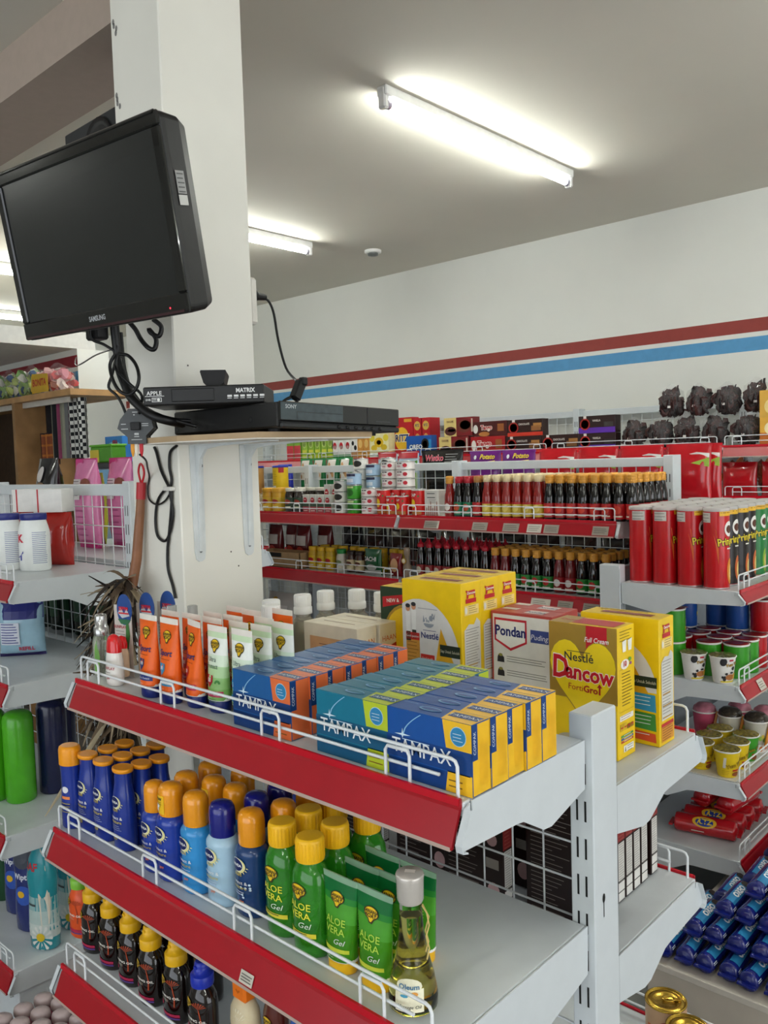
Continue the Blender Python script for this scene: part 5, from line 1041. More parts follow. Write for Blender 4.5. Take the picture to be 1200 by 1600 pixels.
# ================================================================== sauces, tins and packets on the long unit
def sauce(h, r_, body, cap, label, lab2, cap_h=.030, ribs=True, nozzle=False, capsub=None, band=None):
    def f():
        r = thing('sauce_bottle'); nh = h-cap_h
        pr = [(r_*.92, 0), (r_, .003), (r_, h*.47), (r_*.97, h*.52), (r_*.72, h*.70), (r_*.60, nh-.004), (r_*.60, nh+.004)]
        b = MB().lathe(pr, body, 18); mp = round_(pr); b.rect(mp, -r_*2.2, h*.05, r_*2.2, h*.37, label, .0005, 14); b.ell(mp, 0, h*.24, r_*.62, h*.09, lab2, .0009, 14); b.rect(mp, -r_*.8, h*.09, r_*.8, h*.12, P('e9e2cf', .5), .0009, 6)
        if band: b.rect(mp, -r_*2.2, h*.33, r_*2.2, h*.38, band, .001, 14)
        obj('bottle_body', b, r)
        c = [(r_*.66, nh), (r_*.70, nh+.002)]
        if nozzle: c += [(r_*.70, nh+.012), (r_*.5, nh+.017), (r_*.22, nh+.022), (r_*.10, nh+.034)]
        elif ribs:
            for q in range(3): c += [(r_*.70, nh+.003+q*cap_h*.3), (r_*.76, nh+.003+q*cap_h*.3+cap_h*.1), (r_*.70, nh+.003+q*cap_h*.3+cap_h*.22)]
            c += [(r_*.66, h-.001), (r_*.5, h)]
        else: c += [(r_*.72, h-.002), (r_*.62, h)]
        obj('cap', MB().lathe(c, cap, 16), r); return r
    return Kind(f)
SOYB, SAMB = P('0c0706', .08, coat=.6), P('8e1712', .16, coat=.5)
OCAP, CCAP, RCAP, WCAP = P('d99a3a', .4), P('e6d3a6', .4), P('b0182a', .35), P('b07a3e', .45)
SOY = sauce(.160, .0215, SOYB, OCAP, P('b0161c', .35), P('d8402a', .4)); SAM = sauce(.162, .0215, SAMB, CCAP, P('d2b83a', .4), P('e6d26a', .4), .026, False, band=P('b0161c', .4)); KET = sauce(.160, .0215, SAMB, OCAP, P('8e1712', .3), P('ece6dc', .4))
GRN = sauce(.158, .0215, SOYB, RCAP, P('137a52', .4), P('c8502a', .4), .026, False); WDC = sauce(.158, .0215, SOYB, WCAP, P('b0161c', .4), P('c8302a', .4), .024, False)
row = [('red chilli sauce bottle with orange cap', KET), ('red-capped dark sauce bottle with green label', GRN), ('red-capped dark sauce bottle with green label', GRN), ('dark sauce bottle with brown cap', WDC)]+[('red chilli sauce bottle with cream cap', SAM)]*6+[('black soy sauce bottle with ribbed orange cap', SOY)]*8
ys = [2.050-.0455*i for i in range(len(row))]
for d in range(6):
    for i, (t, K) in enumerate(row):
        if d and i in (0,): continue
        if d > 3 and i < 4: continue
        rt = ('front row', 'second row', 'third row', 'fourth row', 'fifth row', 'back row')[d]
        K.put(f'{t}, {ORD[i-(4 if d > 3 else 1 if d else 0)]} from left, {rt}, top sauce shelf', 'sauce bottle', 2.618+.0465*d+(.0*i), ys[i]+(.003 if d % 2 else 0), 1.268, FACE_L, 'sauce bottles on the top sauce shelf')
RNZ = sauce(.168, .021, SOYB, RCAP, P('8a1a1c', .4), P('c9c2b0', .4), .034, nozzle=True); ABC = sauce(.150, .0215, SOYB, OCAP, P('2f8a3a', .4), P('c8302a', .4)); ABR = sauce(.150, .0215, P('6e1216', .15, coat=.4), OCAP, P('9a1a22', .35), P('e9e2dc', .4))
row2 = [('dark sauce bottle with pointed red nozzle', RNZ)]*4+[('dark sauce bottle with pointed red nozzle', RNZ)]*4+[('red sauce bottle with orange cap', ABR)]*2+[('dark soy sauce bottle with green label', ABC)]*4+[('red sauce bottle with orange cap', ABR)]*2+[('dark soy sauce bottle with green label', ABC)]*3
for d in range(4):
    for i, (t, K) in enumerate(row2):
        K.put(f'{t}, {ORD[i] if i < 18 else "last"} from left, {("front", "second", "third", "back")[d]} row, lower sauce shelf', 'sauce bottle', 2.650+.0475*d, 2.235-.0468*i+(.003 if d % 2 else 0), 1.0, FACE_L, 'sauce bottles on the lower sauce shelf')
# food tins and jars, left bay
SILV = P('c9c9c6', .3, .8)
def d_olive(b, mp, r_, h): b.ell(mp, .004, h*.5, r_*.72, h*.30, P('22221c', .4), .0006, 16, rings=3); b.rect(mp, -r_*1.1, h*.25, -r_*.55, h*.6, P('d3b92a', .4), .0009, 4); b.lines(mp, -.01, h*.88, .012, 1, .004, INK, .003, .001)
def d_crab(b, mp, r_, h): b.txt(mp, 'CRAB', h*.26, -.006, h*.30, P('c8647a', .5), .0008, bold=.02); b.rect(mp, -.014, h*.68, -.004, h*.80, INK, .0008, 2); b.rect(mp, .0, h*.68, .012, h*.80, INK, .0008, 2); b.ell(mp, .026, h*.5, .010, h*.24, P('c01e30', .4), .0008, 12)
def d_green(b, mp, r_, h): b.ell(mp, 0, h*.45, r_*.6, h*.25, P('2c6e22', .4), .0006, 14); b.rect(mp, -.02, h*.78, .02, h*.9, P('cfdc9a', .4), .0008, 4)
def d_lblue(b, mp, r_, h): b.rect(mp, -.03, h*.70, .03, h*.9, P('2a2a4a', .4), .0006, 6); b.rect(mp, -.02, h*.2, .02, h*.5, P('d8e0ea', .4), .0006, 6)
def d_red(b, mp, r_, h):
    b.txt(mp, 'CAP', h*.16, -.008, h*.74, P('f2efe8', .4), .001, bold=.03); b.ell(mp, -.008, h*.46, .012, h*.18, P('eacb1c', .4), .0006, 16, rings=3); b.pol(mp, [(-.02, h*.40), (.004, h*.50), (.004, h*.46), (-.02, h*.36)], P('23283a', .4), .0009); b.rect(mp, -.02, h*.04, .03, h*.2, P('b0702a', .4), .0007, 5); b.ell(mp, .018, h*.75, .004, .004, P('4a7a3a', .4), .0008, 8)
TOL = tin(.033, .047, P('e3e1da', .4), SILV, d_olive); TCR = tin(.041, .036, P('e6e0dc', .4), SILV, d_crab); TGR = tin(.033, .062, P('3f9a2c', .3, .2), SILV, d_green); TLB = tin(.033, .052, P('9fbdd6', .35), SILV, d_lblue); TRD = tin(.027, .078, P('cf1f1c', .35), SILV, d_red); TRL = tin(.030, .105, P('cf1f1c', .35), SILV, d_red)
def stack(K, what, x, y, z, n, h, grp, cat='food tin'):
    for i in range(n): K.put(f'{what}, {"single" if n == 1 else ("bottom" if i == 0 else ("top" if i == n-1 else ORD[i]+" up"))} of its stack', cat, x, y, z+h*i+.0012*i, FACE_L, grp)
GT = 'stacked food tins'
stack(TOL, 'white tin with dark olive picture, left front column', 2.645, 2.690, 1.268, 3, .0475, GT); stack(TGR, 'green tin in the column right of the olive tins', 2.645, 2.608, 1.268, 2, .0625, GT)
TLB.put('light blue tin on top of the green tins', 'food tin', 2.645, 2.608, 1.268+.1275, FACE_L, GT); stack(TOL, 'white tin with dark olive picture, rear column', 2.725, 2.640, 1.268, 5, .0475, GT); stack(TLB, 'light blue tin, rear column', 2.725, 2.565, 1.268, 4, .0535, GT)
stack(TCR, 'flat white crab tin, front column', 2.655, 2.520, 1.268, 3, .0365, GT); stack(TCR, 'flat white crab tin, tall left column behind', 2.745, 2.478, 1.268, 6, .0365, GT); stack(TCR, 'flat white crab tin, tall right column behind', 2.745, 2.390, 1.268, 6, .0365, GT); stack(TOL, 'white olive tin at the back beside the crab tins', 2.82, 2.56, 1.268, 5, .0475, GT)
TRL.put('taller red tin with yellow crescent in front of the crab tins', 'food tin', 2.650, 2.437, 1.268, FACE_L, GT)
for i, y in enumerate((2.372, 2.315)): TRD.put(f'small red tin with yellow crescent, {("left", "right")[i]} of the two in front', 'food tin', 2.635, y, 1.268, FACE_L, GT)
for i, y in enumerate((2.41, 2.345, 2.28)): TRL.put(f'taller red tin in the row behind, {ORD[i]} from left', 'food tin', 2.705, y, 1.268, FACE_L, GT)
TRL.put('taller red tin just left of the white finger biscuit box', 'food tin', 2.645, 2.235, 1.268, FACE_L, GT)
def d_fing(b, F, R, t, w, d, h):
    b.rect(F, w*.08, h*.48, w*.85, h*.94, P('d9d7d0', .5)); b.lines(F, w*.18, h*.84, w*.75, 2, .016, INK, .003, .0006); b.lines(F, w*.3, h*.62, w*.8, 3, .006, P('8a8680', .5), .0015, .0006)
    for i in range(6): b.pol(F, [(w*(.1+.14*i), 0), (w*(.19+.14*i), 0), (w*(.17+.14*i), h*(.30+.12*(i % 3))), (w*(.13+.14*i), h*(.32+.12*(i % 3)))], P('8a3a24', .5), .0008)
carton('food_box', .075, .045, .105, P('e6e4dc', .45), d_fing).put('white box with brown finger shapes beside the leftmost red sauce bottle', 'food box', 2.625, 2.150, 1.268, FACE_L)
def d_oval(b, F, R, t, w, d, h): b.rect(F, 0, 0, w, h*.32, P('a83a44', .5)); b.rect(F, 0, h*.32, w, h*.55, P('35503c', .5)); b.ell(F, w*.42, h*.68, w*.32, h*.16, P('b01e2e', .4), .0008); b.lines(F, w*.2, h*.70, w*.66, 1, .004, P('efe6da', .5), .003, .0012); b.lines(F, w*.1, h*.2, w*.9, 2, .01, P('e0d6cc', .5), .003, .0008)
CT = carton('juice_carton', .042, .03, .082, P('d0d0c8', .45), d_oval)
for i, y in enumerate((2.905, 2.855, 2.805, 2.755)): CT.put(f'small carton with red oval badge, {ORD[i]} from left in front', 'juice carton', 2.62, y, 1.268, FACE_L, 'small cartons with red oval')
for i, y in enumerate((2.795, 2.745)): CT.put(f'small carton with red oval badge, behind, {("left", "right")[i]}', 'juice carton', 2.655, y, 1.268, FACE_L, 'small cartons with red oval', sc=(1, 1, 1.55))
def jar(r_, h, body, lid, lab, lab2, lidh=.014, nm='food_jar', shoulder=True):
    def f():
        r = thing(nm); nz = h-lidh; pr = [(r_*.95, 0), (r_, .003), (r_, nz*.82), (r_*.82 if shoulder else r_, nz*.95), (r_*.80 if shoulder else r_, nz)]
        b = MB().lathe(pr, body, 20); mp = round_(pr); b.rect(mp, -r_*1.6, h*.12, r_*1.6, h*.60, lab, .0005, 12); b.ell(mp, 0, h*.42, r_*.7, h*.10, lab2, .0009, 14); b.rect(mp, -r_*.7, h*.16, r_*.7, h*.22, P('efe8d0', .5), .0009, 5); obj('jar_body', b, r)
        rl = r_*.88 if shoulder else r_*1.03; obj('lid', MB().lathe([(rl, nz-.002), (rl*1.02, nz), (rl*1.02, h-.002), (rl*.95, h), (.001, h)], lid, 20), r); return r
    return Kind(f)
JG = jar(.030, .112, P('24180f', .1, coat=.5), P('d9d6c8', .3, .3), P('2f4a34', .4), P('a83a2a', .4))
for d in range(2):
    for i in range(2 if d == 0 else 5): JG.put(f'dark glass jar with pale lid, {ORD[i]} from left in the {("front", "rear")[d]} row', 'food jar', 2.645+.075*d, 3.035-.066*i, 1.268, FACE_L, 'dark jars with pale lids')
JY = jar(.033, .112, P('d8a428', .25, coat=.3), P('cf9a2a', .3), P('dcb62c', .4), P('a8281c', .4), .02, 'tub', False)
for i, y in enumerate((3.205, 3.13)): JY.put(f'amber plastic tub with handle lid, {("left", "right")[i]} of two beside the pillar', 'food tub', 2.65, y, 1.268, FACE_L, 'amber plastic tubs')
JY.put('amber tub with red label on its lid, behind the two front tubs', 'food tub', 2.72, 3.17, 1.268, FACE_L, 'amber plastic tubs')
def d_biscan(b, mp, r_, h): b.rect(mp, -r_*1.5, h*.02, r_*1.5, h*.22, P('c8642a', .4), .0006, 10); b.rect(mp, -r_*1.5, h*.75, -r_*.6, h*.95, P('b01e24', .4), .0006, 5); b.rect(mp, r_*.8, h*.75, r_*1.5, h*.95, P('b01e24', .4), .0006, 5); b.lines(mp, -r_*.3, h*.8, r_*.6, 9, h*.06, P('a8881c', .5), .002, .0008); b.rect(mp, -r_*.3, h*.16, r_*.4, h*.3, P('e2ddd0', .5), .0009, 4)
BC = can(.041, .150, P('e2bd1c', .35), P('26309a', .35), d_biscan, nm='snack_can'); BC.put('yellow and red snack can with blue lid behind the dark jars', 'snack can', 2.86, 3.36, 1.338, FACE_L-.2, None)
BC2 = can(.041, .150, P('b98a4a', .4), P('26309a', .35), lambda b, mp, r_, h: b.rect(mp, -r_*.2, h*.1, r_*.9, h*.9, P('d8d0a8', .4), .0006, 8).ell(mp, -r_*.5, h*.4, r_*.4, h*.2, P('7a5a2a', .5), .0008, 14), nm='snack_can')
BC2.put('brown snack can with blue lid at the edge of the pillar', 'snack can', 2.86, 3.56, 1.338, FACE_L, None)
tag(obj('stacking_tray', MB().box(2.815, 3.10, 1.2687, 2.91, 3.66, 1.3378, P('b9a684', .6, var=.1), .003)), 'low tan carton tray under the snack cans at the back', 'carton')
# flexible packets
def pouch(w, h, d, mat, deco=None, seal=None, nm='snack_bag', seed=1, wob=.06, closed_bottom=True):
    def f():
        rr = random.Random(seed); n = 20; rings = []
        for k in range(11):
            t = k/10; fz = math.sin(PI*min(1, max(0, (t-.0)/.96)))**.55 if closed_bottom else min(1, (1-t)*1.6)**.7; D = max(.0012, d/2*fz*(1+rr.uniform(-wob, wob))); Wd = w/2*(1-.05*fz)*(1+rr.uniform(-wob*.2, wob*.2))
            ring = []
            for i in range(n):
                a = 2*PI*i/n; c, s_ = math.cos(a), math.sin(a); ring.append((Wd*(abs(c)**.75)*(1 if c > 0 else -1), D*(abs(s_)**.9)*(1 if s_ > 0 else -1)*(1+rr.uniform(-wob, wob)), h*t))
            rings.append(ring)
        b = MB(); b.loft(rings, mat, True)
        if seal: b.box(-w/2, -.0016, h*.965, w/2, .0016, h*1.01, seal); b.box(-w/2, -.0016, -.0 if not closed_bottom else .0, w/2, .0016, h*.03, seal)
        def mp(a, z, off=0):
            t = max(0, min(1, z/h)); k = min(9, int(t*10)); u = t*10-k
            def dep(r_):
                best = 0; q = min(1, abs(a)/(w/2*.98))
                return max(1e-4, -min(p[1] for p in r_))*max(0, 1-q**2.6)**.6
            return (a, -(dep(rings[k])*(1-u)+dep(rings[k+1])*u)-off-.002, z)
        if deco: deco(b, mp, w, h)
        return obj(nm, b)
    return Kind(f)
GLO = dict(rough=.18, coat=.5)
def d_nuts(b, mp, w, h):
    b.rect(mp, -w*.30, h*.55, w*.30, h*.97, P('d6d2c8', .3), .001, 8, 5)
    for i in range(12): b.ell(mp, -w*.22+w*.44*((i*37) % 10)/10, h*(.62+.28*((i*53) % 10)/10), w*.09, h*.045, P(('b98a5a', 'c89a68', '8a5a34')[i % 3], .5), .002, 9)
PN = pouch(.100, .255, .05, P('1f7a42', **GLO), d_nuts, P('2a8a4a', .3))
for i, y in enumerate((3.45, 3.345, 3.24, 3.14)): PN.put(f'green nut bag standing behind the top rail, {ORD[i]} from left', 'snack bag', 3.13, y, 1.2625, FACE_L, 'green nut bags')
pouch(.12, .23, .06, P('2a34b0', **GLO), None, None).put('dark blue snack packet between the two snack cans', 'snack bag', 3.10, 3.60, 1.2625, FACE_L)
def d_meadow(b, mp, w, h): b.rect(mp, -w*.46, h*.88, w*.46, h*.985, P('b01c2c', .3), .001, 8, 2); b.pol(mp, [(-w*.1, h*.62), (w*.46, h*.72), (w*.46, h*.84), (w*.2, h*.82)], P('5f9a3a', .4), .002); b.rect(mp, -w*.46, h*.3, w*.46, h*.62, P('7fae4a', .4), .001, 8, 3)
PM_ = pouch(.134, .275, .05, P('b9cddd', **GLO), d_meadow, P('b01c2c', .3))
for i, y in enumerate((2.85, 2.71)): PM_.put(f'pale blue snack bag with red top and green meadow, {("left", "right")[i]}', 'snack bag', 3.14, y, 1.2625, FACE_L, 'meadow snack bags')
def d_wist(b, mp, w, h): b.txt(mp, 'Wistko', .042, -w*.14, h*.82, P('e8e0e0', .4), .002, bold=.03, sx=.9); b.txt(mp, 'Wistko', .042, -w*.14, h*.82, P('d83a5a', .4), .003, bold=.01, sx=.9); b.lines(mp, w*.12, h*.92, w*.40, 4, .012, P('8a8a8a', .5), .004, .002)
pouch(.255, .275, .05, P('151314', **GLO), d_wist, P('1a1818', .3)).put('large black snack bag with pink lettering behind the top rail', 'snack bag', 3.13, 2.492, 1.2625, FACE_L)
def d_purp(b, mp, w, h): b.txt(mp, 'Potato', .030, w*.1, h*.87, P('e8c83a', .4), .002, bold=.03, shear=.2); b.pol(mp, [(-w*.3, h*.80), (w*.35, h*.84), (w*.35, h*.80), (-w*.3, h*.76)], P('e8c83a', .4), .002); b.ell(mp, -w*.28, h*.90, .008, .010, P('e9e6ee', .4), .002, 8)
PP = pouch(.175, .262, .05, P('6a1f7a', **GLO), d_purp, P('7a2a8a', .3))
for i, y in enumerate((2.24, 2.06)): PP.put(f'purple snack bag behind the top rail, {("left", "right")[i]} of two', 'snack bag', 3.13, y, 1.2625, FACE_L, 'purple snack bags')
def d_rw(b, mp, w, h): b.pol(mp, [(-w*.46, h*.78), (w*.2, h*.88), (w*.46, h*.86), (w*.46, h*.80), (-w*.46, h*.70)], P('ecece6', .3), .002); b.pol(mp, [(w*.1, h*.72), (w*.46, h*.80), (w*.46, h*.66)], P('9ab83a', .4), .003)
PR = pouch(.182, .262, .055, P('b8141f', **GLO), d_rw, P('c01a26', .3))
for i, y in enumerate((1.87, 1.68, 1.49)): PR.put(f'red and white snack bag behind the top rail, {ORD[i]} from left', 'snack bag', 3.14, y, 1.2625, FACE_L, 'red and white snack bags')
for i, (x, y) in enumerate(((3.225, 1.335), (3.305, 1.325))): PR.put(f'red snack bag showing past the end post of the sauce unit, {("nearer", "farther")[i]} one', 'snack bag', x, y, 1.2625, FACE_L, 'red bags at the end of the unit')
# lower shelf, left bay
def d_redbag(b, mp, w, h): b.rect(mp, -w*.35, h*.5, w*.35, h*.75, P('cfc8c0', .5), .001, 6, 2); b.ell(mp, 0, h*.35, w*.25, h*.12, P('c0392b', .4), .002, 12)
PD = pouch(.10, .19, .06, P('6a1c1e', **GLO), d_redbag, None)
for i, (x, y) in enumerate(((2.74, 3.27), (2.76, 3.16), (2.74, 3.06), (2.80, 2.97))): PD.put(f'dark red coffee pouch on the lower left shelf, {ORD[i]} from left', 'pouch', x, y, 1.0, FACE_L, 'dark red pouches')
b = MB(); CB_ = P('a98a62', .75, var=.1)
for x0, y0, x1, y1 in ((2.60, 2.94, 2.603, 3.25), (2.697, 2.94, 2.70, 3.25), (2.60, 2.94, 2.70, 2.943), (2.60, 3.247, 2.70, 3.25)): b.box(x0, y0, 1.0012, x1, y1, 1.075, CB_)
b.box(2.60, 2.94, 1.0012, 2.70, 3.25, 1.0035, CB_)
b.rect(plane((2.60, 0, 0), (0, -1, 0), (0, 0, 1)), -3.16, 1.05, -3.07, 1.07, BLACK, .001); tag(obj('carton_tray', b), 'open brown cardboard tray on the lower left shelf', 'carton')
JM = jar(.026, .105, P('c9a21c', .3), P('e2b41c', .35), P('d9b81e', .4), P('b3201e', .4), .016); JC = jar(.025, .10, P('cfcabb', .35), P('1f8a3a', .35), P('d8d4c6', .4), P('7a8a5a', .4), .018); JB = jar(.024, .095, P('3a1d12', .15, coat=.4), P('2a1a14', .4), P('d8caa0', .5), P('5a2a1a', .4))
for i, y in enumerate((2.905, 2.848, 2.79)): JM.put(f'yellow seasoning jar with red oval label, {ORD[i]} from left in front', 'seasoning jar', 2.66, y, 1.0, FACE_L, 'yellow seasoning jars')
JC.put('seasoning jar with bright green lid, right of the yellow ones', 'seasoning jar', 2.66, 2.718, 1.0, FACE_L)
for i, y in enumerate((2.655, 2.60)): JB.put(f'dark seasoning jar with cream label, {("left", "right")[i]} of two', 'seasoning jar', 2.66, y, 1.0, FACE_L, 'dark seasoning jars')
for i in range(9): JM.put(f'yellow-lidded jar in the rear row, {ORD[i]} from left', 'seasoning jar', 2.73+.012*(i % 2), 2.90-.062*i, 1.0, FACE_L, 'yellow-lidded jars in the rear row')
def d_sachi(b, mp, w, h): b.txt(mp, 'SACHI', .026, -.006, h*.55, P('e6e9e4', .4), .002, bold=.02); b.ell(mp, 0, h*.30, w*.3, h*.12, P('b9bdb6', .4), .002, 14); b.rect(mp, -w*.48, h*.0, w*.48, h*.2, P('b9bcb8', .5), .002, 6, 2)
pouch(.10, .112, .03, P('175a34', **GLO), d_sachi, P('2a6a44', .3)).put('dark green pouch with white lettering on the lower shelf', 'pouch', 2.64, 2.50, 1.0, FACE_L)
PRD = pouch(.07, .10, .03, P('8a1c1e', **GLO), lambda b, mp, w, h: b.ell(mp, 0, h*.5, w*.3, h*.3, P('d8a87a', .4), .002, 12), None); PRD.put('red pouch with pale oval beside the dark green pouch', 'pouch', 2.65, 2.375, 1.0, FACE_L)
r = thing('seasoning_bottle', 'small clear bottle with hanging gold medallion on the lower shelf', 'bottle', (2.635, 2.30, 1.0006), FACE_L); obj('bottle_body', MB().lathe([(.018, 0), (.019, .003), (.019, .05), (.010, .065), (.010, .095), (.014, .10), (.014, .125), (.012, .13)], P('b9a48c', .1, trans=.4), 16), r); obj('medallion', MB().lathe([(.013, 0), (.013, .003)], P('c9a24a', .3, .6), 16, M=T(0, -.020, .075) @ Rx(PI/2)).lathe([(.009, .0031), (.009, .004)], P('e9dfc0', .4), 14, M=T(0, -.020, .075) @ Rx(PI/2)), r)
def d_pasta(b, mp, w, h): b.rect(mp, -w*.35, h*.05, w*.2, h*.75, P('d9d6cf', .4), .002, 5, 4); b.ell(mp, -w*.2, h*.85, w*.08, h*.06, P('c9962a', .4), .002, 10); b.rect(mp, -w*.34, h*.60, w*.18, h*.66, P('a83a5a', .5), .003, 4); b.ell(mp, -w*.05, h*.2, w*.2, h*.15, P('3f7a34', .4), .003, 12)
pouch(.26, .23, .09, P('c3beb6', rough=.15, coat=.5), d_pasta, None).put('white plastic pack of pasta on the dark shelf beside the pillar', 'food bag', 2.72, 3.19, .6206, FACE_L)
# ================================================================== wall rack
def box_kind(nm, w, d, h, base, deco, fm=None): return carton(nm, w, d, h, base, deco, fm)
def simple(bg, ops):
    def d(b, F, R, t, w, dd, h):
        for o in ops:
            k = o[0]
            if k == 'r': b.rect(F, w*o[1], h*o[2], w*o[3], h*o[4], P(o[5], .4), .0006)
            elif k == 'e': b.ell(F, w*o[1], h*o[2], w*o[3], h*o[4], P(o[5], .4), .001, 18)
            elif k == 't': b.txt(F, o[1], h*o[2], w*o[3], h*o[4], P(o[5], .4), .0016, bold=.03, sx=o[6] if len(o) > 6 else .9)
            elif k == 'T': b.txt(F, o[1], h*o[2], w*o[3], h*o[4], P(o[5], .4), .0012, bold=.10, sx=o[6] if len(o) > 6 else .9)
            elif k == 's': b.rect(R, dd*.05, h*.03, dd*.95, h*.97, P(o[1], .4), .0006); b.ell(R, dd*.5, h*.72, dd*.36, h*.2, P(o[2], .4), .001, 14); b.ell(R, dd*.5, h*.3, dd*.36, h*.22, P(o[3], .4), .001, 14)
    return d
WX, WZ = 3.885, 1.5155
JR = box_kind('juice_carton', .068, .05, .165, P('7fae3a', .4), simple(0, [('r', 0, 0, 1, .62, 'cf3a44'), ('r', .1, .3, .9, .5, 'b82a38'), ('r', .2, .75, .8, .95, 'c9d84a')]))
JGN = box_kind('juice_carton', .055, .05, .165, P('8fb83a', .4), simple(0, [('e', .5, .66, .40, .17, 'c3dc7a'), ('e', .5, .66, .3, .12, '8fae4a'), ('r', 0, 0, 1, .2, 'b9c92a'), ('r', .1, .3, .9, .42, 'd9dc4a')]))
JWH = box_kind('juice_carton', .058, .05, .140, P('e9e9e4', .4), simple(0, [('e', .5, .62, .28, .16, 'c8202c'), ('e', .5, .56, .2, .08, 'f3efe8'), ('r', 0, .0, 1, .2, '3f8f4a'), ('r', 0, .88, 1, 1, '8fae4a')]))
JTN = box_kind('juice_carton', .052, .05, .150, P('c98a3a', .4), simple(0, [('e', .5, .62, .34, .18, 'e0b86a'), ('r', .1, .1, .9, .32, 'd8a24a'), ('r', 0, .9, 1, 1, '8a5a1a')]))
JBW = box_kind('milk_carton', .055, .05, .165, P('e9e7e2', .4), simple(0, [('e', .3, .6, .2, .09, '1a1a1a'), ('e', .7, .42, .22, .1, '1a1a1a'), ('e', .5, .85, .25, .09, '8a6a4a'), ('r', 0, 0, 1, .25, 'b98a5a')]))
def rowof(K, what, ys, z=WZ, x=WX, cat='juice carton', grp=None):
    for i, y in enumerate(ys): K.put(f'{what}, {ORD[i]} from left' if len(ys) > 1 else what, cat, x, y, z, FACE_L, grp or what+'s')
rowof(JR, 'green and red juice carton on the wall rack', [4.45, 4.375]); rowof(JGN, 'green juice carton with pale disc on the wall rack', [4.30, 4.235, 4.17, 4.105, 4.045]); rowof(JWH, 'white carton with red drop on the wall rack', [3.985, 3.925, 3.865]) if False else rowof(JWH, 'white carton with red drop on the wall rack', [4.0, 3.94, 3.88]); JBW.put('black and white spotted carton on the wall rack', 'milk carton', WX, 3.82, WZ, FACE_L); rowof(JTN, 'tan juice carton on the wall rack', [3.764, 3.710])
for d in range(1, 3): rowof(JGN, f'green juice carton, {("second", "third")[d-1]} row of the wall rack', [4.30, 4.235, 4.17, 4.105, 4.045], x=WX+.055*d, grp='green cartons behind')
box_kind('cereal_box', .165, .06, .155, P('efe7b4', .4), simple(0, [('e', .5, .62, .24, .2, 'e2b81c'), ('e', .5, .62, .12, .1, 'f0d85a'), ('e', .15, .8, .14, .14, 'e6d23a'), ('e', .86, .8, .14, .14, 'e6d23a'), ('e', .25, .4, .16, .12, 'd8b82a'), ('e', .76, .42, .16, .12, 'd8b82a'), ('r', 0, 0, 1, .2, 'dfe3da'), ('t', 'corn', .12, .5, .05, '4a7a4a')])).put('pale yellow corn snack box left of the red cracker box', 'snack box', WX, 3.60, WZ, FACE_L)
box_kind('cracker_box', .155, .062, .245, P('b81420', .35), simple(0, [('e', .42, .46, .38, .30, 'e8b52a'), ('T', 'RITZ', .24, .42, .40, 'f3ead0'), ('t', 'RITZ', .24, .42, .40, '1a2a6a'), ('r', .55, .88, .95, .96, 'd8a22a'), ('r', .1, .02, .6, .07, 'e9e2d8'), ('s', 'b81420', 'e0a23a', 'd89a3a')])).put('tall red cracker box with yellow disc on the wall rack', 'cracker box', WX+.06, 3.445, WZ, FACE_L)
K = box_kind('cracker_box', .062, .10, .235, P('b81420', .35), simple(0, [('e', .5, .8, .4, .12, 'd8b24a'), ('e', .5, .35, .42, .25, 'd89a4a'), ('t', 'RITZ', .09, .5, .78, '1a2a6a', .7)]))
rowof(K, 'narrow red cracker box beside the large one', [3.33, 3.262], x=WX+.06, cat='cracker box')
box_kind('biscuit_box', .20, .05, .125, P('1b56a8', .35), simple(0, [('T', 'OREO', .30, .38, .36, '1b2a4a', 1.0), ('t', 'OREO', .30, .38, .36, 'f0f2f4', 1.0), ('e', .74, .58, .15, .28, '1d1a1a'), ('e', .74, .58, .10, .18, '4a4644'), ('r', .88, .2, .98, .8, '2f8fc8')])).put('blue sandwich biscuit box right of the red cracker boxes', 'biscuit box', WX, 3.27, WZ, FACE_L)
CH = [('r', 0, 0, .42, 1, 'd9c27a'), ('t', 'CHOCOPIE', .15, .21, .74, '6a3a2a', .62), ('e', .22, .28, .20, .24, '4a1a14'), ('e', .26, .32, .14, .08, 'e6d0a8'), ('e', .68, .52, .24, .34, '6a2a1e'), ('e', .72, .58, .18, .24, 'e0b88a'), ('r', .92, .2, .97, .9, 'c9b8a8')]
KC = box_kind('biscuit_box', .215, .06, .108, P('7a1a1e', .35), simple(0, CH))
KC.put('choco biscuit box with cream panel, upper of two', 'biscuit box', WX, 2.965, WZ+.1095, FACE_L, 'choco biscuit boxes'); KC.put('choco biscuit box with cream panel, lower of two', 'biscuit box', WX, 3.005, WZ, FACE_L, 'choco biscuit boxes')
TG = [('T', 'Tango', .42, .42, .45, 'f2ece4', .9), ('t', 'Tango', .42, .42, .45, 'b81e24', .9), ('r', .74, .3, .92, .8, '9a5a2a'), ('e', .35, .14, .16, .16, 'b9763a'), ('e', .1, .5, .07, .3, 'e6e0da')]
KT_ = box_kind('biscuit_box', .235, .06, .082, P('4a1412', .35), simple(0, TG)); KT2 = box_kind('biscuit_box', .235, .06, .100, P('a81c20', .35), simple(0, TG))
KT_.put('dark red wafer box with red lettering, upper of two', 'biscuit box', WX, 2.750, WZ+.1015, FACE_L, 'dark red wafer boxes'); KT2.put('red wafer box with red lettering, lower of two', 'biscuit box', WX, 2.765, WZ, FACE_L, 'dark red wafer boxes')
CW_ = [('r', 0, 0, 1, .22, 'c8341e'), ('e', .18, .52, .14, .34, 'a8241e'), ('e', .18, .52, .11, .26, '4a1a16'), ('r', .14, .82, .22, 1, 'e8e0da'), ('t', 'CHOCOLATE', .16, .48, .66, 'd8cfc8', .8), ('r', .68, .3, .95, .6, '8a5a2e'), ('r', .74, .5, .97, .75, 'a8743a')]
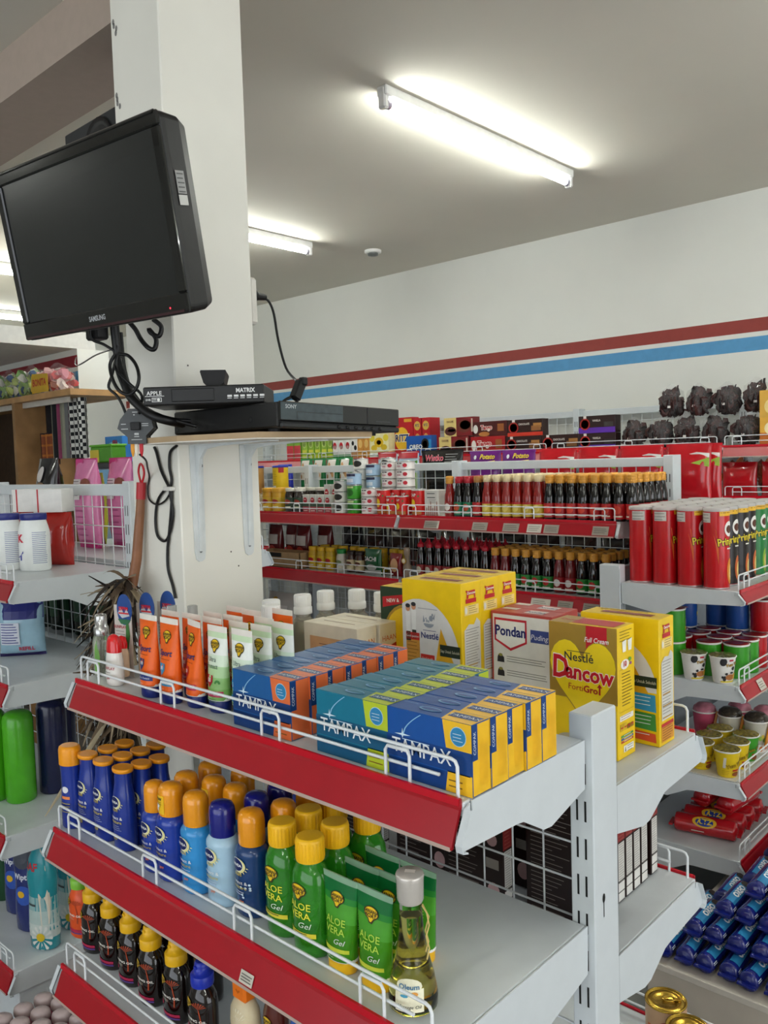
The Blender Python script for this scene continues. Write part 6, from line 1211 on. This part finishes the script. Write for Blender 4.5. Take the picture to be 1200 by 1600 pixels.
KW = box_kind('wafer_box', .225, .06, .090, P('2e1410', .35), simple(0, CW_)); KV = box_kind('wafer_box', .205, .06, .088, P('2a1414', .35), simple(0, [('r', 0, 0, 1, .32, '5a2aa0')]+CW_[1:4]+[('t', 'VANILLA', .16, .5, .66, 'd8cfc8', .8), ('r', .70, .35, .95, .62, '3a3432')]))
KW.put('chocolate wafer box with red base, stacked on top', 'wafer box', WX, 2.515, WZ+.0915, FACE_L, 'chocolate wafer boxes')
for i, y in enumerate((2.53, 2.30)): KW.put(f'chocolate wafer box on the rack shelf, {("left", "right")[i]} of two', 'wafer box', WX, y, WZ, FACE_L, 'chocolate wafer boxes')
KV.put('vanilla wafer box with purple base, upper of two', 'wafer box', WX, 2.085, WZ+.089, FACE_L, 'vanilla wafer boxes'); KV.put('vanilla wafer box with purple base, lower of two', 'wafer box', WX, 2.085, WZ, FACE_L, 'vanilla wafer boxes')
# clear bags of dark chips
CLR = P('dcdcdc', .06, alpha=.10, coat=1., var=0); CHIP = [P(c, .55) for c in ('2a1210', '3a1a16', '1e0c0a', '4a2420')]
def lumpy(w, h, d, mats, seed, tagm=P('e0dcd6', .5), pieces=70, ps=.028, nm='snack_bag', part='chips'):
    def f():
        rr = random.Random(seed); r = thing(nm); b = MB()
        for i in range(pieces):
            u, v = rr.uniform(0, 2*PI), rr.uniform(-1, 1); q = math.sqrt(1-v*v); rad = rr.uniform(.5, .97)
            c = Vector((w/2*rad*q*math.cos(u), d/2*rad*q*math.sin(u), max(ps*1.0, h*.45+h*.48*rad*v))); M = T(*c) @ Matrix.Rotation(rr.uniform(0, 6), 4, 'X') @ Matrix.Rotation(rr.uniform(0, 6), 4, 'Y')
            s = ps*rr.uniform(.7, 1.2); pts = [(s*math.cos(2*PI*k/7)*rr.uniform(.8, 1.1), s*math.sin(2*PI*k/7)*rr.uniform(.8, 1.1)) for k in range(7)]
            b.add([(x, y, .25*s*math.cos(3*x/s)) for x, y in pts]+[(0, 0, .3*s), (0, 0, .12*s)]+[(x, y, .25*s*math.cos(3*x/s)-.12*s) for x, y in pts], [(k, (k+1) % 7, 7) for k in range(7)]+[(9+(k+1) % 7, 9+k, 8) for k in range(7)]+[(k, 9+k, 9+(k+1) % 7, (k+1) % 7) for k in range(7)], rr.choice(mats), False, M)
        obj(part, b, r)['kind'] = 'stuff'
        n, rings = 22, []
        for k in range(10):
            t = k/9; v = -1+2*t; q = math.sqrt(max(0, 1-min(.995, abs(v))**2.6)) if t < .8 else (1-t)/.2*.6+.12
            rings.append([(w/2*1.04*max(q, .1)*math.cos(2*PI*i/n)*(1+rr.uniform(-.04, .04)), d/2*1.04*max(.06 if t > .8 else q, .05)*math.sin(2*PI*i/n)*(1+rr.uniform(-.04, .04)), max(.0, h*1.08*t)) for i in range(n)])
        obj('plastic_film', MB().loft(rings, CLR, False), r)
        if tagm: obj('price_label', MB().box(-.008, -d*.53, h*.30, .010, -d*.53+.001, h*.37, tagm), r)
        return r
    return Kind(f)
B1, B2, B3 = lumpy(.15, .145, .13, CHIP, 4, pieces=110), lumpy(.15, .14, .14, CHIP, 8, pieces=110), lumpy(.15, .15, .13, CHIP, 15, pieces=110)
for i, (K, y, z, dx, t) in enumerate(((B1, 1.915, 0, 0, 'bottom row, leftmost'), (B2, 1.778, 0, 0, 'bottom row, second from left'), (B3, 1.645, 0, 0, 'bottom row, third from left'), (B1, 1.515, 0, .01, 'bottom row, fourth from left'), (B2, 1.365, 0, 0, 'bottom row, rightmost'), (B3, 1.735, .145, .035, 'upper row, leftmost'), (B1, 1.600, .145, .035, 'upper row, middle left'), (B2, 1.465, .145, .035, 'upper row, middle right'), (B3, 1.335, .145, .045, 'upper row, rightmost'))):
    K.put(f'clear bag of dark brown chips on the wall rack, {t}', 'snack bag', 3.955+dx, y, WZ+z+.002, FACE_L+.15*(i % 3-1), 'bags of dark brown chips', sc=(.80, .78, 1.02))
YB = box_kind('snack_box', .10, .05, .24, P('d9a43a', .4), simple(0, [('r', 0, .5, 1, 1, 'cfa040'), ('e', .5, .7, .3, .14, 'e6cf8a'), ('r', 0, 0, 1, .22, 'b8641e'), ('e', .5, .3, .3, .12, 'efe0b0')])); YB.put('yellow and orange snack box at the right edge of the wall rack, in front', 'snack box', 3.88, 1.235, WZ, FACE_L, 'yellow snack boxes'); YB.put('yellow and orange snack box at the right edge, standing taller behind', 'snack box', 3.935, 1.215, WZ, FACE_L, 'yellow snack boxes', sc=(1, 1, 1.5))
YCH = [P(c, .5) for c in ('c98a1e', 'd8a02a', 'b8761a')]; OCH = [P(c, .5) for c in ('c8642e', 'd87a44', 'b8542a')]; RED_ = [P(c, .4) for c in ('b01c22', 'c82a2c', '8e1418')]
L1_, L2_, L3_ = lumpy(.13, .17, .10, YCH, 31, part='crisps'), lumpy(.14, .17, .11, OCH, 33, part='crisps'), lumpy(.16, .13, .10, RED_, 35, None, part='sweets')
for K, y, z, t in ((L1_, 1.565, 0, 'yellow crisps, left'), (L2_, 1.42, 0, 'orange crisps, middle'), (L2_, 1.29, 0, 'orange crisps, right')): K.put(f'clear bag of {t} on the middle wall rack shelf', 'snack bag', 4.01, y, 1.2865, FACE_L, 'bags on the middle rack shelf', sc=(.8, .8, 1.1))
KR = pouch(.16, .155, .05, P('b0141c', **GLO), None, None)
for i, y in enumerate((1.385, 1.21)): KR.put(f'shiny red pouch in front of the orange crisps, {("left", "right")[i]}', 'snack bag', 3.915, y, 1.2855, FACE_L, 'shiny red pouches')
# ================================================================== left unit
r0 = None
def bleach():
    r = thing('powder_bottle'); pr = [(.040, 0), (.045, .005), (.045, .095), (.0445, .108), (.036, .140)]
    b = MB().lathe(pr, P('eef1ee', .28), 28, 1, .62); mp = round_(pr, 1, .62)
    b.txt(mp, 'K', .030, -.030, .080, P('c81e3a', .4), .0008, bold=.04); b.pol(mp, [(-.040, .040), (-.020, .056), (-.020, .050), (-.026, .046), (-.026, .030), (-.031, .030), (-.031, .042), (-.040, .036)], P('1f2f9a', .4), .0008); b.lines(mp, .004, .105, .040, 17, .0052, P('7f88b0', .5), .0016, .0006, .12)
    obj('bottle_body', b, r); obj('cap', MB().lathe([(.037, .1395), (.0385, .141), (.0385, .156), (.037, .158)], P('232a78', .3), 28, 1, .64), r); return r
BL_ = Kind(bleach)
BL_.put('white powder bottle with navy lid on the top left shelf, right of two', 'powder bottle', 1.085, 2.375, 1.212, FACE_L+.75, 'white bottles with navy lids', sc=(1, 1, 1.05)); BL_.put('white powder bottle with navy lid at the left edge of the view', 'powder bottle', 1.050, 2.475, 1.212, FACE_L+.75, 'white bottles with navy lids', sc=(1, 1, 1.05))
PK = pouch(.12, .16, .08, P('b3241c', rough=.15, coat=.6), None, None, 'refill_pouch', 5)
for i, (x, y) in enumerate(((1.165, 2.575), (1.185, 2.45))): PK.put(f'shiny red pouch behind the white bottles, {("left", "right")[i]}', 'pouch', x, y, 1.212, FACE_L+.5, 'shiny red pouches on the left shelf')
WP = box_kind('white_box', .10, .06, .10, P('e6e4e0', .35), simple(0, [('r', .15, 0, .2, 1, 'c01c2a')]))
for i, (x, y) in enumerate(((1.150, 2.56), (1.165, 2.44+.01))): WP.put(f'white packet with red stripe lying over the red pouches, {("left", "right")[i]}', 'packet', x, y, 1.373, FACE_L+.5, 'white packets on the red pouches', sc=(1, 1, .7))
PINK = P('df7fae', .25, coat=.3)
def d_pink(b, mp, w, h): b.rect(mp, -w*.48, 0, w*.48, h*.06, P('c8267a', .3), .001, 6); b.pol(mp, [(-w*.48, h*.70), (-w*.05, h*.98), (-w*.15, h), (-w*.48, h)], P('d02a80', .3), .002); b.rect(mp, -w*.30, h*.55, w*.10, h*.78, P('e6dcdc', .5), .002, 4, 3); b.lines(mp, -w*.28, h*.75, w*.08, 6, .010, P('7a6a70', .5), .003, .003); b.ell(mp, w*.25, h*.72, w*.16, h*.07, P('8a4a3a', .5), .002, 12); b.lines(mp, -w*.2, h*.42, w*.3, 6, .022, P('b04a80', .5), .004, .002)
PKK = pouch(.15, .32, .08, PINK, d_pink, P('c8267a', .3), 'refill_pouch', 3)
for i, (x, y) in enumerate(((1.50, 2.83), (1.58, 2.735))): PKK.put(f'tall pink refill pouch behind the wire panel, {("left", "right")[i]} of two', 'refill pouch', x, y, 1.215, FACE_L, 'tall pink refill pouches')
def d_bw(b, mp, w, h): b.pol(mp, [(-w*.48, h*.55), (w*.48, h*.55), (w*.48, h*.78), (0, h*.9), (-w*.48, h*.82)], P('d6d8de', .4), .002); b.lines(mp, -w*.35, h*.78, w*.4, 7, .012, P('6a6c86', .5), .004, .003)
pouch(.13, .32, .07, P('1f2fa0', **GLO), d_bw, None, 'refill_pouch', 6).put('blue and white refill pouch at the pillar edge, right of the pink ones', 'refill pouch', 1.62, 2.60, 1.215, FACE_L)
PBK = pouch(.15, .33, .09, P('1a1618', **GLO), lambda b, mp, w, h: b.ell(mp, -w*.05, h*.82, w*.16, h*.09, P('d6d0cc', .4), .002, 12).ell(mp, 0, h*.68, w*.22, h*.05, P('8a6a4a', .4), .002, 12), None, 'refill_pouch', 8)
PBK.put('black refill pouch with pale oval behind the wire panel', 'refill pouch', 1.47, 3.06, 1.215, FACE_L); PYP = pouch(.11, .27, .06, P('b0b43a', **GLO), lambda b, mp, w, h: b.rect(mp, -w*.48, 0, w*.48, h*.75, P('9a2a7a', .3), .002, 5, 4), None, 'refill_pouch', 9)
for i, (x, y) in enumerate(((1.60, 2.955), (1.62, 3.07))): PYP.put(f'purple and lime refill pouch behind the wire panel, {("right", "left")[i]} of two', 'refill pouch', x, y, 1.215, FACE_L, 'purple and lime pouches')
def d_refill(b, mp, w, h): b.rect(mp, -w*.48, h*.60, w*.48, h*.98, P('2a2f7a', .3), .001, 6, 3); b.txt(mp, 'REFILL', .016, w*.12, h*.10, P('c0304a', .4), .002, bold=.03); b.rect(mp, -w*.42, h*.2, w*.0, h*.55, P('d8dce6', .4), .002, 4, 2); b.lines(mp, -w*.4, h*.52, -w*.02, 8, .008, P('5a5f9a', .5), .003, .003); b.rect(mp, -w*.49, 0, w*.49, h*.05, P('2a1f5a', .3), .002, 6)
PF_ = pouch(.135, .19, .07, P('9fc4d6', **GLO), d_refill, None, 'refill_pouch', 11)
for x, y, a, t in ((1.135, 2.63, .5, 'nearest the shelf edge'), (1.09, 2.50, .9, 'turned to show its white back'), (1.20, 2.78, .3, 'at the back, beside the wire panel')): PF_.put(f'pale blue refill pouch on the second left shelf, {t}', 'refill pouch', x, y, .945, FACE_L+a, 'pale blue refill pouches')
def round_bottle(h, r_, body, deco=None, sy=1., cap=None, nm='cleaner_bottle', pr=None):
    def f():
        r = thing(nm); p = pr or [(r_*.9, 0), (r_, .005), (r_, h*.90), (r_*.93, h*.945), (r_*.75, h*.98), (r_*.4, h*.997), (.001, h)]
        b = MB().lathe(p, body, 26, 1, sy)
        if deco: deco(b, round_(p, 1, sy), h, r_)
        obj('bottle_body', b, r)
        if cap: obj('cap', MB().lathe(cap[0], cap[1], 18), r)
        return r
    return Kind(f)
GBT = round_bottle(.262, .042, P('4fae1f', .25, coat=.3)); 
GBT.put('bright green cylindrical bottle on the third left shelf, right of two', 'cleaner bottle', 1.010, 2.385, .555, 0, 'bright green bottles'); GBT.put('bright green cylindrical bottle cut by the left edge of the view', 'cleaner bottle', .962, 2.455, .555, 0, 'bright green bottles')
NBT = round_bottle(.278, .042, P('15183f', .25, coat=.3), lambda b, mp, h, r_: b.rect(mp, -r_*1.9, h*.15, -r_*1.3, h*.7, P('5f86a8', .4), .0008, 4)); NBT.put('dark navy cylindrical bottle beside the green ones', 'cleaner bottle', 1.105, 2.375, .555, FACE_L); NBT.put('dark navy cylindrical bottle in the shadow behind the other', 'cleaner bottle', 1.175, 2.46, .555, FACE_L)
def d_blu(b, mp, h, r_): b.ell(mp, 0, h*.35, r_*.6, h*.09, P('2f56b0', .4), .0008, 14); b.txt(mp, 'Wipter', .024, 0, h*.50, P('dfe3ee', .4), .001, bold=.03, sx=.8); b.ell(mp, -.006, h*.36, .010, .010, P('e2b01e', .4), .0014, 10); b.ell(mp, .0, h*.7, r_*.7, h*.10, P('4a4f5a', .4), .0008, 14)
BPR = [(.034, 0), (.042, .006), (.044, .06), (.040, .15), (.044, .20), (.036, .25), (.022, .28), (.020, .31)]
BB_ = round_bottle(.31, .042, P('232f6e', .25, coat=.3), d_blu, .7, None, 'cleaner_bottle', BPR); BB_.put('dark blue cleaner bottle on the lowest left shelf, left', 'cleaner bottle', 1.02, 2.465, .19, FACE_L+.5, 'dark blue cleaner bottles'); BB_.put('dark blue cleaner bottle with yellow badge beside the teal one', 'cleaner bottle', 1.000, 2.345, .19, FACE_L+.5, 'dark blue cleaner bottles')
round_bottle(.31, .042, P('1f4a2e', .25), None, .7, None, 'cleaner_bottle', BPR).put('dark green cleaner bottle cut by the left edge on the lowest shelf', 'cleaner bottle', 1.02, 2.585, .19, FACE_L+.5)
def d_daf(b, mp, h, r_):
    b.txt(mp, 'DAF', .030, -.018, h*.72, P('c02a34', .4), .001, bold=.03, sx=.8); b.pol(mp, [(.008, h*.92), (.024, h*.75), (.034, h*.45), (.030, h*.25), (.010, h*.22), (.004, h*.5)], P('d8cfbc', .4), .0008); b.lines(mp, -.03, h*.40, .0, 1, .004, P('3f4a4c', .5), .006, .001)
    for i in range(12):
        t = 2*PI*i/12; b.pol(mp, [(.008+.008*math.cos(t), h*.12+.010*math.sin(t)), (.008+.026*math.cos(t-.15), h*.12+.034*math.sin(t-.15)), (.008+.028*math.cos(t), h*.12+.037*math.sin(t)), (.008+.026*math.cos(t+.15), h*.12+.034*math.sin(t+.15))], P('d9dcd6', .4), .0014+.0002*(i % 2))
    b.ell(mp, .006, h*.13, .010, .012, P('d3b41e', .4), .002, 12)
    for k, c in enumerate(('8fb4b4', 'b0c4bf', 'c3cec8')): b.rect(mp, -r_*3.1, h*(.36-.12*k), r_*3.1, h*(.48-.12*k), P(c, .3), .0003+.0001*k, 24, 2)
DF = round_bottle(.31, .046, P('1f8f9a', .22, coat=.4), d_daf, .7, None, 'cleaner_bottle', BPR); DF.put('teal cleaner bottle with daisy picture under the red strip ends', 'cleaner bottle', .985, 2.225, .19, FACE_L+.5, 'teal daisy bottles'); DF.put('teal cleaner bottle behind the front daisy one', 'cleaner bottle', 1.085, 2.26, .19, FACE_L+.5, 'teal daisy bottles')
# pink roll-on bottles in a floor tray
tag(obj('carton_tray', MB().box(.64, 1.66, .0, 1.0, 2.0, .06, P('a98a62', .75, var=.1), .002)), 'cardboard tray of pale pink bottles on the floor at bottom left', 'carton')
RO = Kind(lambda: (lambda r: (obj('bottle_body', MB().lathe([(.017, 0), (.0205, .004), (.0205, .12), (.015, .14)], P('c9748a', .3), 16, 1, .8), r), obj('cap', MB().lathe([(.0195, .14), (.0212, .143), (.0212, .152), (.0195, .160), (.013, .165), (.001, .1665)], P('b9a6a4', .3, coat=.3), 18, 1.1, .85), r), r)[2])(thing('deodorant_bottle')))
for i in range(7):
    for j in range(7): RO.put(f'small pink bottle with rounded grey cap, {ORD[i]} row from the wall side, {ORD[j]} along', 'toiletry bottle', .668+.0495*j+(.02 if i % 2 else 0)-.01, 1.965-.046*i, .0605, -.7, 'pink bottles in the floor tray')
# ================================================================== far left background
cs = thing('wooden_cabinet', 'tall open wooden cabinet at far left with snack bags on its top', 'cabinet', (1.97, 3.84, 0))
WD = P('9a7448', .55, var=.22, scale=9); WDD = P('5f4529', .6, var=.2, scale=9)
obj('top_board', MB().box(0, 0, 1.862, .36, 1.9, 1.892, P('b48a58', .5, var=.2, scale=9)), cs); obj('back_panel', MB().box(.335, .56, 0, .35, 1.9, 1.862, P('3a2a1c', .7, var=.2)), cs); obj('front_rail', MB().box(.045, .12, 1.835, .06, 1.0, 1.862, P('c9c4ba', .5)), cs)
for i, y in enumerate((.62, 1.86)): obj('side_panel', MB().box(0, y, 0, .335, y+.03, 1.862, WD), cs)
for z in (1.30, .75): obj('inner_shelf', MB().box(.01, .0, z, .335, 1.9, z+.02, WDD), cs)
MIX = [P(c, .4) for c in ('8fae6a', '3a5a8a', 'd8d4c8', 'b8c86a', '6a8f4a')]; MIXP = [P(c, .4) for c in ('d88a9a', 'e6d6d0', 'b8484a', 'cfa0a0')]
S1, S2 = lumpy(.26, .17, .14, MIX, 41, None, 60, .03, part='sweets'), lumpy(.30, .15, .14, MIXP, 43, None, 60, .03, part='sweets')
for K, y, t in ((S1, 4.78, 'green and blue sweets, far left'), (S1, 4.50, 'green and blue sweets, second from left')): K.put(f'clear bag of {t} on the wooden cabinet', 'snack bag', 2.09, y, 1.895, FACE_L, 'sweet bags on the cabinet', sc=(.82, .9, 1))
S2.put('clear bag of pink sweets with yellow label on the wooden cabinet', 'snack bag', 2.09, 4.21, 1.895, FACE_L); b = MB(); Fq = plane((1.995, 4.31, 1.90), (0, -1, 0), (0, 0, 1)); b.pol(Fq, [(0, .01), (.20, .01), (.19, .09), (.02, .10)], P('c9a21e', .4)); b.txt(Fq, 'BONITA', .05, .10, .035, P('b0281c', .4), .001, bold=.03, sx=.8); b.box(1.996, 4.12, 1.9, 1.998, 4.30, 1.99, P('c9a21e', .4)); o = obj('label_card', b); tag(o, 'yellow label card with red lettering on the pink sweets bag', 'label')
def cloth(mats, w, h, k=6):
    def f():
        b = MB(); n = 24; 
        for j in range(16):
            for i in range(n):
                x0, x1 = w*(i/n-.5), w*((i+1)/n-.5); y = lambda x: .012*math.sin(x/w*18); z0, z1 = -h*j/16, -h*(j+1)/16
                b.add([(x0, y(x0), z0), (x1, y(x1), z0), (x1, y(x1), z1), (x0, y(x0), z1)], [(0, 1, 2, 3)], mats(i, j)); b.add([(x0, y(x0)+.008, z0), (x1, y(x1)+.008, z0), (x1, y(x1)+.008, z1), (x0, y(x0)+.008, z1)], [(3, 2, 1, 0)], mats(i, j))
        return obj('hanging_cloth', b)
    return Kind(f)
CBK, CWH, CGY = P('17181c', .8), P('d6d6d0', .8), P('6a6c6c', .8); MAG = P('8a3a5a', .8); OLV = P('8a8a78', .8); ORB = P('8a4a2a', .8); DRK = P('1c1618', .8)
cloth(lambda i, j: (CGY if (i//2+j) % 2 else CBK) if (i//2) % 2 == j % 2 else CWH, .14, .30).put('black and white checked cloth hanging from the wooden rail', 'cloth', 2.075, 3.985, 1.858, FACE_L)
cloth(lambda i, j: (OLV, CBK, CBK, OLV, CGY, MAG)[i//2 % 6], .16, .30).put('striped olive and magenta cloth hanging beside the checked one', 'cloth', 2.06, 4.135, 1.858, FACE_L)
cloth(lambda i, j: DRK, .28, .26).put('very dark folded cloth hanging inside the wooden cabinet', 'cloth', 2.13, 4.290, 1.858, FACE_L)
cloth(lambda i, j: ORB if (i*j) % 5 else P('b06a2a', .8), .14, .17).put('orange brown patterned cloth low inside the cabinet', 'cloth', 2.07, 4.295, 1.69, FACE_L)
cloth(lambda i, j: P('3a2420', .8) if (i+j) % 3 else DRK, .17, .17).put('dark patterned cloth next to the orange one inside the cabinet', 'cloth', 2.10, 4.355, 1.70, FACE_L)
fz = thing('freezer', 'white glass-top freezer with goods on its lid behind the left unit', 'freezer', (2.03, 3.19, 0))
obj('body', MB().box(0, 0, 0, .37, .62, 1.50, P('c9ced2', .35), .01).rect(plane((0, .31, 0), (0, -1, 0), (0, 0, 1)), -.28, .2, .28, 1.45, P('8fa4b4', .2), .001), fz); obj('lid', MB().box(-.01, -.01, 1.50, .38, .63, 1.53, P('2a2c30', .4), .006), fz); b = MB(); Fq = plane((-.001, .31, 0), (0, -1, 0), (0, 0, 1)); b.rect(Fq, -.30, 1.40, .30, 1.495, P('7fb4d8', .3), .001); b.txt(Fq, 'Ice Cream', .06, 0, 1.425, P('2a4f9a', .4), .002, bold=.02); obj('header_sign', b, fz)
for x in (.03, .34): obj('door_rail', MB().box(-.02, .0, .1, .0, .03, 1.50, P('d8dcde', .3)) if x < .1 else MB().box(-.02, .59, .1, .0, .62, 1.50, P('d8dcde', .3)), fz)
box_kind('detergent_box', .16, .10, .125, P('2f7fd0', .35), simple(0, [('e', .55, .45, .5, .35, '8fd0f0'), ('e', .62, .38, .34, .22, 'e9f6fb'), ('r', 0, 0, 1, .12, '1fa0d8'), ('T', 'SEA', .30, .6, .62, '1a3a8a', .8), ('t', 'SEA', .30, .6, .62, 'c8202c', .8)])).put('light blue box with cloud picture standing on the freezer', 'box', 2.125, 3.735, 1.5306, FACE_L)
b = MB(); GRB_ = P('4f9a1e', .35)
b.box(-.10, 0, .0, .10, .13, .075, GRB_, .006); b.box(-.105, -.005, .075, .105, .135, .085, P('62b02a', .35), .003); b.rect(front(0, -.10), .0, .0, .085, .06, P('d8c43a', .4), .002); o = obj('storage_tub', b); o.location = (2.035, 3.70, 1.5306); o.scale = (1, .6, 1); o.rotation_euler = (0, 0, FACE_L); tag(o, 'green plastic tub with yellow card on the freezer lid', 'tub')
b = MB(); b.lathe([(.05, 0), (.07, .08), (.072, .085)], P('8a4a2a', .7, var=.3, scale=80), 18); o = obj('wicker_basket', b); o.location = (2.32, 3.74, 1.5306); tag(o, 'small brown wicker basket beside the light blue box', 'basket')

# dark stock seen through the wire backs
DKB = [pouch(.15, .255, .09, P(c, **GLO), lambda b, mp, w, h: b.rect(mp, -w*.3, h*.35, w*.3, h*.6, P('5a4038', .5), .002, 5, 2), None, 'snack_bag', 50+i) for i, c in enumerate(('2a1512', '1c1416', '33201a'))]
for i in range(11): DKB[i % 3].put(f'dark packet seen through the wire back of the lower sauce shelf, {ORD[i]} from right', 'snack bag', 3.12, 1.42+.168*i, .9006, FACE_L, 'dark packets behind the lower sauce shelf')
DGB = round_bottle(.24, .036, P('0f2016', .2, coat=.4), lambda b, mp, h, r_: b.rect(mp, -r_*.8, h*.2, r_*.8, h*.5, P('1f4a2a', .4), .0008, 6))
for i in range(9): DGB.put(f'dark green bottle behind the wire back of the left unit, {ORD[i]} from the pillar', 'cleaner bottle', 1.40+.0*i, 2.27+.088*i, .9306, FACE_L, 'dark bottles behind the left unit')
